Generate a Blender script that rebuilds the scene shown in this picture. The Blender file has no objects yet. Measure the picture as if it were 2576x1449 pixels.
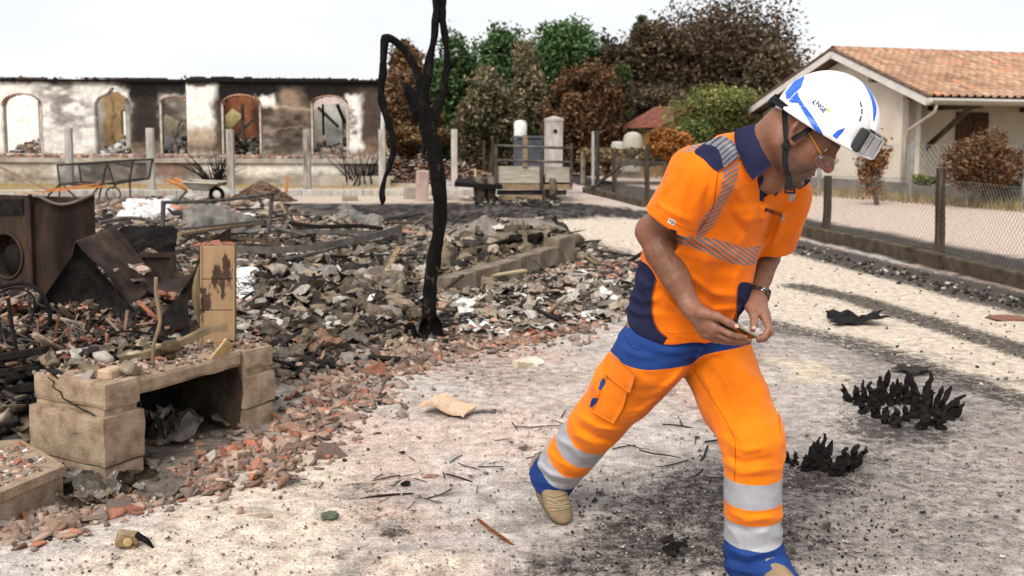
import bpy, bmesh, math, random
import numpy as np
from mathutils import Vector, Matrix
from mathutils.bvhtree import BVHTree
scene = bpy.context.scene
# ------------------------------------------------------------------ camera
CAM_H = 1.45
PITCH = math.radians(5.5)
ROLL = math.radians(0.25)
LENS = 35.0
SHIFT_Y = -0.0518
IMG_W, IMG_H = 2576.0, 1449.0
cam_data = bpy.data.cameras.new("camera")
cam = bpy.data.objects.new("camera", cam_data)
scene.collection.objects.link(cam)
scene.camera = cam
cam_data.lens = LENS
cam_data.sensor_width = 36.0
cam_data.shift_y = SHIFT_Y
cam_data.clip_start = 0.1
cam_data.clip_end = 2000.0
CAM_ROT = Matrix.Rotation(math.pi / 2 - PITCH, 3, 'X') @ Matrix.Rotation(ROLL, 3, 'Z')
cam.matrix_world = Matrix.Translation((0, 0, CAM_H)) @ CAM_ROT.to_4x4()
cam_data.dof.use_dof = True
cam_data.dof.focus_distance = 3.15
cam_data.dof.aperture_fstop = 5.6
# ------------------------------------------------------------------ sky
world = bpy.data.worlds.new("World")
scene.world = world
world.use_nodes = True
SUN_ELEV, SUN_AZ = math.radians(46), math.radians(205)      # azimuth from +Y towards +X
def build_world():
	nt = world.node_tree
	nt.nodes.clear()
	N, L = nt.nodes.new, nt.links.new
	out = N("ShaderNodeOutputWorld")
	bg = N("ShaderNodeBackground")
	bg.inputs["Strength"].default_value = 0.1
	sky = N("ShaderNodeTexSky")
	sky.sky_type = 'NISHITA'
	sky.sun_disc = False
	sky.sun_elevation = SUN_ELEV
	sky.sun_rotation = SUN_AZ
	sky.dust_density = 3.0
	tc = N("ShaderNodeTexCoord")
	mp = N("ShaderNodeMapping")
	mp.inputs["Scale"].default_value = (1.0, 1.0, 3.5)
	L(tc.outputs["Generated"], mp.inputs["Vector"])
	nz = N("ShaderNodeTexNoise")
	nz.inputs["Scale"].default_value = 2.2
	nz.inputs["Detail"].default_value = 5
	nz.inputs["Roughness"].default_value = 0.5
	L(mp.outputs["Vector"], nz.inputs["Vector"])
	cr = N("ShaderNodeValToRGB")                            # closed cloud deck, pale grey to white
	cr.color_ramp.elements[0].position = 0.35
	cr.color_ramp.elements[0].color = (0.87, 0.90, 0.94, 1)
	cr.color_ramp.elements[1].position = 0.62
	cr.color_ramp.elements[1].color = (1.0, 1.0, 1.0, 1)
	L(nz.outputs["Fac"], cr.inputs["Fac"])
	sc = N("ShaderNodeVectorMath"); sc.operation = 'SCALE'
	sc.inputs["Scale"].default_value = 4.4
	L(cr.outputs["Color"], sc.inputs[0])
	mx = N("ShaderNodeMix"); mx.data_type = 'RGBA'
	mx.inputs["Factor"].default_value = 0.93
	L(sky.outputs["Color"], mx.inputs["A"])
	L(sc.outputs["Vector"], mx.inputs["B"])
	L(mx.outputs["Result"], bg.inputs["Color"])
	L(bg.outputs["Background"], out.inputs["Surface"])
build_world()
# ------------------------------------------------------------------ veiled sun
sun_data = bpy.data.lights.new("sun", 'SUN')
sun_data.energy = 1.5
sun_data.angle = math.radians(36)
sun_data.color = (1.0, 0.955, 0.89)
sun = bpy.data.objects.new("sun", sun_data)
scene.collection.objects.link(sun)
_sd = Vector((math.cos(SUN_ELEV) * math.sin(SUN_AZ), math.cos(SUN_ELEV) * math.cos(SUN_AZ), math.sin(SUN_ELEV)))
sun.rotation_euler = _sd.to_track_quat('Z', 'Y').to_euler()
sun.location = (20, 20, 40)
# ------------------------------------------------------------------ exposure, renderer
scene.view_settings.view_transform = 'Standard'
scene.view_settings.look = 'None'
scene.view_settings.exposure = 1.25
scene.view_settings.gamma = 1.0
scene.view_settings.use_curve_mapping = False
scene.render.engine = 'CYCLES'
scene.cycles.use_denoising = True
scene.cycles.max_bounces = 5
scene.cycles.diffuse_bounces = 1
scene.cycles.transparent_max_bounces = 12
scene.render.use_persistent_data = False
# ================================================================== helpers
C = scene.collection
random.seed(7)
RNG = np.random.default_rng(11)
_R3 = np.array(CAM_ROT)
CAMP = np.array((0.0, 0.0, CAM_H))
def ray(px, py):
	u = (px - IMG_W / 2) / IMG_W * 36.0 / LENS
	v = (-(py - IMG_H / 2) / IMG_W + SHIFT_Y) * 36.0 / LENS
	return _R3 @ np.array((u, v, -1.0))
def P(px, py, Y):
	"point of the place at distance Y in front of the camera"
	d = ray(px, py)
	return CAMP + d * (Y / d[1])
def G(px, py, z=0.0):
	"point of the ground (height z)"
	d = ray(px, py)
	return CAMP + d * ((z - CAM_H) / d[2])
def proj(p):
	"world points (n,3) -> photograph pixels"
	q = (np.asarray(p) - CAMP) @ _R3
	u = q[:, 0] / -q[:, 2]; v = q[:, 1] / -q[:, 2]
	x = u * LENS / 36.0 * IMG_W + IMG_W / 2
	y = -(v * LENS / 36.0 - SHIFT_Y) * IMG_W + IMG_H / 2
	return x, y
def unit(v):
	v = np.asarray(v, float)
	return v / np.linalg.norm(v)
def _hash(ix, iy, iz, seed):
	h = (ix.astype(np.int64) * 374761393 + iy.astype(np.int64) * 668265263 + iz.astype(np.int64) * 2147483647 + seed * 144665) & 0xffffffff
	h = ((h ^ (h >> 13)) * 1274126177) & 0xffffffff
	h = h ^ (h >> 16)
	return (h & 0xffff) / 65535.0
def vnoise(p, scale=1.0, seed=0):
	"smooth value noise in [-1,1] of points (n,2|3)"
	p = np.asarray(p, float) * scale
	if p.shape[1] == 2:
		p = np.concatenate([p, np.zeros((len(p), 1))], 1)
	i = np.floor(p).astype(np.int64); f = p - i
	f = f * f * (3 - 2 * f)
	r = 0
	for dx in (0, 1):
		wx = f[:, 0] if dx else 1 - f[:, 0]
		for dy in (0, 1):
			wy = f[:, 1] if dy else 1 - f[:, 1]
			for dz in (0, 1):
				wz = f[:, 2] if dz else 1 - f[:, 2]
				r = r + wx * wy * wz * _hash(i[:, 0] + dx, i[:, 1] + dy, i[:, 2] + dz, seed)
	return r * 2 - 1
def fbm(p, scale=1.0, octaves=4, gain=0.5, seed=0):
	r = 0; a = 1.0; t = 0
	for o in range(octaves):
		r = r + a * vnoise(p, scale * 2 ** o, seed + o * 17); t += a; a *= gain
	return r / t
# ------------------------------------------------------------------ objects
def tag(o, label=None, cat=None, group=None, kind=None):
	if label: o["label"] = label
	if cat: o["category"] = cat
	if group: o["group"] = group
	if kind: o["kind"] = kind
	return o
def empty(name, loc=(0, 0, 0), rz=0.0):
	o = bpy.data.objects.new(name, None)
	o.empty_display_size = 0.1
	C.objects.link(o)
	o.location = loc; o.rotation_euler = (0, 0, rz)
	return o
def link_mesh(name, me, mat=None, parent=None, smooth=False):
	o = bpy.data.objects.new(name, me)
	C.objects.link(o)
	if mat is not None and not me.materials: me.materials.append(mat)
	if parent is not None:
		o.parent = parent
		o.matrix_parent_inverse = parent_inv(parent)
	if smooth: me.polygons.foreach_set("use_smooth", np.ones(len(me.polygons), bool))
	return o
def world_of(o):
	m = Matrix.LocRotScale(o.location, o.rotation_euler, o.scale)
	if o.parent is not None: m = world_of(o.parent) @ o.matrix_parent_inverse @ m
	return m
def parent_inv(parent):
	return world_of(parent).inverted()
def np_mesh(name, v, f, mat=None, parent=None, smooth=False, col=None):
	"mesh object from arrays; all faces the same size (tri or quad)"
	me = bpy.data.meshes.new(name)
	v = np.asarray(v, np.float32); f = np.asarray(f, np.int32)
	k = f.shape[1]
	me.vertices.add(len(v)); me.vertices.foreach_set("co", v.ravel())
	me.loops.add(f.size); me.loops.foreach_set("vertex_index", f.ravel())
	me.polygons.add(len(f))
	me.polygons.foreach_set("loop_start", np.arange(0, f.size, k, dtype=np.int32))
	me.polygons.foreach_set("loop_total", np.full(len(f), k, np.int32))
	me.update(calc_edges=True)
	if col is not None:
		a = me.color_attributes.new("col", 'FLOAT_COLOR', 'POINT')
		c = np.ones((len(v), 4), np.float32); c[:, :col.shape[1]] = col
		a.data.foreach_set("color", c.ravel())
	return link_mesh(name, me, mat, parent, smooth)
def rotmat(rx=0, ry=0, rz=0):
	return np.array(Matrix.Rotation(rz, 3, 'Z') @ Matrix.Rotation(ry, 3, 'Y') @ Matrix.Rotation(rx, 3, 'X'))
def frame_of(z, up=(0, 0, 1)):
	"3x3 with columns x,y,z, z along the given direction"
	z = unit(z); up = np.asarray(up, float)
	if abs(z @ unit(up)) > 0.98: up = np.array((0, 1.0, 0))
	x = unit(np.cross(up, z)); y = np.cross(z, x)
	return np.stack([x, y, z], 1)
class MB:
	"collects simple shapes into one mesh"
	def __init__(s): s.v = []; s.f = []; s.c = []; s.cur = None
	def add(s, v, f):
		n = len(s.v)
		v = np.asarray(v, float)
		s.v.extend(v.tolist()); s.f.extend([[i + n for i in q] for q in f])
		if s.cur is not None: s.c.extend([list(s.cur)] * len(v))
		return s
	def box(s, c, size, R=None, jit=0.0):
		x, y, z = [k / 2 for k in size]
		v = np.array([(-x, -y, -z), (x, -y, -z), (x, y, -z), (-x, y, -z), (-x, -y, z), (x, -y, z), (x, y, z), (-x, y, z)])
		if jit: v = v + RNG.normal(0, jit, v.shape)
		if R is not None: v = v @ np.asarray(R).T
		return s.add(v + np.asarray(c), [(0, 3, 2, 1), (4, 5, 6, 7), (0, 1, 5, 4), (1, 2, 6, 5), (2, 3, 7, 6), (3, 0, 4, 7)])
	def bar(s, a, b, w, h, up=(0, 0, 1)):
		a = np.asarray(a, float); b = np.asarray(b, float)
		R = frame_of(b - a, up)
		return s.box((a + b) / 2, (w, h, np.linalg.norm(b - a)), R)
	def tube(s, pts, r, n=8, cap=True, ell=1.0):
		pts = np.asarray(pts, float); m = len(pts)
		r = np.full(m, r) if np.isscalar(r) else np.asarray(r, float)
		v = []; prev = None
		for i in range(m):
			t = pts[min(i + 1, m - 1)] - pts[max(i - 1, 0)]
			R = frame_of(t)
			if prev is not None:
				x = prev - unit(t) * (prev @ unit(t)); x = unit(x); R[:, 0] = x; R[:, 1] = np.cross(unit(t), x)
			prev = R[:, 0]
			for k in range(n):
				a = 2 * math.pi * k / n
				v.append(pts[i] + r[i] * (math.cos(a) * R[:, 0] + ell * math.sin(a) * R[:, 1]))
		f = [(i * n + k, i * n + (k + 1) % n, (i + 1) * n + (k + 1) % n, (i + 1) * n + k) for i in range(m - 1) for k in range(n)]
		if cap: f += [tuple(range(n - 1, -1, -1)), tuple((m - 1) * n + k for k in range(n))]
		return s.add(v, f)
	def lathe(s, prof, c, R=None, n=16):
		"profile of (r,z) turned about z"
		v = [(r * math.cos(2 * math.pi * k / n), r * math.sin(2 * math.pi * k / n), z) for r, z in prof for k in range(n)]
		v = np.array(v)
		if R is not None: v = v @ np.asarray(R).T
		f = [(i * n + k, i * n + (k + 1) % n, (i + 1) * n + (k + 1) % n, (i + 1) * n + k) for i in range(len(prof) - 1) for k in range(n)]
		return s.add(v + np.asarray(c), f)
	def sheet(s, grid, t=0.0):
		"grid (m,n,3) of points; t: thickness along -normal"
		g = np.asarray(grid, float); m, n = g.shape[:2]
		if t:
			du = np.gradient(g, axis=0); dv = np.gradient(g, axis=1)
			nn = np.cross(du, dv); nn /= np.linalg.norm(nn, axis=2, keepdims=True) + 1e-9
			b = g - nn * t
		q = [(i * n + j, i * n + j + 1, (i + 1) * n + j + 1, (i + 1) * n + j) for i in range(m - 1) for j in range(n - 1)]
		if not t: return s.add(g.reshape(-1, 3), q)
		o = m * n
		q2 = [tuple(o + k for k in reversed(x)) for x in q]
		rim = []
		bd = [(i, 0) for i in range(m)] + [(m - 1, j) for j in range(1, n)] + [(i, n - 1) for i in range(m - 2, -1, -1)] + [(0, j) for j in range(n - 2, 0, -1)]
		for k in range(len(bd)):
			a = bd[k][0] * n + bd[k][1]; b2 = bd[(k + 1) % len(bd)]; b2 = b2[0] * n + b2[1]
			rim.append((b2, a, o + a, o + b2))
		return s.add(np.concatenate([g.reshape(-1, 3), b.reshape(-1, 3)]), q + q2 + rim)
	def mesh(s, name):
		me = bpy.data.meshes.new(name)
		me.from_pydata(s.v, [], s.f)
		if s.c:
			a = me.color_attributes.new("col", 'FLOAT_COLOR', 'POINT')
			c = np.ones((len(s.v), 4), np.float32); c[:, :3] = np.asarray(s.c)[:, :3]
			a.data.foreach_set("color", c.ravel())
		me.update()
		return me
	def build(s, name, mat, parent=None, smooth=False, bevel=0.0):
		me = s.mesh(name)
		if bevel:
			bm = bmesh.new(); bm.from_mesh(me)
			bmesh.ops.bevel(bm, geom=list(bm.edges), offset=bevel, segments=1, affect='EDGES', clamp_overlap=True)
			bm.to_mesh(me); bm.free()
		return link_mesh(name, me, mat, parent, smooth)
# ------------------------------------------------------------------ materials
def mat(name, cols, scale=4.0, rough=0.85, bump=0.15, bscale=60.0, metal=0.0, detail=6, spec=0.12, attr=None,
		objcol=False, stretch=(1, 1, 1), sharp=None, amt=0.35, bdist=0.01, sheen=0.0, sss=0.0, coord='Object', objrand=0.0, crease=0.0, cscale=7.0):
	"""procedural surface. cols: list of (pos, rgb) mixed by noise; attr: vertex colours x noise; objcol: object colour x noise"""
	m = bpy.data.materials.new(name); m.use_nodes = True
	nt = m.node_tree; N = nt.nodes.new; L = nt.links.new
	b = nt.nodes["Principled BSDF"]
	b.inputs["Roughness"].default_value = rough
	b.inputs["Metallic"].default_value = metal
	b.inputs["Specular IOR Level"].default_value = spec
	if sheen: b.inputs["Sheen Weight"].default_value = sheen
	if sss:
		b.inputs["Subsurface Weight"].default_value = sss
		b.inputs["Subsurface Radius"].default_value = (0.012, 0.005, 0.003)
		b.inputs["Subsurface Scale"].default_value = 1.0
	tc = N("ShaderNodeTexCoord"); mp = N("ShaderNodeMapping"); mp.inputs["Scale"].default_value = stretch
	L(tc.outputs[coord], mp.inputs["Vector"])
	vec = mp.outputs["Vector"]
	if objrand:
		oi = N("ShaderNodeObjectInfo"); vm = N("ShaderNodeVectorMath"); vm.operation = 'MULTIPLY_ADD'
		cb = N("ShaderNodeCombineXYZ")
		for k in range(3): L(oi.outputs["Random"], cb.inputs[k])
		vm.inputs[1].default_value = (objrand * 13, objrand * 31, objrand * 7)
		L(cb.outputs[0], vm.inputs[0]); L(vec, vm.inputs[2]); vec = vm.outputs[0]
	nz = N("ShaderNodeTexNoise"); nz.inputs["Scale"].default_value = scale; nz.inputs["Detail"].default_value = detail
	nz.inputs["Roughness"].default_value = 0.62
	L(vec, nz.inputs["Vector"])
	if attr or objcol:
		if attr:
			src = N("ShaderNodeAttribute"); src.attribute_name = attr; col = src.outputs["Color"]
		else:
			src = N("ShaderNodeObjectInfo"); col = src.outputs["Color"]
		mr = N("ShaderNodeMapRange"); mr.inputs["From Min"].default_value = 0.3; mr.inputs["From Max"].default_value = 0.7
		mr.inputs["To Min"].default_value = 1 - amt; mr.inputs["To Max"].default_value = 1 + amt
		L(nz.outputs["Fac"], mr.inputs["Value"])
		vm2 = N("ShaderNodeVectorMath"); vm2.operation = 'SCALE'
		L(col, vm2.inputs[0]); L(mr.outputs["Result"], vm2.inputs["Scale"])
		L(vm2.outputs["Vector"], b.inputs["Base Color"])
	else:
		cr = N("ShaderNodeValToRGB"); e = cr.color_ramp.elements
		cols = sorted(cols, key=lambda c: c[0])
		e[0].position = cols[0][0]; e[0].color = (*cols[0][1], 1)
		e[1].position = cols[-1][0]; e[1].color = (*cols[-1][1], 1)
		for p_, c_ in cols[1:-1]:
			q = e.new(p_); q.color = (*c_, 1)
		L(nz.outputs["Fac"], cr.inputs["Fac"])
		L(cr.outputs["Color"], b.inputs["Base Color"])
	if bump:
		n2 = N("ShaderNodeTexNoise"); n2.inputs["Scale"].default_value = bscale; n2.inputs["Detail"].default_value = 5
		n2.inputs["Roughness"].default_value = 0.65
		L(vec, n2.inputs["Vector"])
		bp = N("ShaderNodeBump"); bp.inputs["Strength"].default_value = bump; bp.inputs["Distance"].default_value = bdist
		L(n2.outputs["Fac"], bp.inputs["Height"]); L(bp.outputs["Normal"], b.inputs["Normal"])
		if crease:                                          # soft cloth creases: ridged noise drawn out along one direction
			m3 = N("ShaderNodeMapping"); m3.inputs["Rotation"].default_value = (0.3, 0.7, 0.2); m3.inputs["Scale"].default_value = (1.0, 1.0, 2.6)
			L(tc.outputs[coord], m3.inputs["Vector"])
			n3 = N("ShaderNodeTexNoise"); n3.noise_type = 'RIDGED_MULTIFRACTAL'; n3.inputs["Scale"].default_value = cscale; n3.inputs["Detail"].default_value = 2.0
			L(m3.outputs["Vector"], n3.inputs["Vector"])
			b2 = N("ShaderNodeBump"); b2.inputs["Strength"].default_value = crease; b2.inputs["Distance"].default_value = 0.012
			L(n3.outputs["Fac"], b2.inputs["Height"]); L(b2.outputs["Normal"], bp.inputs["Normal"])
	return m
def two(a, b, lo=0.38, hi=0.62): return [(lo, a), (hi, b)]
# ================================================================== sculpting: distance fields turned into meshes
def smin(a, b, k):
	h = np.maximum(k - np.abs(a - b), 0.0) / k
	return np.minimum(a, b) - h * h * k * 0.25
def smax(a, b, k): return -smin(-a, -b, k)
def d_cone(p, a, b, r1, r2):
	ab = b - a
	t = np.clip((p - a) @ ab / (ab @ ab), 0, 1)
	return np.linalg.norm(p - a - t[:, None] * ab, axis=1) - (r1 + (r2 - r1) * t)
def d_ell(p, c, R, rad):
	q = (p - c) @ R / rad
	k0 = np.linalg.norm(q, axis=1)
	k1 = np.linalg.norm(q / rad, axis=1) + 1e-9
	return k0 * (k0 - 1.0) / k1
def d_box(p, c, R, half, r):
	q = np.abs((p - c) @ R) - (np.asarray(half) - r)
	return np.linalg.norm(np.maximum(q, 0), axis=1) + np.minimum(q.max(1), 0) - r
def d_loft(p, S, W, D, L, FB=None):
	"""elliptic loft: stations S (n,3), half widths W along side axes L (n,3), half depths D"""
	best = np.full(len(p), 1e9); n = len(S)
	for i in range(n - 1):
		a, b = S[i], S[i + 1]; ab = b - a
		t = (p - a) @ ab / (ab @ ab)
		tc = np.clip(t, 0, 1)
		c = a + tc[:, None] * ab
		l = L[i] + tc[:, None] * (L[i + 1] - L[i]); l = l / np.linalg.norm(l, axis=1, keepdims=True)
		ax = unit(ab); f = np.cross(l, ax); f /= np.linalg.norm(f, axis=1, keepdims=True)
		q = p - c
		w = W[i] + tc * (W[i + 1] - W[i]); d = D[i] + tc * (D[i + 1] - D[i])
		u = (q * l).sum(1); v = (q * f).sum(1); h = q @ ax
		rr = np.sqrt((u / w) ** 2 + (v / d) ** 2) + 1e-9
		# distance scale between the two half axes
		s = np.sqrt(u * u + v * v) / rr
		s = np.where(rr < 1e-3, np.minimum(w, d), s)
		dd = (rr - 1) * s
		over = np.maximum(np.abs(h) - 0, 0) * ((t < 0) | (t > 1))
		dd = np.where(over > 0, np.sqrt(np.maximum(dd, 0) ** 2 + over ** 2), dd)
		best = np.minimum(best, dd) if i == 0 else smin(best, dd, 0.03)
	return best
class Sculpt:
	"ordered list of operations; each has a bounding box for culling"
	def __init__(s): s.ops = []
	def _add(s, op, fn, lo, hi, k):
		s.ops.append((op, fn, np.asarray(lo, float) - 0.05 - k, np.asarray(hi, float) + 0.05 + k, k)); return s
	def cone(s, a, b, r1, r2=None, k=0.02, op='+'):
		a = np.asarray(a, float); b = np.asarray(b, float); r2 = r1 if r2 is None else r2
		r = max(r1, r2)
		return s._add(op, lambda p: d_cone(p, a, b, r1, r2), np.minimum(a, b) - r, np.maximum(a, b) + r, k)
	def chain(s, pts, rs, k=0.01, op='+'):
		for i in range(len(pts) - 1): s.cone(pts[i], pts[i + 1], rs[i], rs[i + 1], k if i == 0 else 0.006, op)
		return s
	def ell(s, c, rad, R=None, k=0.02, op='+'):
		c = np.asarray(c, float); rad = np.asarray(rad, float); R = np.eye(3) if R is None else np.asarray(R, float)
		return s._add(op, lambda p: d_ell(p, c, R, rad), c - rad.max(), c + rad.max(), k)
	def ball(s, c, r, k=0.02, op='+'): return s.ell(c, (r, r, r), None, k, op)
	def box(s, c, half, R=None, r=0.005, k=0.01, op='+'):
		c = np.asarray(c, float); R = np.eye(3) if R is None else np.asarray(R, float)
		m = np.linalg.norm(half)
		return s._add(op, lambda p: d_box(p, c, R, half, r), c - m, c + m, k)
	def fn(s, f, lo, hi, k=0.01, op='+'): return s._add(op, f, lo, hi, k)
	def __call__(s, p):
		d = np.full(len(p), 0.5)
		pl, ph = p.min(0), p.max(0)
		for op, fn, lo, hi, k in s.ops:
			if (pl > hi).any() or (ph < lo).any(): continue
			if op == 'd':                                   # displacement of the whole surface
				near = np.abs(d) < 0.02
				i = np.nonzero(near & ((p >= lo) & (p <= hi)).all(1))[0]
				if len(i): d[i] = d[i] + fn(p[i])
				continue
			if op == '&':                                   # intersection: everywhere
				d = smax(d, fn(p), max(k, 1e-4)); continue
			if (ph - pl).max() < 0.16: i = slice(None)
			else:
				i = np.nonzero(((p >= lo) & (p <= hi)).all(1))[0]
				if not len(i): continue
			v = fn(p[i])
			if op == '+': d[i] = smin(d[i], v, max(k, 1e-4))
			elif op == '-': d[i] = smax(d[i], -v, max(k, 1e-4))
		return d
def surface(sdf, lo, hi, h):
	"naive surface nets on a grid of step h, evaluated only near the surface -> (verts, quads)"
	lo = np.asarray(lo, float); hi = np.asarray(hi, float); B = 8
	nb = np.maximum(np.ceil((hi - lo) / (h * B)).astype(int), 1)
	n = nb * B
	gi = np.stack(np.meshgrid(*[np.arange(k) for k in nb], indexing='ij'), -1).reshape(-1, 3)
	cen = lo + (gi * B + (B - 1) / 2) * h
	dc = sdf(cen)
	full = np.repeat(np.repeat(np.repeat(dc.reshape(nb), B, 0), B, 1), B, 2).astype(np.float32)
	act = gi[np.abs(dc) < h * B * 0.9 + 0.010]
	loc = np.stack(np.meshgrid(*[np.arange(B)] * 3, indexing='ij'), -1).reshape(-1, 3)
	key = (act // 4) @ np.array((1, 1000, 1000000))
	order = np.argsort(key, kind='stable'); act = act[order]; key = key[order]
	cuts = np.concatenate([[0], np.nonzero(np.diff(key))[0] + 1, [len(act)]])
	for s0, s1_ in zip(cuts[:-1], cuts[1:]):
		a = act[s0:s1_]
		idx = (a[:, None, :] * B + loc[None]).reshape(-1, 3)
		d = sdf(lo + idx * h)
		full[idx[:, 0], idx[:, 1], idx[:, 2]] = d
	ins = full < 0
	c = ins[:-1, :-1, :-1].astype(np.int8)
	cnt = np.zeros(tuple(n - 1), np.int8)
	for dx in (0, 1):
		for dy in (0, 1):
			for dz in (0, 1):
				cnt += ins[dx:n[0] - 1 + dx, dy:n[1] - 1 + dy, dz:n[2] - 1 + dz]
	cells = np.argwhere((cnt > 0) & (cnt < 8))
	vid = np.full(tuple(n - 1), -1, np.int32)
	vid[cells[:, 0], cells[:, 1], cells[:, 2]] = np.arange(len(cells))
	acc = np.zeros((len(cells), 3)); num = np.zeros(len(cells))
	corner = [(x, y, z) for x in (0, 1) for y in (0, 1) for z in (0, 1)]
	for a in corner:
		for ax in range(3):
			if a[ax]: continue
			b = list(a); b[ax] = 1
			va = full[cells[:, 0] + a[0], cells[:, 1] + a[1], cells[:, 2] + a[2]]
			vb = full[cells[:, 0] + b[0], cells[:, 1] + b[1], cells[:, 2] + b[2]]
			m = (va < 0) != (vb < 0)
			t = np.where(m, va / np.where(m, va - vb, 1), 0)
			pt = np.tile(np.array(a, float), (len(cells), 1)); pt[:, ax] = t
			acc[m] += pt[m]; num[m] += 1
	verts = lo + (cells + acc / num[:, None]) * h
	quads = []
	for ax in range(3):
		o = [k for k in range(3) if k != ax]
		s1 = [slice(1, -1)] * 3; s1[ax] = slice(0, -1)
		s2 = [slice(1, -1)] * 3; s2[ax] = slice(1, None)
		a = ins[tuple(s1)]; b = ins[tuple(s2)]
		e = np.argwhere(a != b)
		off = np.ones(3, int); off[ax] = 0
		e = e + off
		flip = ins[e[:, 0], e[:, 1], e[:, 2]]
		q = []
		for u, w in ((0, 0), (1, 0), (1, 1), (0, 1)):
			cc = e.copy(); cc[:, o[0]] -= u; cc[:, o[1]] -= w
			q.append(vid[cc[:, 0], cc[:, 1], cc[:, 2]])
		q = np.stack(q, 1)
		q = np.where((flip if ax != 1 else ~flip)[:, None], q, q[:, ::-1])
		quads.append(q)
	quads = np.concatenate(quads)
	quads = quads[(quads >= 0).all(1)]
	return verts, quads
def relax(v, q, it=2, lam=0.5):
	n = len(v)
	e = np.concatenate([q[:, [0, 1]], q[:, [1, 2]], q[:, [2, 3]], q[:, [3, 0]]])
	cnt = np.bincount(e.ravel(), minlength=n)[:, None] + 1e-9
	for k in range(it):
		s = np.stack([np.bincount(e[:, 0], v[e[:, 1], a], n) + np.bincount(e[:, 1], v[e[:, 0], a], n) for a in range(3)], 1)
		v = v + lam * (s / cnt - v)
	return v
def tris_of(q): return np.concatenate([q[:, [0, 1, 2]], q[:, [0, 2, 3]]])
def vnormals(v, t):
	fn = np.cross(v[t[:, 1]] - v[t[:, 0]], v[t[:, 2]] - v[t[:, 0]])
	n = np.zeros_like(v)
	for k in range(3):
		for a in range(3): n[:, a] += np.bincount(t[:, k], fn[:, a], len(v))
	return n / (np.linalg.norm(n, axis=1, keepdims=True) + 1e-12)
def clip(v, t, s, data=None):
	"split a triangle mesh along s=0 -> (inside mesh s<0), (outside mesh s>=0); each (v,t)"
	s = np.where(np.abs(s) < 1e-7, 1e-7, s)
	res = []
	for sign in (1, -1):
		S = s * sign
		ti = S[t] < 0
		n = ti.sum(1)
		T = [t[n == 3]]
		nv = [v]; base = len(v); edges = {}
		extra = []
		def cut(a, b):
			nonlocal base
			w = (S[a] / (S[a] - S[b]))[:, None]
			p = v[a] + w * (v[b] - v[a])
			extra.append(p); i = np.arange(base, base + len(a)); base += len(a)
			return i
		for k in (1, 2):
			m = np.nonzero(n == k)[0]
			if not len(m): continue
			tt = t[m]; mi = ti[m]
			odd = mi if k == 1 else ~mi
			j = odd.argmax(1)
			a = tt[np.arange(len(m)), j]; b = tt[np.arange(len(m)), (j + 1) % 3]; c = tt[np.arange(len(m)), (j + 2) % 3]
			ab = cut(a, b); ac = cut(a, c)
			if k == 1: T.append(np.stack([a, ab, ac], 1))
			else: T += [np.stack([ab, b, c], 1), np.stack([ab, c, ac], 1)]
		V = np.concatenate([v] + extra); T = np.concatenate(T)
		# weld cut vertices that coincide and drop unused ones
		used = np.unique(T)
		Vu = V[used]
		key = np.round(Vu / 2e-6).astype(np.int64)
		_, first, inv = np.unique(key, axis=0, return_index=True, return_inverse=True)
		inv = inv.ravel()
		remap = np.full(len(V), -1, np.int64); remap[used] = inv
		T = remap[T]
		T = T[(T[:, 0] != T[:, 1]) & (T[:, 1] != T[:, 2]) & (T[:, 0] != T[:, 2])]
		res.append((Vu[first], T))
	return res
def poly_sd(x, y, poly):
	"signed distance of 2-D points to a closed polygon, negative inside"
	p = np.stack([x, y], 1); poly = np.asarray(poly, float)
	d = np.full(len(p), 1e18); s = np.ones(len(p))
	n = len(poly); j = n - 1
	for i in range(n):
		e = poly[j] - poly[i]; w = p - poly[i]
		b = w - e * np.clip((w @ e) / (e @ e), 0, 1)[:, None]
		d = np.minimum(d, (b * b).sum(1))
		c1 = p[:, 1] >= poly[i, 1]; c2 = p[:, 1] < poly[j, 1]; c3 = e[0] * w[:, 1] > e[1] * w[:, 0]
		f = (c1 & c2 & c3) | (~c1 & ~c2 & ~c3)
		s = np.where(f, -s, s)
		j = i
	return s * np.sqrt(d)
def catmull(pts, n=8, closed=False):
	pts = np.asarray(pts, float); m = len(pts); out = []
	for i in range(m if closed else m - 1):
		p0 = pts[(i - 1) % m] if closed or i > 0 else pts[0]
		p1 = pts[i]; p2 = pts[(i + 1) % m]
		p3 = pts[(i + 2) % m] if closed or i + 2 < m else pts[-1]
		for k in range(n):
			t = k / n
			out.append(0.5 * (2 * p1 + (p2 - p0) * t + (2 * p0 - 5 * p1 + 4 * p2 - p3) * t * t + (3 * p1 - p0 - 3 * p2 + p3) * t ** 3))
	if not closed: out.append(pts[-1])
	return np.array(out)
WIDE = ((-99, -99, -99), (99, 99, 99))
def ridges(p, scale, seed, power=4):
	"sharp crease lines: 1 on the zero lines of a warped noise, falling off to 0"
	q = p + 0.05 * np.stack([vnoise(p, 6, seed + 3), vnoise(p, 6, seed + 4), vnoise(p, 6, seed + 5)], 1)
	return (1 - np.abs(vnoise(q, scale, seed))) ** power
def tidy(v, t):
	"drop unused vertices and weld coincident ones"
	used = np.unique(t); key = np.round(v[used] / 2e-6).astype(np.int64)
	_, first, inv = np.unique(key, axis=0, return_index=True, return_inverse=True); inv = inv.ravel()
	mp = np.full(len(v), -1, np.int64); mp[used] = inv; t = mp[t]
	t = t[(t[:, 0] != t[:, 1]) & (t[:, 1] != t[:, 2]) & (t[:, 0] != t[:, 2])]
	return v[used][first], t
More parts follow.
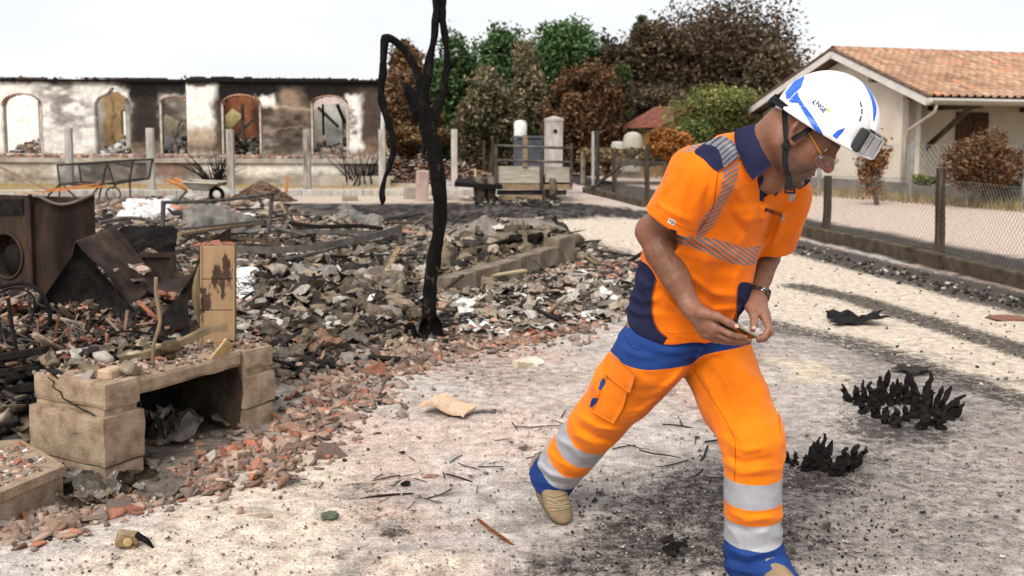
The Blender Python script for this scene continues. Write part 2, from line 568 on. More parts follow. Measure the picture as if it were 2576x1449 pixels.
def islands(n, t):
	"connected component label of each vertex"
	lab = np.arange(n); e = np.concatenate([t[:, [0, 1]], t[:, [1, 2]], t[:, [2, 0]]])
	while True:
		m = np.minimum(lab[e[:, 0]], lab[e[:, 1]]); new = lab.copy()
		np.minimum.at(new, e[:, 0], m); np.minimum.at(new, e[:, 1], m); new = new[new]; new = new[new]
		if (new == lab).all(): return lab
		lab = new
# ================================================================== the ground
def gpoly(pts, z=0.0): return np.array([G(x, y, z)[:2] for x, y in pts])
BUMPS = []      # (x, y, sx, sy, rot, height)
def bump_at(px, py, sx, sy, h, rot=0.0):
	g = G(px, py); BUMPS.append((g[0], g[1], sx, sy, rot, h))
bump_at(430, 1340, 0.50, 0.28, 0.045, 0.3); bump_at(250, 1420, 0.45, 0.25, 0.03); bump_at(640, 1215, 0.35, 0.16, 0.03, 0.5)
bump_at(1080, 1420, 0.22, 0.12, 0.035); bump_at(1230, 1400, 0.2, 0.1, 0.012)
bump_at(330, 1010, 0.9, 0.5, 0.14, 0.4); bump_at(120, 900, 1.1, 0.8, 0.20); bump_at(560, 850, 0.8, 0.8, 0.12)
bump_at(830, 810, 0.75, 0.75, 0.15); bump_at(950, 760, 0.6, 0.6, 0.16); bump_at(760, 900, 0.5, 0.5, 0.10); bump_at(1000, 700, 1.2, 1.0, 0.10)
bump_at(640, 720, 1.6, 1.3, 0.06); bump_at(420, 650, 2.0, 1.6, 0.06); bump_at(1280, 635, 0.9, 0.75, 0.34); bump_at(1150, 650, 0.8, 0.9, 0.22); bump_at(1385, 640, 0.35, 0.6, 0.2)
bump_at(850, 590, 2.2, 1.6, 0.06); bump_at(1340, 800, 0.8, 0.6, 0.06); bump_at(1200, 850, 0.6, 0.5, 0.04)
bump_at(300, 560, 2.5, 1.5, 0.06)
def terrain(xy):
	xy = np.asarray(xy, float).reshape(-1, 2)
	z = np.zeros(len(xy))
	for x, y, sx, sy, r, h in BUMPS:
		c, s = math.cos(r), math.sin(r); dx = xy[:, 0] - x; dy = xy[:, 1] - y
		z += h * np.exp(-((dx * c + dy * s) / sx) ** 2 - ((-dx * s + dy * c) / sy) ** 2)
	near = np.clip(1 - (xy[:, 1] - 3) / 25, 0.15, 1)
	z += near * (0.016 * fbm(xy, 1.1, 3, seed=3) + 0.007 * fbm(xy, 6.0, 3, seed=9))
	z += 0.25 * z * fbm(xy, 3.0, 2, seed=4)
	# gentle rise of the verge beyond the lane, slight hollow in front of the man
	g = G(1690, 1350); z -= 0.03 * np.exp(-((xy[:, 0] - g[0]) / 0.16) ** 2 - ((xy[:, 1] - g[1]) / 0.10) ** 2)
	return z
def ter(x, y): return float(terrain([(x, y)])[0])
def GT(px, py):
	"point of the uneven ground seen at this pixel"
	z = 0.0
	for _ in range(8):
		p = G(px, py, z); z = ter(p[0], p[1])
	p[2] = z
	return p
SAND = (0.57, 0.482, 0.385); PINK = (0.475, 0.36, 0.30); ASH = (0.30, 0.262, 0.237); PALE = (0.48, 0.42, 0.378); CHAR = (0.020, 0.018, 0.017); BROWN = (0.15, 0.115, 0.085)
ROAD = (0.56, 0.435, 0.365); GRASS = (0.34, 0.245, 0.115)
FENCE_A, FENCE_B = G(2620, 752)[:2], G(1470, 472)[:2]
def build_ground():
	def spaced(a, b, fine, lo, hi, growth):
		r = [lo]
		while r[-1] < hi: r.append(r[-1] + fine)
		s = fine
		while r[-1] < b: s *= growth; r.append(r[-1] + s)
		s = fine; l = [lo]
		while l[-1] > a: s *= growth; l.append(l[-1] - s)
		return np.array(l[::-1][:-1] + r)
	xs = spaced(-350, 350, 0.033, -3.2, 3.2, 1.05)
	ys = spaced(-6, 500, 0.028, 2.4, 6.5, 1.032)
	X, Y = np.meshgrid(xs, ys, indexing='ij')
	xy = np.stack([X.ravel(), Y.ravel()], 1)
	z = terrain(xy)
	col = np.zeros((len(xy), 3))
	n1 = fbm(xy, 0.9, 4, seed=40); n2 = fbm(xy, 3.5, 4, seed=41); n3 = fbm(xy, 11, 3, seed=42); n4 = fbm(xy * np.array((1, 2.2)), 1.7, 4, seed=43)
	wob = np.stack([fbm(xy, 1.2, 3, seed=50), fbm(xy, 1.2, 3, seed=51)], 1) * 0.35 + np.stack([n2, n3], 1) * 0.10
	warp = lambda amt=1.0: xy + wob * amt
	rag = 0.55 * n2 + 0.75 * n3 + 0.55 * fbm(xy * np.array((1, 1.6)), 24, 2, seed=47)
	def mix(m, c):
		nonlocal col
		m = np.clip(m, 0, 1); m = np.clip(m + 0.9 * rag * m * (1 - m) * 4, 0, 1)[:, None]; col = col * (1 - m) + np.array(c) * m
	ss = lambda x, a, b: np.clip((x - a) / (b - a), 0, 1) ** 2 * (3 - 2 * np.clip((x - a) / (b - a), 0, 1))
	col[:] = PALE
	mix(ss(n1 + 0.4 * n2, -0.25, 0.35), PINK)
	mix(ss(n4 + 0.5 * n3, 0.05, 0.5) * 0.75, ASH)
	def area(pts, c, soft=0.3, amt=1.0, w=1.0):
		p = gpoly(pts); q = warp(w)
		mix((1 - ss(poly_sd(q[:, 0], q[:, 1], p), -soft, soft)) * amt, c)
	def line(pts, c, width, soft, amt=1.0, w=1.0):
		p = gpoly(pts); q = warp(w); d = np.full(len(q), 1e9)
		for a, b in zip(p[:-1], p[1:]):
			e = b - a; t = np.clip(((q - a) @ e) / (e @ e), 0, 1); d = np.minimum(d, np.linalg.norm(q - a - t[:, None] * e, axis=1))
		mix((1 - ss(d, width, width + soft)) * amt, c)
	soot = np.zeros(len(xy))
	def soot_area(pts, soft, amt, w=0.3):
		nonlocal soot
		p = gpoly(pts); q = warp(w); soot = np.maximum(soot, (1 - ss(poly_sd(q[:, 0], q[:, 1], p), -soft, soft)) * amt)
	def soot_line(pts, width, soft, amt, w=0.15):
		nonlocal soot
		p = gpoly(pts); q = warp(w); d = np.full(len(q), 1e9)
		for a, b in zip(p[:-1], p[1:]):
			e = b - a; t = np.clip(((q - a) @ e) / (e @ e), 0, 1); d = np.minimum(d, np.linalg.norm(q - a - t[:, None] * e, axis=1))
		soot = np.maximum(soot, (1 - ss(d, width, width + soft)) * amt)
	# far yard and fields beyond
	far = ss(xy[:, 1], 30, 40); mix(far, (0.30, 0.23, 0.13))
	# pale sandy track across the middle and right
	area([(1290, 560), (1500, 545), (1640, 548), (1960, 612), (2700, 790), (2700, 1030), (2350, 930), (2000, 830), (1850, 790), (1560, 660), (1420, 645)], SAND, 0.25, 0.95, 0.5)
	area([(650, 500), (1000, 488), (1450, 497), (1600, 520), (1400, 512), (1000, 508), (640, 515)], (0.50, 0.40, 0.32), 0.5, 0.9)
	# burnt strips
	area([(620, 512), (1000, 512), (1450, 508), (1660, 535), (1640, 552), (1500, 548), (1300, 566), (1100, 578), (900, 560), (640, 545)], CHAR, 0.35, 0.93, 0.8)
	soot_line([(2020, 722), (2150, 752), (2350, 815), (2620, 895)], 0.08, 0.30, 0.72)
	soot_line([(1950, 606), (2150, 658), (2400, 718), (2700, 796)], 0.22, 0.50, 0.85)
	soot_line([(1480, 520), (1700, 560), (1900, 600)], 0.1, 0.6, 0.6)
	area([(1900, 812), (2150, 865), (2400, 960), (2700, 1060), (2700, 1500), (1300, 1500), (1450, 1250), (1800, 1130), (1990, 1000)], (0.27, 0.237, 0.217), 0.35, 0.88, 0.6)
	mix(ss(fbm(xy * np.array((0.7, 2.0)), 5.0, 4, seed=91), 0.0, 0.45) * ss(xy[:, 0], 0.3, 1.0) * (1 - ss(xy[:, 1], 5.5, 7.5)) * 0.55, (0.16, 0.138, 0.125))
	soot_line([(1930, 815), (2150, 862), (2400, 950), (2600, 1020)], 0.06, 0.35, 0.62)
	soot_area([(1960, 830), (2400, 965), (2700, 1070), (2700, 1500), (2100, 1500), (2000, 1150)], 0.5, 0.40)
	soot_area([(1420, 1290), (1600, 1170), (1830, 1140), (2080, 1200), (2250, 1420), (2000, 1500), (1280, 1500)], 0.35, 0.58)
	soot_area([(1000, 900), (1300, 880), (1450, 930), (1300, 1010), (1100, 1000)], 0.4, 0.42)
	soot_area([(640, 1240), (900, 1220), (1100, 1300), (1050, 1400), (800, 1330)], 0.3, 0.40)
	area([(1980, 880), (2130, 905), (2130, 1000), (2250, 1040), (2150, 1120), (1990, 1090)], PALE, 0.25, 0.75, 0.6)
	area([(2350, 1130), (2580, 1060), (2580, 1300), (2300, 1330)], PALE, 0.35, 0.35, 0.9)
	area([(1940, 895), (2080, 915), (2100, 950), (1960, 955)], (0.55, 0.46, 0.34), 0.12, 0.8, 0.4)
	# soot in front of and under the man
	area([(1440, 1290), (1600, 1180), (1830, 1150), (2050, 1200), (2200, 1420), (2000, 1500), (1300, 1500)], (0.24, 0.21, 0.193), 0.35, 0.60, 0.6)
	if False: mix(np.clip(ss(n2 + 0.6 * n3, 0.12, 0.42) * ss(xy[:, 0], 0.1, 0.9) * (1 - ss(xy[:, 1], 4.8, 6.0)) * 0.25, 0, 1), (0.12, 0.105, 0.096))
	# clean sand in front
	area([(100, 1500), (210, 1420), (420, 1300), (640, 1190), (800, 1140), (900, 1180), (800, 1260), (900, 1330), (760, 1500)], (0.61, 0.505, 0.41), 0.13, 0.92, 0.35)
	area([(930, 1450), (1000, 1400), (1100, 1383), (1200, 1405), (1230, 1460), (1000, 1500)], (0.59, 0.485, 0.39), 0.06, 0.85, 0.2)
	area([(700, 1120), (900, 1050), (1350, 1000), (1550, 900), (1400, 1150), (1000, 1200)], (0.56, 0.43, 0.365), 0.35, 0.8, 0.8)
	for px, py, r, a in ((700, 1230, 0.10, 0.85), (1000, 1330, 0.07, 0.9), (900, 1245, 0.12, 0.6), (1560, 1325, 0.10, 0.9), (1695, 1385, 0.14, 0.95), (1210, 1040, 0.09, 0.8), (1330, 1130, 0.06, 0.8),
						 (1250, 960, 0.22, 0.5), (860, 1380, 0.08, 0.6), (620, 1400, 0.05, 0.7), (1480, 1180, 0.14, 0.55), (1100, 1250, 0.15, 0.4), (2180, 1150, 0.18, 0.7), (2270, 1080, 0.40, 0.8), (2060, 1200, 0.28, 0.8), (1150, 1390, 0.08, 0.5), (1420, 1420, 0.2, 0.7), (1900, 1250, 0.35, 0.6), (2450, 1180, 0.3, 0.4)):
		g = G(px, py)[:2]; q = warp(0.35); d = np.linalg.norm((q - g) * np.array((1, 1.25)), axis=1)
		soot = np.maximum(soot, np.exp(-(d / (r * 1.25)) ** 2) * a * 0.88)
	# rubble floor
	area([(-200, 480), (240, 470), (700, 512), (1000, 560), (1440, 590), (1600, 650), (1600, 760), (1400, 840), (1150, 880), (900, 960), (720, 1010), (650, 1100), (380, 1240), (150, 1330), (-200, 1400)], (0.12, 0.098, 0.08), 0.18, 0.85, 0.6)
	mix((np.exp(-(fbm(xy, 2.3, 3, seed=77) / 0.2) ** 2) * (xy[:, 0] < 0.8) * (xy[:, 1] > 5) * (xy[:, 1] < 17)) * 0.35, (0.33, 0.29, 0.25))
	area([(340, 505), (460, 505), (480, 560), (300, 580)], (0.70, 0.69, 0.68), 0.3, 0.8, 0.6)
	area([(590, 690), (650, 700), (670, 760), (600, 770)], (0.72, 0.71, 0.70), 0.12, 0.85, 0.5)
	# dry lawn before the ruin
	area([(-400, 458), (1010, 461), (1010, 474), (-400, 478)], GRASS, 0.5, 0.95, 0.5)
	# lane of pinkish gravel and its verges
	d = FENCE_B - FENCE_A; d /= np.linalg.norm(d); nrm = np.array((d[1], -d[0]))
	side = (xy - FENCE_A) @ nrm + wob[:, 0] * 0.3
	lane = np.minimum(side - 1.9, 8.0 - side); inl = ss(lane, -0.25, 0.25) * (xy[:, 1] > 7)
	mix(ss(side, 0.1, 0.25) * (xy[:, 1] > 7) * (1 - ss(side, 1.75, 2.2)), (0.050, 0.043, 0.039))
	mix(ss(side, 7.4, 8.4) * (1 - ss(side, 20, 40)) * (xy[:, 1] > 7), (0.27, 0.20, 0.11))
	mix(inl, ROAD)
	shape = (len(xs), len(ys)); idx = np.arange(len(xy)).reshape(shape)
	f = np.stack([idx[:-1, :-1].ravel(), idx[1:, :-1].ravel(), idx[1:, 1:].ravel(), idx[:-1, 1:].ravel()], 1)
	# material: painted zones times grain, with charcoal crumbs and white ash
	m = bpy.data.materials.new("ground_soil"); m.use_nodes = True; nt = m.node_tree; N = nt.nodes.new; L = nt.links.new
	b = nt.nodes["Principled BSDF"]; b.inputs["Roughness"].default_value = 0.95; b.inputs["Specular IOR Level"].default_value = 0.04
	at = N("ShaderNodeAttribute"); at.attribute_name = "col"; tc = N("ShaderNodeTexCoord")
	def noise(sc, det=6, rough=0.65):
		n = N("ShaderNodeTexNoise"); n.inputs["Scale"].default_value = sc; n.inputs["Detail"].default_value = det; n.inputs["Roughness"].default_value = rough
		L(tc.outputs["Object"], n.inputs["Vector"]); return n.outputs["Fac"]
	def mr(x, a, b_, c, d_):
		n = N("ShaderNodeMapRange"); L(x, n.inputs["Value"])
		for k, vv in zip(("From Min", "From Max", "To Min", "To Max"), (a, b_, c, d_)): n.inputs[k].default_value = vv
		return n.outputs["Result"]
	def mul(x, y):
		n = N("ShaderNodeMath"); n.operation = 'MULTIPLY'; L(x, n.inputs[0]); L(y, n.inputs[1]); return n.outputs[0]
	v = mul(mr(noise(14, 7, 0.75), 0.3, 0.7, 0.48, 1.5), mr(noise(110, 3, 0.7), 0.3, 0.7, 0.55, 1.4))
	sc = N("ShaderNodeVectorMath"); sc.operation = 'SCALE'; L(at.outputs["Color"], sc.inputs[0]); L(v, sc.inputs["Scale"])
	def speck(scale, thr, colr, src, amt=0.9, gate=None):
		vo = N("ShaderNodeTexVoronoi"); vo.inputs["Scale"].default_value = scale; L(tc.outputs["Object"], vo.inputs["Vector"])
		x = mr(vo.outputs["Distance"], thr, thr * 0.75, 0, amt)
		x = mul(x, gate)
		mx = N("ShaderNodeMix"); mx.data_type = 'RGBA'; L(x, mx.inputs["Factor"]); L(src, mx.inputs["A"]); mx.inputs["B"].default_value = (*colr, 1)
		return mx.outputs["Result"]
	g1 = mr(noise(2.6, 4), 0.45, 0.62, 0, 1); g2 = mr(noise(3.7, 4), 0.48, 0.64, 0, 1)
	# soot lies as grains: the more of it, the more grains join up
	so = N("ShaderNodeMath"); so.operation = 'MULTIPLY_ADD'; so.inputs[1].default_value = 0.62; L(at.outputs["Alpha"], so.inputs[0])
	ns = N("ShaderNodeMath"); ns.operation = 'ADD'; L(noise(19, 6, 0.75), ns.inputs[0]); nm = N("ShaderNodeMath"); nm.operation = 'MULTIPLY'; nm.inputs[1].default_value = 0.5; L(noise(75, 4, 0.7), nm.inputs[0]); L(nm.outputs[0], ns.inputs[1])
	L(ns.outputs[0], so.inputs[2])
	sg = mr(so.outputs[0], 0.98, 1.16, 0, 0.93)
	mxs = N("ShaderNodeMix"); mxs.data_type = 'RGBA'; L(sg, mxs.inputs["Factor"]); L(sc.outputs["Vector"], mxs.inputs["A"]); mxs.inputs["B"].default_value = (0.045, 0.039, 0.036, 1)
	c = speck(55, 0.26, (0.03, 0.027, 0.026), mxs.outputs["Result"], 0.5, g1)
	c = speck(38, 0.17, (0.62, 0.58, 0.53), c, 0.75, g2)
	c = speck(120, 0.25, (0.05, 0.043, 0.04), c, 0.7, g2)
	L(c, b.inputs["Base Color"])
	bp = N("ShaderNodeBump"); bp.inputs["Strength"].default_value = 0.55; bp.inputs["Distance"].default_value = 0.02
	ad = N("ShaderNodeMath"); ad.operation = 'ADD'; L(noise(45, 8, 0.7), ad.inputs[0]); L(noise(9, 3), ad.inputs[1])
	L(ad.outputs[0], bp.inputs["Height"]); L(bp.outputs["Normal"], b.inputs["Normal"])
	o = np_mesh("ground", np.concatenate([xy, z[:, None]], 1), f, m, None, True, np.concatenate([col, soot[:, None]], 1))
	tag(o, kind="structure")
build_ground()
# ================================================================== rubble
ORANGE_T = [(0.33, 0.130, 0.080), (0.28, 0.115, 0.078), (0.37, 0.165, 0.11), (0.24, 0.10, 0.068)]
DULL_T = [(0.27, 0.155, 0.105), (0.22, 0.15, 0.115), (0.36, 0.235, 0.17), (0.30, 0.21, 0.165), (0.42, 0.30, 0.23), (0.17, 0.125, 0.10), (0.24, 0.19, 0.16)]
GREY_T = [(0.24, 0.205, 0.175), (0.17, 0.143, 0.122), (0.31, 0.268, 0.228), (0.38, 0.34, 0.295), (0.12, 0.10, 0.084), (0.085, 0.072, 0.063), (0.04, 0.035, 0.031)]
KHAKI_T = [(0.25, 0.195, 0.14), (0.18, 0.14, 0.10), (0.32, 0.262, 0.195), (0.11, 0.085, 0.06)]
WHITE_T = [(0.60, 0.58, 0.55), (0.68, 0.67, 0.655), (0.46, 0.42, 0.375)]
BLACK_T = [(0.022, 0.020, 0.019), (0.035, 0.031, 0.029), (0.05, 0.042, 0.037)]
def shard_var(seed, kind):
	"broken tile: irregular outline, thickness, flat / curved / ribbed; unit size"
	r = np.random.default_rng(seed); n = r.integers(4, 7)
	a = np.sort(r.uniform(0, 2 * math.pi, n)); a = np.linspace(0, 2 * math.pi, n, endpoint=False) + r.uniform(-0.35, 0.35, n)
	rad = r.uniform(0.36, 0.72, n); asp = r.uniform(0.45, 0.85)
	out = np.stack([np.cos(a) * rad, np.sin(a) * rad * asp], 1)
	ring = np.concatenate([out, out * 0.45, [(0, 0)]])
	def lift(p):
		if kind == 0: return 0.02 * np.sin(p[:, 0] * 3)
		if kind == 1: return -1.0 * p[:, 1] ** 2
		if kind == 2: return 0.10 * np.sin(p[:, 1] * 7.0)
		return -1.3 * p[:, 0] ** 2
	th = 0.16 if kind != 3 else 0.14
	top = np.concatenate([ring, lift(ring)[:, None]], 1); bot = np.concatenate([out * 0.97, (lift(out) - th)[:, None]], 1)
	v = np.concatenate([top, bot]); f = []
	for k in range(n):
		k2 = (k + 1) % n
		f += [(k, k2, n + k2), (k, n + k2, n + k), (n + k, n + k2, 2 * n)]
		o = 2 * n + 1
		f += [(k2, k, o + k), (k2, o + k, o + k2)]
	f += [(2 * n + 1, 2 * n + 1 + k + 1, 2 * n + 1 + k) for k in range(1, n - 1)]
	return v, np.array(f)
def chunk_var(seed):
	r = np.random.default_rng(seed)
	v = np.array([(x, y, z) for x in (-.5, 0, .5) for y in (-.5, 0, .5) for z in (-.5, 0, .5)], float)
	keep = np.abs(v).sum(1) > 0.4; v = v[keep]
	v = v * (1 - 0.22 * (np.abs(v).sum(1) > 1.2))[:, None] + r.normal(0, 0.09, v.shape); v *= np.array((1, 0.8, 0.6))
	bm = bmesh.new(); [bm.verts.new(x) for x in v]; bmesh.ops.convex_hull(bm, input=bm.verts)
	bmesh.ops.triangulate(bm, faces=bm.faces)
	bm.verts.ensure_lookup_table(); bm.verts.index_update()
	V = np.array([x.co for x in bm.verts]); F = np.array([[y.index for y in f.verts] for f in bm.faces]); bm.free()
	used = np.unique(F); mp = np.full(len(V), -1); mp[used] = np.arange(len(used))
	return V[used], mp[F]
def sheet_var(seed, n=6, amp=0.25, ragged=0.12):
	"crumpled thin sheet"
	r = np.random.default_rng(seed); u = np.linspace(-.5, .5, n)
	X, Y = np.meshgrid(u, u * r.uniform(0.5, 0.9), indexing='ij'); p = np.stack([X.ravel(), Y.ravel()], 1)
	p += r.normal(0, 0.03, p.shape)
	edge = (np.abs(X).ravel() > 0.49) | (np.abs(Y).ravel() > np.abs(Y).max() - 0.01)
	p[edge] *= (1 - r.uniform(0, ragged * 3, edge.sum()))[:, None]
	z = amp * (fbm(p + seed, 2.6, 3, seed=seed) + 0.5 * np.abs(vnoise(p + seed * 2, 4.0, seed)))
	v = np.concatenate([p, z[:, None]], 1); f = []
	for i in range(n - 1):
		for j in range(n - 1):
			a, b, c, d = i * n + j, (i + 1) * n + j, (i + 1) * n + j + 1, i * n + j + 1
			f += [(a, b, c), (a, c, d)]
	return v, np.array(f)
def lump_var(seed, sub=2, amp=0.35):
	bm = bmesh.new(); bmesh.ops.create_icosphere(bm, subdivisions=sub, radius=0.5)
	v = np.array([x.co for x in bm.verts]); f = np.array([[y.index for y in q.verts] for q in bm.faces]); bm.free()
	d = 1 + amp * fbm(v + seed * 3.1, 3.2, 3, seed=seed) * 1.6 - 0.25 * np.abs(vnoise(v + seed, 6.5, seed + 5))
	return v * d[:, None] * np.array((1, 0.8, 0.55)), f
def stick_var(seed):
	r = np.random.default_rng(seed)
	x = np.linspace(-.5, .5, 4); w = r.uniform(0.010, 0.028); t = w * r.uniform(0.4, 0.9)
	c = np.stack([x, r.normal(0, 0.015, 4), r.normal(0, 0.012, 4)], 1); v = []; f = []
	for i in range(4):
		k = 1 if i < 3 else r.uniform(0.3, 0.9)
		for sy, sz in ((-1, -1), (1, -1), (1, 1), (-1, 1)): v.append(c[i] + np.array((0, sy * w * k, sz * t * k)))
	for i in range(3):
		for k in range(4):
			a = i * 4 + k; b = i * 4 + (k + 1) % 4; f += [(a, b, b + 4), (a, b + 4, a + 4)]
	f += [(0, 2, 1), (0, 3, 2), (12, 13, 14), (12, 14, 15)]
	return np.array(v), np.array(f)
SHARDS = [shard_var(100 + i, i % 4) for i in range(12)]
CHUNKS = [chunk_var(200 + i) for i in range(6)]
SHEETS = [sheet_var(300 + i) for i in range(8)]
LUMPS = [lump_var(400 + i) for i in range(6)]
STICKS = [stick_var(500 + i) for i in range(6)]
def rand_rot(r, n, tilt):
	ax = r.uniform(0, 2 * math.pi, n); ti = np.abs(r.normal(0, tilt, n)); sp = r.uniform(0, 2 * math.pi, n)
	def Rz(a): c, s = np.cos(a), np.sin(a); o = np.zeros_like(a); return np.stack([np.stack([c, -s, o], -1), np.stack([s, c, o], -1), np.stack([o, o, o + 1], -1)], -2)
	def Rx(a): c, s = np.cos(a), np.sin(a); o = np.zeros_like(a); return np.stack([np.stack([o + 1, o, o], -1), np.stack([o, c, -s], -1), np.stack([o, s, c], -1)], -2)
	return Rz(ax) @ Rx(ti) @ Rz(sp)
class Heap:
	"many loose pieces joined into one mesh"
	def __init__(s): s.v = []; s.f = []; s.c = []; s.n = 0
	def put(s, variants, pos, size, R, cols, jitter=0.10):
		r = RNG; k = r.integers(0, len(variants), len(pos))
		for i, (V, F) in enumerate(variants):
			m = np.nonzero(k == i)[0]
			if not len(m): continue
			sz = size[m]
			if sz.ndim == 1: sz = sz[:, None].repeat(3, 1)
			v = np.einsum('nij,nkj->nki', R[m], V[None] * sz[:, None, :]) + pos[m][:, None, :]
			s.v.append(v.reshape(-1, 3)); s.f.append((F[None] + (np.arange(len(m)) * len(V))[:, None, None] + s.n).reshape(-1, 3))
			c = cols[m] * (1 + r.normal(0, jitter, (len(m), 1)))
			s.c.append(np.repeat(c, len(V), 0)); s.n += len(m) * len(V)
	def build(s, name, m, label=None, cat=None, parent=None):
		o = np_mesh(name, np.concatenate(s.v), np.concatenate(s.f), m, parent, False, np.clip(np.concatenate(s.c), 0.005, 0.9))
		tag(o, label, cat, kind="stuff"); return o
def pick(r, pal, n): pal = np.array(pal); return pal[r.integers(0, len(pal), n)]
def px_sample(r, n, poly):
	poly = np.array(poly, float); lo, hi = poly.min(0), poly.max(0); out = np.zeros((0, 2))
	while len(out) < n:
		p = r.uniform(lo, hi, (n * 2, 2)); out = np.concatenate([out, p[poly_sd(p[:, 0], p[:, 1], poly) < 0]])
	return out[:n]
def px_line(r, n, line, spread):
	line = np.array(line, float); seg = np.linalg.norm(np.diff(line, axis=0), axis=1); cum = np.concatenate([[0], np.cumsum(seg)])
	t = r.uniform(0, cum[-1], n); i = np.clip(np.searchsorted(cum, t) - 1, 0, len(seg) - 1); u = (t - cum[i]) / seg[i]
	p = line[i] + (line[i + 1] - line[i]) * u[:, None]
	sp = np.asarray(spread, float)
	sp = sp[i][:, None] if sp.ndim else sp
	return p + r.normal(0, 1, (n, 2)) * np.array((1.0, 0.55)) * sp
def drop(pix, lift=0.0):
	"pixels -> points of the uneven ground (vectorised)"
	z = np.zeros(len(pix)); u = (pix[:, 0] - IMG_W / 2) / IMG_W * 36 / LENS; v = (-(pix[:, 1] - IMG_H / 2) / IMG_W + SHIFT_Y) * 36 / LENS
	d = np.stack([u, v, -np.ones(len(pix))], 1) @ _R3.T
	for _ in range(6):
		p = CAMP + d * ((z - CAM_H) / d[:, 2])[:, None]; z = 0.5 * z + 0.5 * terrain(p[:, :2])
	p[:, 2] = terrain(p[:, :2]) + lift
	return p
debris_m = mat("rubble_mix", None, attr="col", scale=22, amt=0.38, rough=0.92, bump=0.5, bscale=110, bdist=0.006, spec=0.06)
wool_m = mat("crumpled_insulation", None, objcol=True, scale=9, amt=0.55, rough=0.95, bump=0.9, bscale=55, bdist=0.02, spec=0.1, objrand=1.0)
tile_m = mat("burnt_terracotta", None, objcol=True, scale=26, amt=0.45, rough=0.9, bump=0.45, bscale=130, bdist=0.004, spec=0.15, objrand=1.0)
FIELD = [(225, 520), (420, 505), (690, 505), (780, 545), (1000, 560), (1100, 575), (1330, 578), (1440, 600), (1600, 660), (1575, 760), (1420, 830), (1250, 850), (1120, 870), (1000, 880), (860, 935), (700, 960), (680, 880), (590, 880), (580, 720), (235, 720)]
HEARTH_KEEP = []        # filled by the hearth: no loose pieces inside its walls
def build_rubble():
	r = np.random.default_rng(5)
	H = Heap()
	def scatter(pix, variants, s0, s1, pal, tilt, lift=0.0, flat=1.0, grow=0.07, jit=0.14, heap=None):
		p = drop(pix); sz = r.uniform(s0, s1, len(p)) * (1 + grow * np.clip(p[:, 1] - 5, 0, 30))
		p[:, 2] += sz * lift + 0.004
		S3 = np.stack([sz, sz, sz * flat], 1)
		(heap or H).put(variants, p, S3, rand_rot(r, len(p), tilt), pick(r, pal, len(p)), jit)
	mixp = DULL_T * 4 + GREY_T * 3 + GREY_T[2:4] * 3 + KHAKI_T * 3 + KHAKI_T[2:3] * 3 + ORANGE_T + WHITE_T[2:]
	scatter(px_sample(r, 6500, FIELD), SHARDS, 0.028, 0.085, mixp, 0.4, 0.12, grow=0.06)
	scatter(px_sample(r, 1300, FIELD), SHEETS, 0.05, 0.15, GREY_T * 2 + KHAKI_T * 3 + DULL_T + BLACK_T * 2 + WHITE_T[2:], 0.45, 0.08, 0.8)
	scatter(px_sample(r, 1500, FIELD), CHUNKS, 0.02, 0.065, GREY_T + KHAKI_T + DULL_T + BLACK_T, 0.6, 0.2)
	scatter(px_sample(r, 420, FIELD), LUMPS, 0.05, 0.15, KHAKI_T * 2 + GREY_T + BLACK_T * 2, 0.4, 0.05)
	scatter(px_sample(r, 520, FIELD), STICKS, 0.12, 0.5, BLACK_T * 2 + [(0.10, 0.07, 0.05), (0.2, 0.14, 0.09)], 0.35, 0.05)
	# heap of wool-like fused matter between the frame and the tree
	core = [(700, 640), (900, 620), (1010, 680), (1010, 800), (900, 830), (720, 850), (640, 760)]
	scatter(px_sample(r, 260, core), LUMPS, 0.08, 0.22, KHAKI_T * 3 + GREY_T + BLACK_T, 0.5, 0.1)
	scatter(px_sample(r, 420, core), SHEETS, 0.10, 0.28, KHAKI_T + GREY_T + WHITE_T[:1] + BLACK_T, 0.6, 0.12)
	# paler crushed belt in front of the low wall, reddish scraps at its end
	belt = [(1120, 740), (1400, 690), (1600, 680), (1600, 790), (1450, 830), (1180, 850)]
	scatter(px_sample(r, 900, belt), SHARDS, 0.04, 0.10, GREY_T[:4] * 2 + KHAKI_T * 2 + DULL_T * 2 + WHITE_T[2:], 0.35, 0.1)
	scatter(px_sample(r, 200, belt), SHEETS, 0.08, 0.20, GREY_T[:4] + KHAKI_T + WHITE_T, 0.35, 0.08)
	scatter(px_sample(r, 150, [(1450, 665), (1600, 655), (1610, 700), (1500, 705)]), SHARDS, 0.05, 0.12, ORANGE_T + [(0.5, 0.2, 0.15)], 0.3, 0.1)
	# behind the low wall: brown heap
	scatter(px_sample(r, 500, [(1090, 600), (1330, 575), (1430, 600), (1440, 640), (1250, 680), (1090, 700)]), SHEETS + SHEETS + CHUNKS, 0.08, 0.20, [(0.10, 0.075, 0.05), (0.17, 0.13, 0.09), (0.24, 0.19, 0.13)] + KHAKI_T + BLACK_T, 0.6, 0.15, grow=0.03)
	# left: round the burnt cabinet and behind the hearth
	left = [(0, 700), (240, 690), (480, 700), (480, 860), (560, 870), (330, 940), (90, 950), (0, 960)]
	scatter(px_sample(r, 1500, left), SHARDS, 0.035, 0.10, DULL_T * 3 + GREY_T + ORANGE_T + KHAKI_T + BLACK_T * 3 + [(0.10, 0.07, 0.05)] * 3, 0.55, 0.12)
	scatter(px_sample(r, 300, left), SHEETS, 0.07, 0.20, GREY_T[4:] + KHAKI_T + BLACK_T * 2 + [(0.12, 0.08, 0.05)] * 3, 0.7, 0.12)
	scatter(px_sample(r, 200, left), STICKS, 0.15, 0.5, BLACK_T + [(0.10, 0.07, 0.05)], 0.5, 0.1)
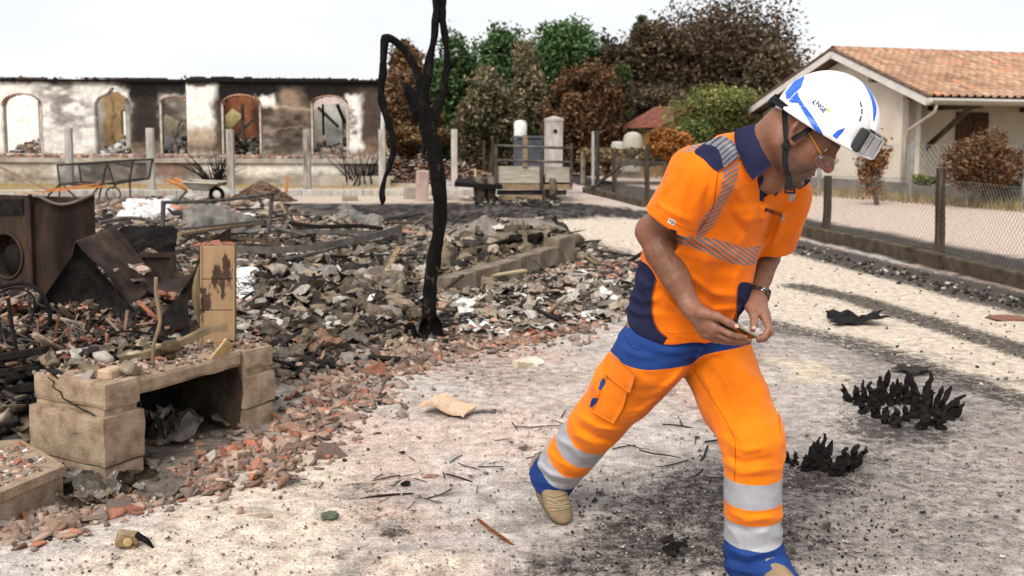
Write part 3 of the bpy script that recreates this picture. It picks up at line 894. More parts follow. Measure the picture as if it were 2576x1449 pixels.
	scatter(px_sample(r, 120, left), LUMPS, 0.05, 0.13, KHAKI_T[3:] + BLACK_T * 2, 0.5, 0.05)
	far_l = [(240, 500), (700, 490), (700, 520), (240, 540)]
	scatter(px_sample(r, 300, far_l), SHARDS + CHUNKS, 0.05, 0.12, mixp, 0.4, 0.1)
	# small crumbs spilling on to the sand
	spill = [(20, 1340), (200, 1290), (370, 1245), (520, 1205), (650, 1160), (760, 1100), (830, 1030), (900, 970), (1000, 905), (1130, 875), (1300, 850), (1480, 815)]
	scatter(px_line(r, 2300, spill, [36, 34, 32, 38, 52, 56, 52, 48, 38, 32, 28]), SHARDS, 0.03, 0.09, DULL_T * 6 + ORANGE_T + GREY_T[:3] + [(0.13, 0.09, 0.07)] * 3, 0.6, 0.16, grow=0.04)
	scatter(px_line(r, 700, spill, [55, 50, 55, 70, 90, 90, 90, 80, 70, 60, 50]), CHUNKS, 0.008, 0.026, DULL_T * 2 + ORANGE_T[:1] + GREY_T, 0.5, 0.15, grow=0.03)
	H.build("rubble", debris_m, "grey and brown crushed rubble and ash covering the burnt plot", "rubble")
	# crumbs on the open sand: pebbles, ash flakes, charcoal
	Cb = Heap()
	opn = [(0, 1449), (300, 1270), (700, 1120), (1000, 930), (1600, 830), (1950, 800), (2576, 1020), (2576, 1449)]
	scatter(px_sample(r, 1300, opn), CHUNKS, 0.003, 0.009, GREY_T[:5] + DULL_T + [(0.5, 0.42, 0.34)], 0.5, 0.2, grow=0.0, heap=Cb)
	scatter(px_sample(r, 420, opn), CHUNKS, 0.003, 0.009, BLACK_T, 0.5, 0.2, grow=0.0, heap=Cb)
	scatter(px_sample(r, 200, opn), SHEETS, 0.012, 0.034, GREY_T + WHITE_T[:1] + BLACK_T, 0.2, 0.1, grow=0.0, heap=Cb)
	rt = [(1440, 1220), (1850, 1120), (2050, 1180), (2300, 1250), (2250, 1449), (1400, 1449)]
	scatter(px_sample(r, 700, rt), CHUNKS, 0.003, 0.011, BLACK_T * 3 + GREY_T, 0.5, 0.2, grow=0.0, heap=Cb)
	trk = [(1300, 560), (1640, 550), (2000, 640), (2576, 790), (2576, 1020), (1960, 820), (1600, 700)]
	scatter(px_sample(r, 260, trk), CHUNKS, 0.006, 0.02, BLACK_T + GREY_T + [(0.5, 0.4, 0.3)], 0.5, 0.2, grow=0.02, heap=Cb)
	scatter(px_line(r, 300, [(1960, 615), (2150, 665), (2400, 725), (2576, 770)], 14), CHUNKS + STICKS[:2], 0.012, 0.045, BLACK_T * 3 + GREY_T, 0.4, 0.2, grow=0.02, heap=Cb)
	Cb.build("gravel_crumbs", debris_m, "scattered pebbles and charcoal crumbs on the bare sandy ground", "gravel")
	# ------------- single things one can point at
	one_ = ["first", "second", "third", "fourth", "fifth", "sixth", "seventh", "eighth", "ninth", "tenth", "eleventh", "twelfth", "thirteenth", "fourteenth", "fifteenth", "sixteenth", "seventeenth", "eighteenth", "nineteenth"]
	ORD = one_ + [t + ("ieth" if not k else "y-" + one_[k - 1]) for t in ("twent", "thirt", "fort") for k in range(10)]
	meshes = {}
	def proto(kind, i, V, F, smooth=False):
		if (kind, i) not in meshes:
			me = bpy.data.meshes.new(kind); me.from_pydata(V.tolist(), [], F.tolist()); me.update()
			me.materials.append(tile_m if kind == "roof_tile_shard" else wool_m)
			if smooth: me.polygons.foreach_set("use_smooth", np.ones(len(me.polygons), bool))
			meshes[(kind, i)] = me
		return meshes[(kind, i)]
	def single(kind, vars_, pix, s0, s1, pal, tilt, lift, label, cat, group, flat=1.0, grow=0.03, smooth=False, rank=None):
		p = drop(pix); order = np.argsort(np.argsort(proj(p)[0])); R = rand_rot(r, len(p), tilt); c = pick(r, pal, len(p))
		for k in range(len(p)):
			i = int(r.integers(0, len(vars_))); V, F = vars_[i]
			o = bpy.data.objects.new(kind, proto(kind, i, V, F, smooth)); C.objects.link(o)
			s = r.uniform(s0, s1) * (1 + grow * max(0, p[k, 1] - 5))
			m = Matrix(R[k].tolist()).to_4x4(); m.translation = p[k] + np.array((0, 0, s * lift + 0.004))
			o.matrix_world = m @ Matrix.Diagonal((s, s, s * flat, 1))
			cc = np.clip(c[k] * (1 + r.normal(0, 0.12)), 0.01, 0.8); o.color = (*cc, 1)
			tag(o, label if not rank else rank.format(ORD[order[k]]), cat, group)
	tl = "broken terracotta roof tile shard lying in the tile spill "
	single("roof_tile_shard", SHARDS, px_line(r, 50, [(10, 1345), (150, 1310), (330, 1265)], [34, 34]), 0.07, 0.15, DULL_T * 3 + ORANGE_T, 0.45, 0.14, tl + "below the low slab", "tile shard", "tile shards below the slab")
	single("roof_tile_shard", SHARDS, px_line(r, 85, [(380, 1235), (520, 1195), (650, 1150), (760, 1090), (830, 1030)], [26, 34, 46, 46]), 0.06, 0.135, DULL_T * 3 + ORANGE_T * 2, 0.5, 0.14, tl + "in front of the block hearth", "tile shard", "tile shards in front of the hearth")
	single("roof_tile_shard", SHARDS, px_line(r, 45, [(760, 1010), (860, 950), (980, 890), (1040, 860)], [38, 36, 30]), 0.07, 0.15, DULL_T * 4 + ORANGE_T, 0.5, 0.14, tl + "between hearth and tree", "tile shard", "tile shards between hearth and tree")
	single("roof_tile_shard", SHARDS, px_line(r, 26, [(1120, 870), (1250, 850), (1400, 825), (1520, 800)], [22, 24, 24]), 0.07, 0.16, DULL_T * 2 + ORANGE_T + GREY_T[:3], 0.3, 0.10, tl + "right of the tree foot", "tile shard", "tile shards right of the tree")
	single("crumpled_sheet", [sheet_var(340 + i, 10, 0.3) for i in range(6)], px_sample(r, 34, [(690, 740), (1010, 700), (1030, 860), (720, 920), (680, 850)]), 0.12, 0.27, KHAKI_T * 2 + GREY_T[:3] + DULL_T[:2], 0.5, 0.15,
		   None, "insulation", "crumpled insulation left of the tree", smooth=False, rank="{} from the left of the crumpled grey insulation sheets left of the tree")
	single("crumpled_sheet", [sheet_var(350 + i, 9, 0.25) for i in range(3)], px_line(r, 14, [(160, 1200), (210, 1290), (330, 1230), (390, 1250)], 10), 0.12, 0.24, GREY_T[:4] + KHAKI_T, 0.5, 0.15,
		   None, "ash sheet", "ash sheets at the hearth", rank="{} from the left of the curled ash sheets at the hearth's foot")
	single("fused_lump", [lump_var(440 + i, 3, 0.45) for i in range(5)], px_sample(r, 26, [(860, 680), (1010, 660), (1030, 780), (900, 830), (800, 760)]), 0.14, 0.30, KHAKI_T * 2 + [(0.17, 0.135, 0.09)], 0.4, 0.12,
		   None, "insulation", "fused insulation lumps", smooth=True, rank="{} from the left of the knobbly khaki insulation lumps beside the tree")
	single("fused_lump", [lump_var(450 + i, 3, 0.45) for i in range(3)], px_line(r, 7, [(20, 990), (40, 1060), (50, 1110)], 14), 0.12, 0.24, GREY_T[4:] + KHAKI_T[1:] + BLACK_T, 0.4, 0.08,
		   None, "ash lump", "ash lumps left of the hearth", smooth=True, rank="{} from the left of the grey ash lumps beside the hearth's left pier")
	single("charred_plank", [stick_var(540 + i) for i in range(5)], px_sample(r, 26, [(640, 560), (1000, 560), (1020, 680), (650, 690)]), 0.5, 1.0, BLACK_T + [(0.10, 0.07, 0.05), (0.16, 0.115, 0.075)], 0.18, 0.06,
		   None, "plank", "charred planks by the frame", rank="{} from the left of the charred planks before the bent bedstead")
	single("charcoal_twig", [stick_var(560 + i) for i in range(5)], px_sample(r, 30, [(760, 1190), (1050, 1150), (1400, 1000), (1500, 1130), (1300, 1240), (900, 1300)]), 0.06, 0.15, BLACK_T + [(0.08, 0.05, 0.04)], 0.08, 0.03,
		   None, "twig", "burnt twigs left of the man", grow=0, rank="{} from the left of the thin burnt twigs left of the man")
	single("charcoal_twig", [stick_var(570 + i) for i in range(4)], px_sample(r, 14, [(1560, 1090), (1830, 1040), (1820, 1200), (1560, 1260)]), 0.06, 0.2, BLACK_T, 0.1, 0.03,
		   None, "twig", "burnt twigs between the legs", grow=0, rank="{} from the left of the burnt twigs between the man's legs")
	single("charcoal_lump", [lump_var(460 + i, 2, 0.6) for i in range(4)], px_line(r, 9, [(1650, 1345), (1700, 1390), (1740, 1360)], 16), 0.02, 0.055, BLACK_T, 0.4, 0.15,
		   None, "charcoal", "charcoal lumps in the hollow", grow=0, rank="{} from the left of the charcoal lumps before the man's feet")
	# a few singular pieces on the open ground
	def one(name, V, F, px, py, s, rz, col, label, cat, tilt=(0, 0), lift=0.1, mt=tile_m, flat=1.0, smooth=False):
		g = GT(px, py); me = bpy.data.meshes.new(name); me.from_pydata(np.asarray(V).tolist(), [], np.asarray(F).tolist()); me.materials.append(mt); me.update()
		if smooth: me.polygons.foreach_set("use_smooth", np.ones(len(me.polygons), bool))
		o = bpy.data.objects.new(name, me); C.objects.link(o)
		o.location = (g[0], g[1], g[2] + s * lift); o.rotation_euler = (tilt[0], tilt[1], rz); o.scale = (s, s, s * flat); o.color = (*col, 1)
		tag(o, label, cat); return o
	# S-shaped tile piece
	u = np.linspace(-.5, .5, 13); w = np.linspace(-.33, .33, 7); g = []
	for a in u: g.append([(a + 0.02 * math.sin(b * 9), b + 0.03 * math.sin(a * 11), 0.15 * math.exp(-((a + 0.2) / 0.19) ** 2) + 0.05 * math.exp(-((a - 0.42) / 0.1) ** 2)) for b in w])
	mb = MB(); mb.sheet(np.array(g), -0.07)
	tq = [f for f in mb.f]
	one("roof_tile_piece", mb.v, tq, 1128, 1040, 0.25, -0.35, (0.60, 0.42, 0.29), "large cream S-curved roof tile piece alone on the pale ground", "roof tile", (0.05, 0.1), 0.10, smooth=False)
	one("roof_tile_shard", *SHARDS[1], 1330, 915, 0.30, 1.2, (0.66, 0.55, 0.42), "pale cream curved tile shard on grey ground right of the tree", "tile shard", (0.2, 0.1))
	one("roof_tile_shard", *SHARDS[0], 1352, 912, 0.16, 1.4, (0.70, 0.62, 0.52), "small whitish tile sliver beside the pale cream shard", "tile shard", (0.3, 0.1))
	one("roof_tile_shard", *SHARDS[4], 658, 1200, 0.11, 0.3, (0.26, 0.16, 0.115), "brown and grey tile shard on the crest of the sand bank", "tile shard", (0.2, 0.0))
	one("roof_tile_shard", *SHARDS[8], 1082, 1200, 0.07, 0.4, (0.24, 0.13, 0.09), "small brown tile stub on the ground left of the raised boot", "tile shard", (0.1, 0.0))
	one("roof_tile_shard", *SHARDS[5], 662, 1300, 0.08, 0.2, (0.30, 0.24, 0.17), "greyish tile shard on the sand bank", "tile shard", (0.2, 0.0))
	one("roof_tile_shard", *SHARDS[7], 770, 1330, 0.05, 0.8, (0.26, 0.15, 0.10), "tiny brown tile stub on the sand below the grey shard", "tile shard", (0.3, 0.0))
	one("roof_tile_shard", *SHARDS[10], 835, 1148, 0.17, 0.1, (0.13, 0.09, 0.075), "dark soot-blackened curved tile at the tip of the spill", "tile shard", (0.2, 0.1), 0.15)
	one("moss_lump", *LUMPS[1], 828, 1325 - 20, 0.07, 0.3, (0.21, 0.25, 0.18), "small greenish grey lump on the sand", "lump", (0, 0), 0.15, wool_m)
	one("charcoal_lump", *LUMPS[2], 1020, 1222, 0.045, 0.3, (0.02, 0.02, 0.02), "single black charcoal lump beside the long burnt twig", "charcoal", (0, 0), 0.2, wool_m)
	one("charcoal_twig", *STICKS[0], 972, 1250, 0.22, 0.35, (0.05, 0.03, 0.025), "longest dark twig lying on the pale ground", "twig", (0, 0), 0.03, wool_m)
	one("rusty_rod", *STICKS[1], 1250, 1352, 0.24, -0.9, (0.28, 0.10, 0.03), "thin rusty orange rod stuck in the soot by the bottom edge", "rod", (0, 0.15), 0.06, wool_m, 0.5)
	one("charred_branch", *STICKS[3], 1660, 1152, 0.20, -0.5, (0.03, 0.025, 0.022), "short charred branch stub between the man's legs", "branch", (0, 0.05), 0.08, wool_m, 1.3)
	one("charred_branch", *STICKS[2], 1360, 1075, 0.26, 0.1, (0.14, 0.10, 0.075), "flat brown burnt lath left of the man's raised shin", "branch", (0, 0), 0.04, wool_m)
	one("charred_rag", *sheet_var(399, 10, 0.35), 2150, 812, 0.45, 0.0, (0.022, 0.02, 0.02), "crumpled black charred rag on the sandy track", "rag", (0, 0), 0.06, wool_m, 0.7)
	one("charred_rag", *sheet_var(397, 9, 0.3), 2300, 935, 0.32, 0.6, (0.05, 0.045, 0.042), "flat dark ash scrap behind the larger burnt stump", "ash scrap", (0, 0), 0.05, wool_m, 0.5)
	one("brick_piece", *CHUNKS[1], 2530, 803, 0.24, 0.2, (0.20, 0.10, 0.07), "reddish brown wood scrap on the track at the right edge", "scrap", (0, 0), 0.05, tile_m, 0.25)
build_rubble()
# ================================================================== things in the near plot
conc_m = mat("hearth_concrete", [(0.28, (0.12, 0.085, 0.06)), (0.40, (0.27, 0.19, 0.128)), (0.55, (0.38, 0.28, 0.195)), (0.75, (0.47, 0.37, 0.275))], scale=13, detail=12, rough=0.95, spec=0.1, bump=0.9, bscale=130, bdist=0.010)
conc_soot = mat("sooty_concrete", [(0.3, (0.075, 0.058, 0.045)), (0.5, (0.20, 0.155, 0.115)), (0.7, (0.30, 0.245, 0.19))], scale=4, detail=10, rough=0.95, bump=0.6, bscale=80, bdist=0.008)
rust_m = mat("burnt_brown_steel", [(0.25, (0.010, 0.008, 0.007)), (0.45, (0.030, 0.020, 0.016)), (0.62, (0.062, 0.038, 0.028)), (0.8, (0.12, 0.066, 0.042))], scale=3.2, detail=10, rough=0.7, metal=0.15, bump=0.35, bscale=60, bdist=0.004, stretch=(2.5, 2.5, 0.7))
black_m = mat("charred_black", [(0.35, (0.006, 0.0055, 0.0055)), (0.65, (0.018, 0.015, 0.014)), (0.8, (0.05, 0.04, 0.035))], scale=18, spec=0.1, rough=0.9, bump=0.7, bscale=60, bdist=0.01)
steel_m = mat("burnt_grey_steel", [(0.3, (0.045, 0.040, 0.037)), (0.55, (0.11, 0.098, 0.09)), (0.75, (0.19, 0.17, 0.155))], scale=7, rough=0.75, metal=0.2, bump=0.25, bscale=80)
wood_m = mat("scorched_wood", [(0.3, (0.08, 0.05, 0.03)), (0.5, (0.24, 0.165, 0.10)), (0.75, (0.36, 0.27, 0.165))], scale=8, stretch=(1, 6, 6), rough=0.9, bump=0.3, bscale=50)
palew_m = mat("pale_wood", [(0.3, (0.36, 0.28, 0.15)), (0.7, (0.52, 0.43, 0.26))], scale=8, stretch=(1, 6, 6), rough=0.9, bump=0.2, bscale=50)
def block(size, seed, wear=0.0032, cell=0.022, chip=0.005):
	"masonry block with worn edges, mesh data centred on the origin"
	n = [max(2, int(round(s / cell))) for s in size]
	bm = bmesh.new(); idx = {}
	def V(i, j, k):
		if (i, j, k) not in idx: idx[(i, j, k)] = bm.verts.new(((i / n[0] - .5) * size[0], (j / n[1] - .5) * size[1], (k / n[2] - .5) * size[2]))
		return idx[(i, j, k)]
	for a, b, c in ((0, 1, 2), (1, 2, 0), (2, 0, 1)):
		for side in (0, n[c]):
			for i in range(n[a]):
				for j in range(n[b]):
					q = []
					for di, dj in ((0, 0), (1, 0), (1, 1), (0, 1)):
						t = [0, 0, 0]; t[a] = i + di; t[b] = j + dj; t[c] = side; q.append(V(*t))
					bm.faces.new(q if side else q[::-1])
	P0 = np.array([v.co for v in bm.verts]); h = np.array(size) / 2
	e = (h - np.abs(P0)) < 1e-6
	edge = e.sum(1) >= 2
	d = np.zeros_like(P0)
	nz = np.stack([vnoise(P0 + seed * 7.7, 14, seed + k) for k in range(3)], 1)
	d += nz * wear
	ch = np.clip(vnoise(P0 + seed * 3.3, 9, seed + 9) * 0.5 + 0.5, 0, 1) ** 2
	d -= np.sign(P0) * e * (edge * (0.25 + ch) * chip)[:, None]
	for v, x in zip(bm.verts, P0 + d): v.co = x
	bmesh.ops.recalc_face_normals(bm, faces=bm.faces)
	me = bpy.data.meshes.new("block"); bm.to_mesh(me); bm.free()
	return me
def put(name, me, m, parent, c, R, smooth=True):
	"object with shared or own mesh placed by a world matrix"
	o = bpy.data.objects.new(name, me); C.objects.link(o)
	if not me.materials: me.materials.append(m)
	M4 = Matrix(np.asarray(R).tolist()).to_4x4(); M4.translation = c
	if parent is not None: o.parent = parent; o.matrix_parent_inverse = parent_inv(parent)
	o.matrix_basis = M4
	return o
def scatter_on(n, fn, seed, s0, s1, pal, label, cat, group, name="roof_tile_shard", vars_=None, tilt=0.35):
	r = np.random.default_rng(seed); vars_ = vars_ or SHARDS
	R = rand_rot(r, n, tilt); c = pick(r, pal, n); mem = {}
	for k in range(n):
		i = int(r.integers(0, len(vars_)))
		if i not in mem:
			me = bpy.data.meshes.new(name); me.from_pydata(vars_[i][0].tolist(), [], vars_[i][1].tolist()); me.materials.append(tile_m); me.update(); mem[i] = me
		o = bpy.data.objects.new(name, mem[i]); C.objects.link(o); s = r.uniform(s0, s1)
		m = Matrix(R[k].tolist()).to_4x4(); p = fn(r); m.translation = (p[0], p[1], p[2] + s * 0.10)
		o.matrix_world = m @ Matrix.Diagonal((s, s, s, 1)); o.color = (*np.clip(c[k] * (1 + r.normal(0, .12)), .01, .8), 1)
		tag(o, label, cat, group)
def build_hearth():
	hearth_soot_shade = mat("hearth_soot_shade", [(0.3, (0.018, 0.014, 0.012)), (0.5, (0.05, 0.037, 0.027)), (0.75, (0.12, 0.085, 0.055))], scale=6, bump=0.5)
	A = G(266, 1216); B = G(690, 1062); dl = unit(B - A); dd = np.array((-dl[1], dl[0], 0))
	up = np.array((0, 0, 1.0)); R = np.stack([dl, dd, up], 1); Lh = np.linalg.norm(B - A)
	hz = GT(266, 1216)[2] * 0
	root = empty("block_hearth", tuple(A)); tag(root, "tan concrete block hearth with a cracked lintel over a black opening", "hearth")
	def blk(name, u0, u1, v0, v1, z0, z1, m, seed, **k):
		put(name, block((u1 - u0, v1 - v0, z1 - z0), seed, **k), m, root, A + dl * (u0 + u1) / 2 + dd * (v0 + v1) / 2 + up * (z0 + z1) / 2, R)
	blk("concrete_block", 0.00, 0.205, 0.0, 0.47, -0.05, 0.062, conc_m, 1)
	blk("concrete_block", -0.005, 0.21, -0.008, 0.48, 0.066, 0.278, conc_m, 2)
	blk("mortar_bed", 0.02, 0.19, 0.01, 0.46, 0.270, 0.312, conc_m, 3, wear=0.010)
	blk("concrete_block", 0.01, 0.195, 0.0, 0.455, 0.306, 0.420, conc_m, 4, chip=0.009)
	blk("concrete_block", Lh - 0.215, Lh, 0.0, 0.52, -0.05, 0.115, conc_m, 5)
	blk("concrete_block", Lh - 0.215, Lh + 0.005, -0.006, 0.53, 0.119, 0.275, conc_m, 6)
	blk("mortar_bed", Lh - 0.20, Lh - 0.01, 0.01, 0.51, 0.268, 0.310, conc_m, 7, wear=0.010)
	blk("lintel", 0.198, Lh - 0.20, 0.012, 0.45, 0.330, 0.412, conc_m, 8, chip=0.010)
	blk("concrete_block", Lh - 0.196, Lh - 0.004, 0.0, 0.50, 0.306, 0.405, conc_m, 9)
	blk("back_wall", 0.20, Lh - 0.20, 0.42, 0.52, -0.05, 0.33, black_m, 10)  # black colour stands in for the shade deep in the opening
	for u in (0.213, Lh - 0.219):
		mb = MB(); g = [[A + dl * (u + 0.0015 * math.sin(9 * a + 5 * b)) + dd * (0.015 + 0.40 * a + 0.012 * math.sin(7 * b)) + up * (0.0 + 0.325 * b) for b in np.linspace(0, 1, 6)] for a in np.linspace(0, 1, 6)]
		mb.sheet(np.array(g), 0.003); mb.build("soot_shade_crust", hearth_soot_shade, root)  # soot on the inner pier faces, with the opening's shade painted in
	# crack in the left face
	mb = MB(); pts = [A + dl * -0.002 + dd * v + up * z for v, z in ((0.34, 0.415), (0.30, 0.40), (0.31, 0.375), (0.26, 0.36), (0.25, 0.335), (0.16, 0.31), (0.05, 0.285))]
	mb.tube(pts, 0.0035, 4); mb.build("crack", black_m, root)
	on_top = lambda u0, u1, v0, v1, z: (lambda r: A + dl * r.uniform(u0, u1) * 1.0 + dd * r.uniform(v0, v1) + up * z)
	scatter_on(34, on_top(0.04, 0.55, 0.06, 0.48, 0.415), 61, 0.04, 0.10, ORANGE_T * 2 + DULL_T * 2 + GREY_T[:4], "tile and mortar scrap on top of the block hearth", "tile shard", "scraps on the hearth top")
	scatter_on(12, on_top(Lh - 0.16, Lh - 0.01, 0.02, 0.28, 0.405), 62, 0.04, 0.09, ORANGE_T * 2 + DULL_T, "orange tile scrap at the right end of the hearth top", "tile shard", "scraps at the right end of the hearth")
	scatter_on(14, lambda r: A + dl * r.uniform(0.25, Lh - 0.25) + dd * r.uniform(0.02, 0.40) + up * 0.01, 63, 0.05, 0.12, GREY_T + DULL_T, "sooty scrap inside the dark hearth opening", "scrap", "scraps inside the hearth opening")
	# crumbled mortar and dust on the top
	H = Heap(); r = np.random.default_rng(9); n = 420
	p = A + np.outer(r.uniform(0.02, Lh - 0.02, n), dl) + np.outer(r.uniform(0.02, 0.5, n), dd) + np.array((0, 0, 0.417))
	H.put(CHUNKS, p, r.uniform(0.006, 0.024, n), rand_rot(r, n, 0.5), pick(r, GREY_T + DULL_T * 2 + ORANGE_T[:1] + [(0.45, 0.36, 0.27)], n)); n = 60
	p = A + np.outer(r.uniform(0.0, Lh - 0.2, n), dl) + np.outer(r.uniform(0.25, 0.65, n), dd) + np.array((0, 0, 0.43))
	H.put(SHEETS + SHEETS + LUMPS[:2], p, r.uniform(0.06, 0.13, n), rand_rot(r, n, 0.5), pick(r, KHAKI_T + GREY_T + [(0.2, 0.15, 0.1)] + BLACK_T, n)); n = 26
	p = A + np.outer(r.uniform(0.22, Lh - 0.22, n), dl) + np.outer(r.uniform(0.1, 0.45, n), dd) + np.array((0, 0, 0.06))
	H.put(SHEETS, p, r.uniform(0.10, 0.22, n), rand_rot(r, n, 0.8), pick(r, GREY_T + KHAKI_T + BLACK_T, n))
	H.build("hearth_dust", debris_m, "grey ash, mortar crumbs and fused scraps heaped on the hearth", "ash")
	# loose things on the hearth
	T = lambda u, v, z: A + dl * u + dd * v + up * z
	o = empty("brass_fitting", tuple(T(0.52, 0.16, 0.412))); tag(o, "round tarnished brass burner fitting upside down on the hearth", "fitting")
	bz = mat("tarnished_brass", two((0.07, 0.05, 0.025), (0.17, 0.12, 0.06)), rough=0.5, metal=0.5)
	mb = MB(); mb.lathe([(0.001, 0), (0.024, 0.0), (0.026, 0.02), (0.018, 0.03), (0.02, 0.04)], T(0.52, 0.16, 0.412), None, 14); mb.build("stem", bz, o, True)
	mb = MB(); mb.lathe([(0.02, 0.038), (0.042, 0.04), (0.045, 0.058), (0.040, 0.064), (0.042, 0.078), (0.030, 0.086), (0.001, 0.088)], T(0.52, 0.16, 0.412), None, 18); mb.build("cap", bz, o, True)
	mb = MB(); mb.box(T(0.70, 0.02, 0.425), (0.09, 0.012, 0.13), R @ rotmat(0.5, 0.55, 0.3)); tag(mb.build("insulation_board", mat("yellow_board", [(0.3, (0.30, 0.20, 0.10)), (0.6, (0.52, 0.37, 0.17)), (0.75, (0.6, 0.5, 0.33))], scale=14), bevel=0.004), "broken yellowish board piece leaning on the hearth's front edge", "board")
	mb = MB(); g = catmull([T(0.34, 0.30, 0.44), T(0.45, 0.24, 0.455), T(0.62, 0.22, 0.475), T(0.76, 0.16, 0.525), T(0.83, 0.10, 0.53)], 5)
	tg = np.gradient(g, axis=0); sd = np.cross(tg, up); sd /= np.linalg.norm(sd, axis=1, keepdims=True)
	mb.sheet(np.stack([g - sd * 0.018, g + sd * 0.018, g + sd * 0.020 - up * 0.03], 1), 0.004)
	tag(mb.build("angle_iron", mat("ochre_steel", two((0.10, 0.075, 0.045), (0.24, 0.17, 0.10)), rough=0.7, scale=8)), "bent ochre angle iron lying along the hearth top", "angle iron")
	mb = MB(); mb.tube(catmull([T(0.36, 0.10, 0.42), T(0.40, 0.14, 0.50), T(0.47, 0.17, 0.60), T(0.48, 0.20, 0.72), T(0.50, 0.22, 0.80)], 4), 0.009, 6); tag(mb.build("rusty_rod", mat("rod_rust", two((0.13, 0.085, 0.05), (0.26, 0.18, 0.11)), rough=0.8), None, True), "bent rusty rod rising from the hearth in front of the locker", "rod")
	mb = MB(); mb.box(T(0.20, 0.06, 0.44), (0.10, 0.06, 0.055), R @ rotmat(0.4, 0.5, 0.4)); tag(mb.build("stone_scrap", mat("brown_stone", two((0.16, 0.125, 0.085), (0.3, 0.25, 0.18)), scale=10), bevel=0.01), "brown stone scrap with a white patch on the hearth's left pier", "stone")
	mb = MB(); mb.box(T(0.13, 0.10, 0.435), (0.10, 0.07, 0.045), R @ rotmat(0, 0, 0.2)); tag(mb.build("brick_piece", mat("pale_brick", two((0.38, 0.26, 0.17), (0.48, 0.35, 0.24)), scale=12), bevel=0.008), "pale brick piece on top of the hearth's left pier", "brick")
	return A, dl, dd
def build_slab():
	top = [G(166, 1172, 0.15), G(-170, 1312, 0.15), G(-260, 1130, 0.15), G(52, 1106, 0.15)]
	root = empty("low_slab", tuple(top[0] - (0, 0, 0.15))); tag(root, "low concrete slab with a lipped edge strewn with tile crumbs, left edge", "slab")
	c = sum(top) / 4
	def prism(k, z0, z1):
		p = [c + (q - c) * k for q in top]; n = 10; ring = []
		for a, b in zip(p, p[1:] + p[:1]):
			for t in range(n): ring.append(a + (b - a) * t / n)
		ring = np.array(ring); jit = vnoise(ring, 13, 5) * 0.006
		mb = MB(); m = len(ring); v = []
		for z in np.linspace(z0, z1, 4): v += [(q[0] + j, q[1] - j, z + j * 0.6) for q, j in zip(ring, jit)]
		f = [(i * m + k_, i * m + (k_ + 1) % m, (i + 1) * m + (k_ + 1) % m, (i + 1) * m + k_) for i in range(3) for k_ in range(m)] + [tuple(3 * m + k_ for k_ in range(m))]
		mb.add(v, f); return mb
	prism(1.0, 0.115, 0.152).build("slab_lip", conc_m, root, False)
	prism(0.965, -0.05, 0.118).build("slab_base", conc_m, root, False)
	e1, e2 = top[1] - top[0], top[3] - top[0]
	f = lambda r: top[0] + e1 * r.uniform(0.05, 0.6) + e2 * r.uniform(0.1, 0.9) + np.array((0, 0, 0.003))
	scatter_on(22, f, 71, 0.03, 0.085, ORANGE_T * 2 + GREY_T + WHITE_T, "orange or grey tile crumb on the low slab", "tile shard", "crumbs on the slab", tilt=0.2)
	H = Heap(); r = np.random.default_rng(4); n = 260
	H.put(CHUNKS + SHEETS[:2], np.array([f(r) for _ in range(n)]), r.uniform(0.006, 0.026, n), rand_rot(r, n, 0.4), pick(r, GREY_T + WHITE_T + DULL_T * 2 + ORANGE_T[:1], n))
	H.build("slab_dust", debris_m, "white and grey ash crumbs covering the low slab", "ash")
def build_locker(A, dl, dd):
	base = P(548, 866, 5.02); base[2] = 0.405
	n = unit((0.20, -0.98, 0)); w = np.array((-n[1], n[0], 0)); w = w if w[0] > 0 else -w
	R = np.stack([w, -n, np.array((0, 0, 1.0))], 1) @ rotmat(0, 0.02, 0)
	tanm = mat("tan_paint_peeling", [(0.30, (0.045, 0.027, 0.020)), (0.415, (0.07, 0.042, 0.028)), (0.43, (0.30, 0.19, 0.105)), (0.6, (0.36, 0.24, 0.135)), (0.8, (0.42, 0.29, 0.175))], scale=6.5, detail=9, rough=0.7, bump=0.25, bscale=70, bdist=0.004, stretch=(1.6, 1.6, 0.6))
	oliv = mat("olive_steel", [(0.3, (0.085, 0.06, 0.03)), (0.7, (0.22, 0.165, 0.085))], scale=5, rough=0.7, stretch=(3, 3, 0.8))
	root = empty("steel_locker", tuple(base)); tag(root, "tan burnt steel drawer cabinet with peeling paint standing on the hearth", "cabinet")
	H, W, D = 0.50, 0.168, 0.17
	mb = MB(); mb.box(base + R @ np.array((0, D / 2, H / 2)), (W - 0.004, D, H), R); mb.build("carcass", oliv, root, False, 0.003)
	for z0, z1 in ((0.0, 0.168), (0.172, 0.328), (0.332, 0.498)):
		mb = MB(); mb.box(base + R @ np.array((0.0, -0.0045, (z0 + z1) / 2)), (W, 0.009, z1 - z0), R); mb.build("drawer_front", tanm, root, False, 0.002)
	for s in (-1, 1):
		mb = MB(); mb.box(base + R @ np.array((s * (W / 2 - 0.004), -0.011, H / 2)), (0.008, 0.006, H), R); mb.build("edge_strip", tanm, root)
	mb = MB(); g = []
	for t in np.linspace(0, 1, 9): g.append([base + R @ np.array((-W / 2 - 0.004 - 0.05 * math.sin(t * 3.1) * k, 0.02 + 0.02 * math.sin(6 * t + k) + 0.10 * k, H * (0.05 + 0.80 * t))) for k in (0, 0.5, 1)])
	mb.sheet(np.array(g), 0.003); mb.build("bent_side", oliv, root, True)
	T = lambda x, y, z: base + R @ np.array((x, y, z))
	scatter_on(12, lambda r: T(r.uniform(-0.12, 0.06), r.uniform(0.03, 0.15), H + 0.0), 81, 0.03, 0.075, ORANGE_T, "orange tile scrap piled on top of the tan steel cabinet", "tile shard", "tile scraps on the cabinet", tilt=0.3)
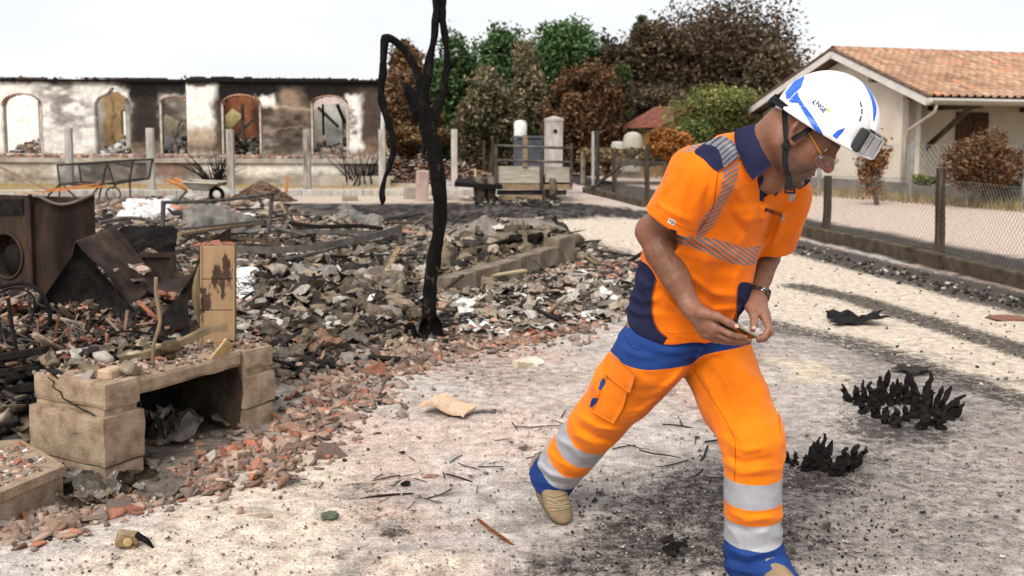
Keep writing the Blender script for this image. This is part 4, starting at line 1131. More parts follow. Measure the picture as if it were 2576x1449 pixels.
def build_cabinet():
	"scorched boiler casing at the left edge: left wall with a round opening, right wall with a sagging top edge"
	K = P(82, 493, 6.0); Rr = P(237, 488, 6.22); Lw = P(-110, 503, 6.30)
	zt = K[2]; zb = 0.25
	root = empty("boiler_casing", (K[0], K[1], zb)); tag(root, "large scorched brown boiler casing with a round opening, at the left edge", "boiler")
	n = 22; g = []
	for i in range(n + 1):
		t = i / n; col_ = []
		for j in range(14):
			s = j / 13; p = K * (1 - t) + Rr * t; z = zb + (zt - zb - 0.055 * math.sin(math.pi * min(1, max(0, (t - 0.08) / 0.92))) ** 1.2 * s) * s
			bow = 0.05 * math.sin(math.pi * t); col_.append((p[0] + 0.02 * bow, p[1] - bow + 0.006 * math.sin(9 * t), z if s > 0 else zb))
		g.append(col_)
	g = np.array(g); g[:, :, 1] += 0.004 * vnoise(g.reshape(-1, 3), 9, 4).reshape(n + 1, 14)
	mb = MB(); mb.sheet(g, 0.004); mb.build("curved_wall", rust_m, root, True)
	edge = [tuple(g[i, -1]) for i in range(n + 1)]
	mb = MB(); mb.tube(edge, 0.010, 6); mb.build("rolled_edge", mat("rolled_steel", two((0.10, 0.08, 0.07), (0.24, 0.19, 0.16)), rough=0.5, metal=0.3), root, True)
	# left wall with its hole: ring of quads between hole and outline
	ex = unit(Lw - K); Wd = np.linalg.norm(Lw - K); Hh = zt - zb
	cxy = (0.245, 0.47); rad = 0.135; m = 40
	outl = []; inn = []
	for k in range(m):
		a = 2 * math.pi * k / m; c, s = math.cos(a), math.sin(a)
		inn.append((cxy[0] + rad * c, cxy[1] + rad * s))
		tx = ((Wd - cxy[0]) / c if c > 0 else -cxy[0] / c) if abs(c) > 1e-6 else 1e9
		ty = ((Hh - cxy[1]) / s if s > 0 else -cxy[1] / s) if abs(s) > 1e-6 else 1e9
		t = min(tx, ty); outl.append((cxy[0] + t * c, cxy[1] + t * s))
	W3 = lambda u, z, d=0.0: K * np.array((1, 1, 0)) + ex * np.array((1, 1, 0)) * u + np.array((0, 0, zb + z)) + unit(np.cross(ex, (0, 0, 1))) * d
	sgn = 1 if np.cross(ex, (0, 0, 1))[1] < 0 else -1
	mb = MB(); v = [W3(*q) for q in inn] + [W3(*q) for q in outl] + [W3(*q, sgn * -0.10) for q in inn]
	f = [(k, (k + 1) % m, m + (k + 1) % m, m + k) for k in range(m)] + [(k, 2 * m + k, 2 * m + (k + 1) % m, (k + 1) % m) for k in range(m)]
	mb.add(v, f); mb.build("front_wall", rust_m, root)
	mb = MB(); mb.tube([W3(cxy[0] + rad * 1.04 * math.cos(a), cxy[1] + rad * 1.04 * math.sin(a), sgn * 0.006) for a in np.linspace(0, 2 * math.pi, 33)], 0.010, 6, False); mb.build("hole_rim", rust_m, root, True)
	mb = MB(); q = W3(cxy[0] - 0.02, cxy[1] - 0.03, sgn * -0.12); mb.tube([q, q + unit(np.cross(ex, (0, 0, 1))) * sgn * 0.09], 0.10, 20); mb.build("inner_drum", black_m, root, True)
	back = K + (Lw - K) + (Rr - K)
	mb = MB()
	for a, b in ((Rr, back), (back, Lw)):
		mb.sheet(np.array([[(*(a * (1 - t) + b * t)[:2], zb + (zt - zb) * 0.97 * s) for s in (0, 0.5, 1)] for t in (0, 0.5, 1)]), 0.004)
	mb.build("rear_wall", rust_m, root)
	mb = MB(); mb.bar(K + (-0.012, -0.012, 0.01), np.array((K[0] - 0.012, K[1] - 0.012, zb)), 0.035, 0.012, (1, 0, 0)); mb.build("corner_strip", rust_m, root)
	# dark rectangular hatch in the top left
	mb = MB(); mb.box(W3(0.20, Hh - 0.075, sgn * 0.004), (0.24, 0.006, 0.10), np.stack([ex, np.cross((0, 0, 1.0), ex), (0, 0, 1.0)], 1)); mb.build("hatch", black_m, root)
def build_sheets():
	# folded panel between the casing and the cabinet
	line = [(135, 722), (165, 665), (196, 606), (222, 640), (262, 690), (300, 735), (330, 760), (352, 742), (372, 726), (392, 738), (412, 764), (440, 770), (462, 735), (482, 680), (497, 622)]
	Ys = np.linspace(5.45, 5.12, len(line)); g = []
	fr = np.array([P(x, y, Y) for (x, y), Y in zip(line, Ys)]); fr = catmull(fr, 4)
	for i, p in enumerate(fr):
		g.append([p + np.array((0.06 * k + 0.02 * math.sin(i * .5), 0.36 * k, 0.05 * k + 0.02 * math.sin(i * 0.7) * k)) for k in np.linspace(0, 1, 6)])
	mb = MB(); mb.sheet(np.array(g), 0.005)
	tag(mb.build("folded_sheet", rust_m, None, True), "dark brown folded sheet metal panel between the boiler casing and tan cabinet", "sheet metal")
	vl = lambda r: np.array((0, 0, 0)) + P(r.uniform(400, 460), r.uniform(735, 755), 5.28 + r.uniform(-0.08, 0.1))
	scatter_on(14, vl, 91, 0.035, 0.09, ORANGE_T * 2 + DULL_T, "tile scrap lying in the valley of the folded sheet metal", "tile shard", "tile scraps in the folded sheet")
	v2 = lambda r: P(r.uniform(280, 360), r.uniform(675, 720), 5.5 + r.uniform(-0.1, 0.15))
	scatter_on(16, v2, 92, 0.05, 0.12, DULL_T + GREY_T + ORANGE_T[:1], "mortar or tile scrap leaning behind the folded sheet metal", "scrap", "scraps behind the folded sheet")
	# black sheet below, painted in place of the shaded void
	mb = MB(); a = [P(40, 850, 5.3), P(196, 622, 5.42), P(335, 775, 5.3), P(210, 860, 5.2)]
	g = np.array([[a[0] * (1 - s) * (1 - t) + a[1] * (1 - s) * t + a[3] * s * (1 - t) + a[2] * s * t + np.array((0, 0.14 * math.sin(math.pi * s) * math.sin(math.pi * t), 0)) for t in np.linspace(0, 1, 8)] for s in np.linspace(0, 1, 8)])
	mb.sheet(g, 0.004); tag(mb.build("void_shade_panel", black_m, None, True), "black sheet standing in for the dark void under the folded sheet metal", "panel")
	# debris banked up before the boiler casing and under the folded sheet
	H = Heap(); r = np.random.default_rng(31); pal = DULL_T * 2 + BLACK_T * 3 + [(0.10, 0.07, 0.05), (0.07, 0.05, 0.038)] * 4 + ORANGE_T + KHAKI_T + GREY_T[4:]
	for poly, n, vs, s0, s1 in (([(0, 730), (110, 735), (200, 745), (330, 790), (470, 800), (470, 880), (0, 900)], 900, SHARDS, 0.04, 0.11), ([(0, 760), (200, 770), (470, 820), (470, 890), (0, 910)], 260, SHEETS, 0.07, 0.18), ([(0, 760), (470, 820), (470, 890), (0, 910)], 90, STICKS, 0.2, 0.5)):
		q = px_sample(r, n, poly); Yq = 5.62 - (q[:, 1] - 720) / 190 * 0.75
		p = np.array([P(x, y, Y) for (x, y), Y in zip(q, Yq)]); H.put(vs, p, r.uniform(s0, s1, n), rand_rot(r, n, 0.6), pick(r, pal, n), 0.2)
	H.build("banked_debris", debris_m, "dark brown debris banked up before the boiler casing and folded sheet", "rubble")
	# oven door leaning behind
	root = empty("oven_door", tuple(P(375, 745, 5.75))); tag(root, "dark scorched oven door with a recessed pane standing in the rubble", "oven door")
	c = P(376, 692, 5.75); R = np.stack([unit((1, 0.10, 0)), unit((0.10, -1, 0.12)) * -1, np.array((0, 0, 1.0))], 1)
	mb = MB()
	for x, z, w, h_ in ((0, 0.115, 0.30, 0.03), (0, -0.115, 0.30, 0.03), (-0.135, 0, 0.03, 0.2), (0.135, 0, 0.03, 0.2)): mb.box(c + R @ np.array((x, 0, z)), (w, 0.03, h_), R)
	mb.build("frame", rust_m, root, False, 0.003)
	mb = MB(); mb.box(c + R @ np.array((0, 0.012, 0)), (0.24, 0.008, 0.20), R); mb.build("pane", mat("burnt_enamel", [(0.35, (0.022, 0.018, 0.017)), (0.6, (0.06, 0.04, 0.032)), (0.8, (0.16, 0.07, 0.045))], scale=7, rough=0.35), root)
	# ribbed grille sheet left of the cabinet foot
	mb = MB(); g = []
	a, b, c_, d = P(340, 870, 5.0), P(470, 720, 5.2), P(478, 850, 5.05), P(400, 900, 4.95)
	for s in np.linspace(0, 1, 15):
		g.append([a * (1 - s) * (1 - t) + b * (1 - s) * t + d * s * (1 - t) + c_ * s * t + np.array((0, 0.012 * math.sin(s * 44), 0.008 * math.sin(s * 44))) for t in np.linspace(0, 1, 6)])
	mb.sheet(np.array(g), 0.003); tag(mb.build("ribbed_panel", black_m, None, False), "black ribbed metal panel sloping beside the tan cabinet's foot", "panel")
	# hoses and wires at the left edge
	for i, (pts, r_, lab) in enumerate((
			([(0, 722, 5.0), (60, 712, 5.0), (105, 740, 4.95), (125, 790, 4.95), (118, 830, 4.95)], 0.011, "black hose arching down at the left edge"),
			([(0, 735, 5.05), (45, 725, 5.0), (85, 750, 4.98), (78, 810, 4.95), (60, 850, 4.9)], 0.006, "thin black cable looping inside the hose arch"),
			([(20, 750, 4.9), (30, 820, 4.85), (45, 900, 4.8)], 0.010, "dark upright steel bar at the left edge before the hoses"),
			([(230, 870, 4.95), (300, 835, 4.95), (380, 840, 4.95), (450, 860, 4.9)], 0.006, "thin black rod lying over the rubble behind the hearth"),
			([(0, 945, 4.7), (60, 930, 4.7), (110, 905, 4.72)], 0.012, "charred beam end left of the hearth top"),
			([(40, 1010, 4.4), (95, 985, 4.4), (130, 935, 4.45), (180, 905, 4.5)], 0.005, "thin grey cable hanging over the hearth's left corner"))):
		mb = MB(); mb.tube(catmull([P(*q) for q in pts], 6), r_, 7); tag(mb.build("burnt_hose" if i < 2 else ("cable" if i == 5 else "burnt_bar"), black_m, None, True), lab, "hose" if i < 2 else ("cable" if i == 5 else "bar"))
	# timber stub with a bolt head on the sand below the hearth
	g = GT(322, 1378); root = empty("timber_stub", tuple(g)); tag(root, "charred timber stub with a pale bolt head lying on the sand", "timber")
	R = rotmat(0.1, 0.3, 0.4); mb = MB(); mb.box(g + (0, 0, 0.03), (0.075, 0.04, 0.055), R); mb.build("stub", wood_m, root, False, 0.006)
	mb = MB(); mb.lathe([(0.001, 0.006), (0.014, 0.005), (0.016, 0)], g + (0.0, 0, 0.03) + R @ np.array((0, -0.021, 0)), R @ rotmat(math.pi / 2, 0, 0), 12); mb.build("bolt_head", mat("bolt", two((0.4, 0.27, 0.12), (0.5, 0.36, 0.18)), rough=0.5), root)
	mb = MB(); mb.tube([g + (0.03, 0, 0.045), g + (0.07, -0.01, 0.03), g + (0.09, -0.01, 0.005)], [0.012, 0.010, 0.004], 6); mb.build("splinter", black_m, root)
def build_burnt_tree():
	root = empty("burnt_tree", tuple(GT(1083, 862))); tag(root, "bare charred tree with three crooked limbs standing in the rubble", "tree")
	bark = mat("charred_bark", [(0.30, (0.004, 0.0038, 0.0038)), (0.56, (0.009, 0.008, 0.008)), (0.66, (0.022, 0.018, 0.015)), (0.76, (0.11, 0.072, 0.04))], scale=24, detail=8, stretch=(1, 1, 0.45), rough=0.9, spec=0.08, bump=1.0, bscale=38, bdist=0.03)
	low = mat("ashy_bark", [(0.30, (0.005, 0.0045, 0.0045)), (0.60, (0.012, 0.010, 0.009)), (0.635, (0.08, 0.064, 0.048)), (0.75, (0.19, 0.155, 0.118))], scale=16, detail=8, stretch=(1, 1, 0.5), rough=0.95, spec=0.08, bump=1.0, bscale=45, bdist=0.03)
	Yb = 7.05
	def limb(name, pts, m, h=0.011, flare=None, amp=0.009):
		pts3 = np.array([P(x, y, Yb + dy) for x, y, dy, _ in pts]); rs = np.array([w * 0.42 * Yb / 2504 for *_, w in pts])
		q = catmull(np.concatenate([pts3, rs[:, None]], 1), 4)
		S_ = Sculpt()
		for i in range(len(q) - 1): S_.cone(q[i, :3], q[i + 1, :3], max(q[i, 3], 0.008), max(q[i + 1, 3], 0.008), 0.008)
		if flare: [S_.cone(a, b, r1, r2, 0.05) for a, b, r1, r2 in flare]
		S_.fn(lambda p: amp * fbm(p * np.array((1, 1, 0.5)), 22, 3, seed=3) + amp * 0.8 * vnoise(p, 9, 8), *WIDE, k=0, op='d')
		lo = q[:, :3].min(0) - 0.2; hi = q[:, :3].max(0) + 0.2
		v, f = surface(S_, lo, hi, h); np_mesh(name, v, f, m, root, True)
	b0 = GT(1083, 862)
	limb("trunk", [(1084, 885, 0, 60), (1083, 850, 0, 50), (1080, 780, 0, 45), (1084, 700, 0.01, 43), (1096, 625, 0.02, 42), (1106, 560, 0.02, 40), (1105, 480, 0.01, 41), (1094, 400, 0, 45), (1078, 330, 0, 49), (1062, 278, 0, 52), (1052, 255, 0.0, 38)], low, 0.011,
		 [(b0 + (0, 0, 0.12), b0 + (-0.10, -0.05, -0.03), 0.06, 0.03), (b0 + (0, 0, 0.12), b0 + (0.11, 0.02, -0.03), 0.06, 0.035), (b0 + (0, 0, 0.10), b0 + (0.03, -0.10, -0.03), 0.055, 0.03)])
	limb("limb", [(1056, 290, 0, 50), (1040, 250, -0.02, 40), (1028, 228, -0.03, 32), (1022, 212, -0.03, 14)], bark)
	limb("limb", [(1058, 268, 0, 36), (1058, 225, 0, 29), (1050, 185, 0.02, 24), (1029, 142, 0.03, 20), (1003, 110, 0.03, 18), (982, 97, 0.02, 19), (969, 97, 0.0, 23), (966, 120, -0.01, 21), (963, 180, -0.02, 20), (958, 235, -0.02, 22), (961, 256, -0.02, 24), (974, 300, -0.02, 19), (987, 350, -0.02, 20), (986, 395, -0.02, 21), (970, 442, -0.03, 17), (962, 482, -0.03, 18), (962, 500, -0.03, 19), (962, 516, -0.03, 4)], bark)
	limb("limb", [(1062, 262, 0, 38), (1073, 208, 0, 30), (1081, 150, 0.02, 27), (1093, 90, 0.02, 22), (1096, 40, 0.0, 20), (1098, -60, 0, 24)], bark)
	limb("limb", [(1082, 338, 0.02, 40), (1096, 286, 0.04, 27), (1112, 240, 0.05, 24), (1123, 190, 0.06, 22), (1124, 140, 0.05, 21), (1118, 80, 0.03, 23), (1112, 30, 0.03, 24), (1110, -60, 0.03, 27)], bark)
	limb("root_shoot", [(1050, 868, -0.15, 14), (1038, 825, -0.15, 16), (1028, 818, -0.15, 15), (1018, 850, -0.15, 17), (1022, 890, -0.2, 18), (1040, 925, -0.25, 20), (1046, 940, -0.25, 10)], bark)
def build_stumps():
	def cluster(spots, seed, label):
		c = np.mean([GT(x, y) for x, y, *_ in spots], 0)
		root = empty("burnt_stump", tuple(c)); tag(root, label, "stump", "burnt shrub stumps right of the man")
		r = np.random.default_rng(seed)
		spots = list(spots) + [(x + r.uniform(-9, 9), y + r.uniform(-8, 12), ph * r.uniform(0.45, 0.85), lean + r.uniform(-0.25, 0.25), w * r.uniform(0.8, 1.2)) for x, y, ph, lean, w in spots]
		for x, y, ph, lean, w in spots:
			g = GT(x, y); Y = g[1]; hgt = ph * Y / 2504
			tip = g + np.array((lean * hgt, r.uniform(-0.3, 0.3) * hgt, hgt)); n = 7; pts = []; rs = []
			rw = w / 2 * Y / 2504 * 0.80; hgt *= 1.08; tip = g + np.array((lean * hgt, r.uniform(-0.3, 0.3) * hgt, hgt))
			for k in range(n):
				t = k / (n - 1)
				pts.append(g * (1 - t) + tip * t + np.array((r.normal(0, 0.006), r.normal(0, 0.006), -0.02 if k == 0 else 0))); rs.append(rw * (1.35 - 0.75 * t) * r.uniform(0.7, 1.2) if k < n - 1 else rw * r.uniform(0.05, 0.2))
			mb = MB(); mb.tube(pts, rs, 7); mb.v = (np.array(mb.v) + r.normal(0, rw * 0.22, (len(mb.v), 3))).tolist(); mb.build("stem", stump_m, root)
			if r.uniform() < 0.8:
				k = int(r.integers(2, 5)); d = np.array((r.uniform(-0.8, 0.8), r.uniform(-0.5, 0.3), 0.7)) * hgt * r.uniform(0.18, 0.34)
				mb = MB(); mb.tube([pts[k], pts[k] + d * 0.6, pts[k] + d], [rs[k] * 0.6, rs[k] * 0.5, rs[k] * 0.15], 6); mb.build("side_stub", stump_m, root)
	stump_m = mat("charcoal_stump", [(0.35, (0.008, 0.007, 0.007)), (0.62, (0.020, 0.017, 0.016)), (0.75, (0.055, 0.034, 0.022)), (0.82, (0.13, 0.07, 0.035))], scale=16, rough=0.9, spec=0.08, bump=0.9, bscale=60, bdist=0.01)
	r = np.random.default_rng(12)
	sp = []
	for x, y, h_, l, w in ((2140, 1012, 42, -.5, 18), (2158, 1018, 50, -.25, 20), (2175, 1010, 52, -.1, 18), (2192, 1022, 56, 0, 22), (2210, 1018, 70, 0, 22), (2224, 1010, 78, .05, 20), (2240, 1020, 60, 0, 20), (2256, 1018, 64, 0, 20), (2272, 1012, 66, .1, 20), (2290, 1018, 72, .05, 20), (2306, 1024, 50, 0, 20), (2322, 1020, 64, .1, 20), (2338, 1028, 84, .08, 20), (2352, 1036, 62, .2, 22), (2366, 1044, 66, .35, 22), (2380, 1056, 60, .6, 22), (2392, 1058, 42, .8, 18),
						   (2170, 1040, 30, -.2, 20), (2200, 1050, 34, 0, 24), (2225, 1062, 40, 0, 24), (2250, 1072, 44, .1, 26), (2275, 1060, 38, .1, 22), (2300, 1052, 44, .1, 24), (2325, 1076, 52, .2, 26), (2350, 1070, 46, .3, 24), (2318, 1050, 60, .1, 22)):
		sp.append((x, y, h_ * 1.0, l, w))
	cluster(sp, 3, "larger crown of black charred stems rising from the ash, right of the man")
	cluster([(1982, 1165, 46, -.3, 16), (2000, 1168, 30, .1, 14), (2018, 1185, 40, .3, 24), (2040, 1182, 62, .05, 26), (2052, 1180, 74, .12, 26), (2062, 1178, 78, .2, 26), (2075, 1185, 34, .3, 22), (2100, 1190, 46, .3, 28), (2112, 1186, 62, .2, 28), (2125, 1180, 58, .5, 26), (2140, 1178, 52, .75, 22)], 5, "smaller pair of black charred stubs just behind the man's front leg")
def build_frame_and_wall():
	# bent steel bed-like frame in the rubble
	root = empty("bent_bedstead", tuple(G(640, 628, 0.15))); tag(root, "bent rectangular steel frame half sunk in the rubble", "frame")
	def rod(pts, r_=0.02): mb = MB(); mb.tube(catmull([P(*q) for q in pts], 5), r_, 6); mb.build("rail", steel_m, root)
	def flat(pts, w=0.07):
		g = catmull([P(*q) for q in pts], 6); mb = MB(); up = np.array((0, 0, w)); mb.sheet(np.stack([g, g + up * .5, g + up], 1), 0.025); mb.build("rail", steel_m, root)
	rod([(408, 632, 10.9), (409, 570, 10.9), (411, 508, 10.9)], 0.028); rod([(676, 588, 12.9), (681, 535, 12.9), (684, 486, 12.9)], 0.028)
	rod([(408, 509, 10.9), (500, 507, 11.5), (590, 500, 12.2), (690, 486, 12.9)], 0.022)
	flat([(560, 632, 10.6), (640, 638, 10.4), (760, 634, 10.3), (880, 615, 10.5), (960, 597, 10.8), (1012, 580, 11.0)])
	flat([(676, 588, 12.9), (800, 588, 12.7), (930, 590, 12.4), (1000, 588, 12.0)], 0.05)
	rod([(681, 570, 12.9), (740, 585, 12.6), (770, 592, 12.5)], 0.022); rod([(1008, 582, 11.0), (1007, 610, 11.0)], 0.024)
	rod([(408, 580, 10.9), (520, 570, 11.4), (660, 555, 12.6)], 0.016)
	# planks one can tell apart
	for pts, w, m, lab in (([(668, 712, 9.4), (760, 650, 10.0)], 0.05, black_m, "black tube leaning diagonally before the steel frame"),
						   ([(956, 715, 8.8), (1005, 620, 9.1)], 0.055, wood_m, "brown lath standing aslant left of the tree"),
						   ([(865, 797, 7.7), (985, 775, 7.9)], 0.05, palew_m, "pale yellow wooden batten lying left of the tree"),
						   ([(1230, 694, 9.5), (1322, 680, 9.8)], 0.06, palew_m, "pale wooden batten lying against the low block wall"),
						   ([(705, 510, 17.0), (725, 545, 16.5)], 0.05, wood_m, "thin leaning lath behind the steel frame")):
		mb = MB(); mb.bar(P(*pts[0]), P(*pts[1]), w, 0.022); tag(mb.build("lath", m, None, False, 0.003), lab, "lath")
	# low wall of blocks
	a = np.array((-0.62, 8.76, 0)); b = np.array((0.66, 11.6, 0)); d = unit(b - a); n = np.array((-d[1], d[0], 0)); R = np.stack([d, n, (0, 0, 1.0)], 1); L_ = np.linalg.norm(b - a); k = 6
	root = empty("low_block_wall", tuple((a + b) / 2)); tag(root, "low sooty concrete block wall holding back a brown debris heap", "wall")
	for i in range(k):
		u0, u1 = L_ * i / k + 0.004, L_ * (i + 1) / k - 0.004; hh = (0.22, 0.225, 0.23, 0.24, 0.25, 0.34)[i]
		put("concrete_block", block((u1 - u0, 0.18, hh + 0.1), 30 + i, 0.008, 0.05), conc_soot, root, a + d * (u0 + u1) / 2 + np.array((0, 0, (hh - 0.1) / 2)), R)
	d2 = unit((-0.75, 0.66, 0)); R2 = np.stack([d2, (-d2[1], d2[0], 0), (0, 0, 1.0)], 1)
	for i in range(3): put("concrete_block", block((0.48, 0.18, 0.42), 40 + i, 0.008, 0.05), conc_soot, root, b + d2 * (0.30 + 0.49 * i) + np.array((0, 0, 0.14)), R2)
	# black jagged scraps standing on the heap
	for x, y, h_ in ((1345, 600, 26), (1400, 600, 36), (1300, 600, 20)):
		p = P(x, y, 11.7); me = lump_var(470 + x, 3, 0.6)
		o = np_mesh("charred_scrap", me[0] * np.array((0.16, 0.14, h_ / 2504 * 11.7 * 2.2)) + p, me[1], black_m, None, False); tag(o, {1345: "black jagged charred scrap on the heap, middle one", 1400: "black jagged charred scrap topping the heap's right end", 1300: "low black charred scrap on the heap's left side"}[x], "scrap")
A_, dl_, dd_ = build_hearth()
build_slab(); build_locker(A_, dl_, dd_); build_cabinet(); build_sheets(); build_burnt_tree(); build_stumps(); build_frame_and_wall()
# ================================================================== larger scraps one can point at in the rubble field
def build_scraps():
	zinc = mat("scrap_zinc", [(0.3, (0.10, 0.09, 0.08)), (0.6, (0.24, 0.22, 0.20)), (0.8, (0.36, 0.34, 0.31))], scale=5, rough=0.6, metal=0.3, bump=0.3)
	tan = mat("scrap_tan", [(0.3, (0.14, 0.105, 0.07)), (0.7, (0.34, 0.275, 0.20))], scale=6, bump=0.5)
	def sheet(px, py, Y, w, d, amp, seed, m, lab, rot, name="twisted_sheet", cat="sheet metal", wave=0.0):
		c = P(px, py, Y); n = 12; r = np.random.default_rng(seed); R = rotmat(*rot); g = []
		for i, u in enumerate(np.linspace(-.5, .5, n)):
			row = []
			for v in np.linspace(-.5, .5, n):
				q = np.array([[u * 3 + seed, v * 3]]); z = amp * (vnoise(q, 1.0, seed)[0] + 0.5 * vnoise(q, 2.3, seed + 1)[0]) + wave * math.sin(u * 60)
				row.append(c + R @ np.array((u * w, v * d * (1 + 0.25 * vnoise(q, 1.7, seed + 4)[0]), z)))
			g.append(row)
		mb = MB(); mb.sheet(np.array(g), 0.006); tag(mb.build(name, m), lab, cat)
	sheet(800, 520 + 160, 9.2, 0.42, 0.30, 0.05, 1, zinc, "pale ribbed grating lying before the bent bedstead rail", (0.3, 0.1, 0.4), wave=0.006)
	sheet(880, 760, 8.2, 0.55, 0.32, 0.12, 2, tan, "large tan crumpled sheet in the heap left of the tree", (0.6, -0.2, 0.3), "crumpled_sheet", "insulation")
	sheet(760, 840, 7.2, 0.60, 0.22, 0.10, 3, zinc, "long pale grey curled sheet left of the tree foot", (0.5, 0.1, -0.2), "crumpled_sheet", "insulation")
	sheet(930, 870, 7.0, 0.55, 0.22, 0.06, 4, tan, "flat grey melted sheet near the tree foot", (0.25, 0.0, 0.15), "crumpled_sheet", "insulation")
	sheet(370, 610, 10.5, 0.6, 0.4, 0.10, 5, black_m, "black round grille wreck behind the boiler casing", (0.6, 0.0, 0.2))
	sheet(560, 560, 13.5, 1.0, 0.5, 0.15, 6, zinc, "grey buckled sheet lying inside the bent bedstead", (0.3, 0.1, 0.5))
	sheet(905, 545, 15.5, 0.7, 0.4, 0.10, 7, zinc, "pale curved sheet at the far rim of the rubble", (0.3, 0.2, 0.3))
	sheet(1180, 720, 9.2, 0.6, 0.3, 0.10, 8, tan, "khaki crumpled sheet right of the burnt trunk", (0.4, 0.0, 0.2), "crumpled_sheet", "insulation")
	sheet(1130, 770, 8.4, 0.5, 0.25, 0.08, 9, tan, "pale khaki sheet close to the right of the trunk", (0.3, 0.1, -0.3), "crumpled_sheet", "insulation")
	for i, (pts, r_, m, lab) in enumerate((
			([(700, 655, 9.9), (780, 640, 10.2), (860, 618, 10.5)], 0.02, steel_m, "thin grey pipe lying across the middle of the rubble"),
			([(250, 560, 13), (330, 548, 13.5), (400, 560, 13.5)], 0.025, steel_m, "bent grey pipe behind the boiler casing"),
			([(730, 560, 14), (800, 570, 13.5), (900, 568, 13.5), (960, 575, 13)], 0.03, black_m, "long charred beam inside the bent bedstead"),
			([(450, 590, 12), (560, 572, 13), (660, 560, 14)], 0.03, wood_m, "brown charred beam between the bedstead posts"),
			([(1180, 640, 11), (1260, 610, 11.6), (1330, 600, 12)], 0.03, black_m, "charred beam on the heap behind the low wall"),
			([(1200, 815, 7.6), (1300, 800, 7.8), (1400, 812, 7.6), (1500, 838, 7.2)], 0.009, steel_m, "long thin bent rod lying right of the tree"))):
		mb = MB(); mb.tube(catmull([P(*q) for q in pts], 5), r_, 7); tag(mb.build("pipe" if i in (0, 1, 5) else "charred_beam", m), lab, "pipe" if i in (0, 1, 5) else "beam")
	# charred beams stacked left of the hearth
	for i, (a, b, w, lab) in enumerate((((-40, 905, 4.9), (118, 880, 4.75), 0.05, "topmost charred beam stacked left of the hearth"), ((-40, 945, 4.8), (110, 930, 4.7), 0.06, "middle charred beam stacked left of the hearth"), ((-30, 985, 4.75), (104, 972, 4.6), 0.05, "lowest charred beam stacked left of the hearth"), ((20, 850, 5.2), (230, 800, 5.5), 0.05, "long charred beam lying aslant before the boiler casing"), ((-20, 800, 5.1), (60, 900, 4.9), 0.04, "short charred beam leaning at the left edge"))):
		mb = MB(); mb.bar(P(*a), P(*b), w, w * 0.8); tag(mb.build("charred_beam", black_m, None, False, 0.006), lab, "beam")
	H = Heap(); r = np.random.default_rng(41); n = 420; q = px_sample(r, n, [(-30, 940), (95, 930), (88, 1100), (60, 1120), (-30, 1120)]); p = drop(q); p[:, 2] += r.uniform(0, 0.22, n)
	H.put(SHARDS + SHEETS + STICKS, p, r.uniform(0.06, 0.18, n), rand_rot(r, n, 0.7), pick(r, BLACK_T * 4 + KHAKI_T[1:] + GREY_T[4:] + [(0.10, 0.07, 0.05)] * 2, n)); H.build("burnt_litter", debris_m, "black burnt litter piled left of the hearth pier", "rubble")
	# tangled wire
	for px, py, Y, s, lab in ((640, 740, 8.6, 0.30, "tangle of thin wire right of the tan cabinet"), (330, 850, 5.3, 0.22, "tangle of burnt wire behind the hearth"), (90, 860, 5.0, 0.25, "tangle of burnt wire under the hose at the left edge"), (1010, 640, 10.2, 0.35, "tangle of thin wire left of the upper trunk")):
		r = np.random.default_rng(int(px)); c = P(px, py, Y); mb = MB()
		for k in range(5):
			a = r.uniform(0, 6.28); pts = [c + np.array((s * math.cos(a + t * 5) * r.uniform(0.4, 1), s * 0.6 * math.sin(a + t * 5), s * 0.5 * (r.uniform(0, 1)))) for t in np.linspace(0, 1, 7)]
			mb.tube(catmull(pts, 4), 0.0035, 4)
		o = mb.build("wire_tangle", steel_m); tag(o, lab, "wire");
	# white ash drifts
	H = Heap(); r = np.random.default_rng(77)
	for poly, n, s0, s1 in (([(590, 690), (650, 690), (680, 760), (600, 775)], 260, 0.04, 0.12), ([(330, 510), (420, 508), (430, 545), (300, 560)], 260, 0.06, 0.14), ([(470, 540), (640, 545), (640, 575), (500, 570)], 90, 0.05, 0.12)):
		p = drop(px_sample(r, n, poly)); H.put(SHEETS + CHUNKS, p + (0, 0, 0.03), r.uniform(s0, s1, n) * (1 + 0.05 * (p[:, 1] - 5)), rand_rot(r, n, 0.4), pick(r, [(0.74, 0.73, 0.72), (0.68, 0.67, 0.66), (0.6, 0.58, 0.56)], n))
	H.build("white_ash", debris_m, "drifts of white ash in the rubble right of the cabinet and by the bedstead", "ash")
build_scraps()
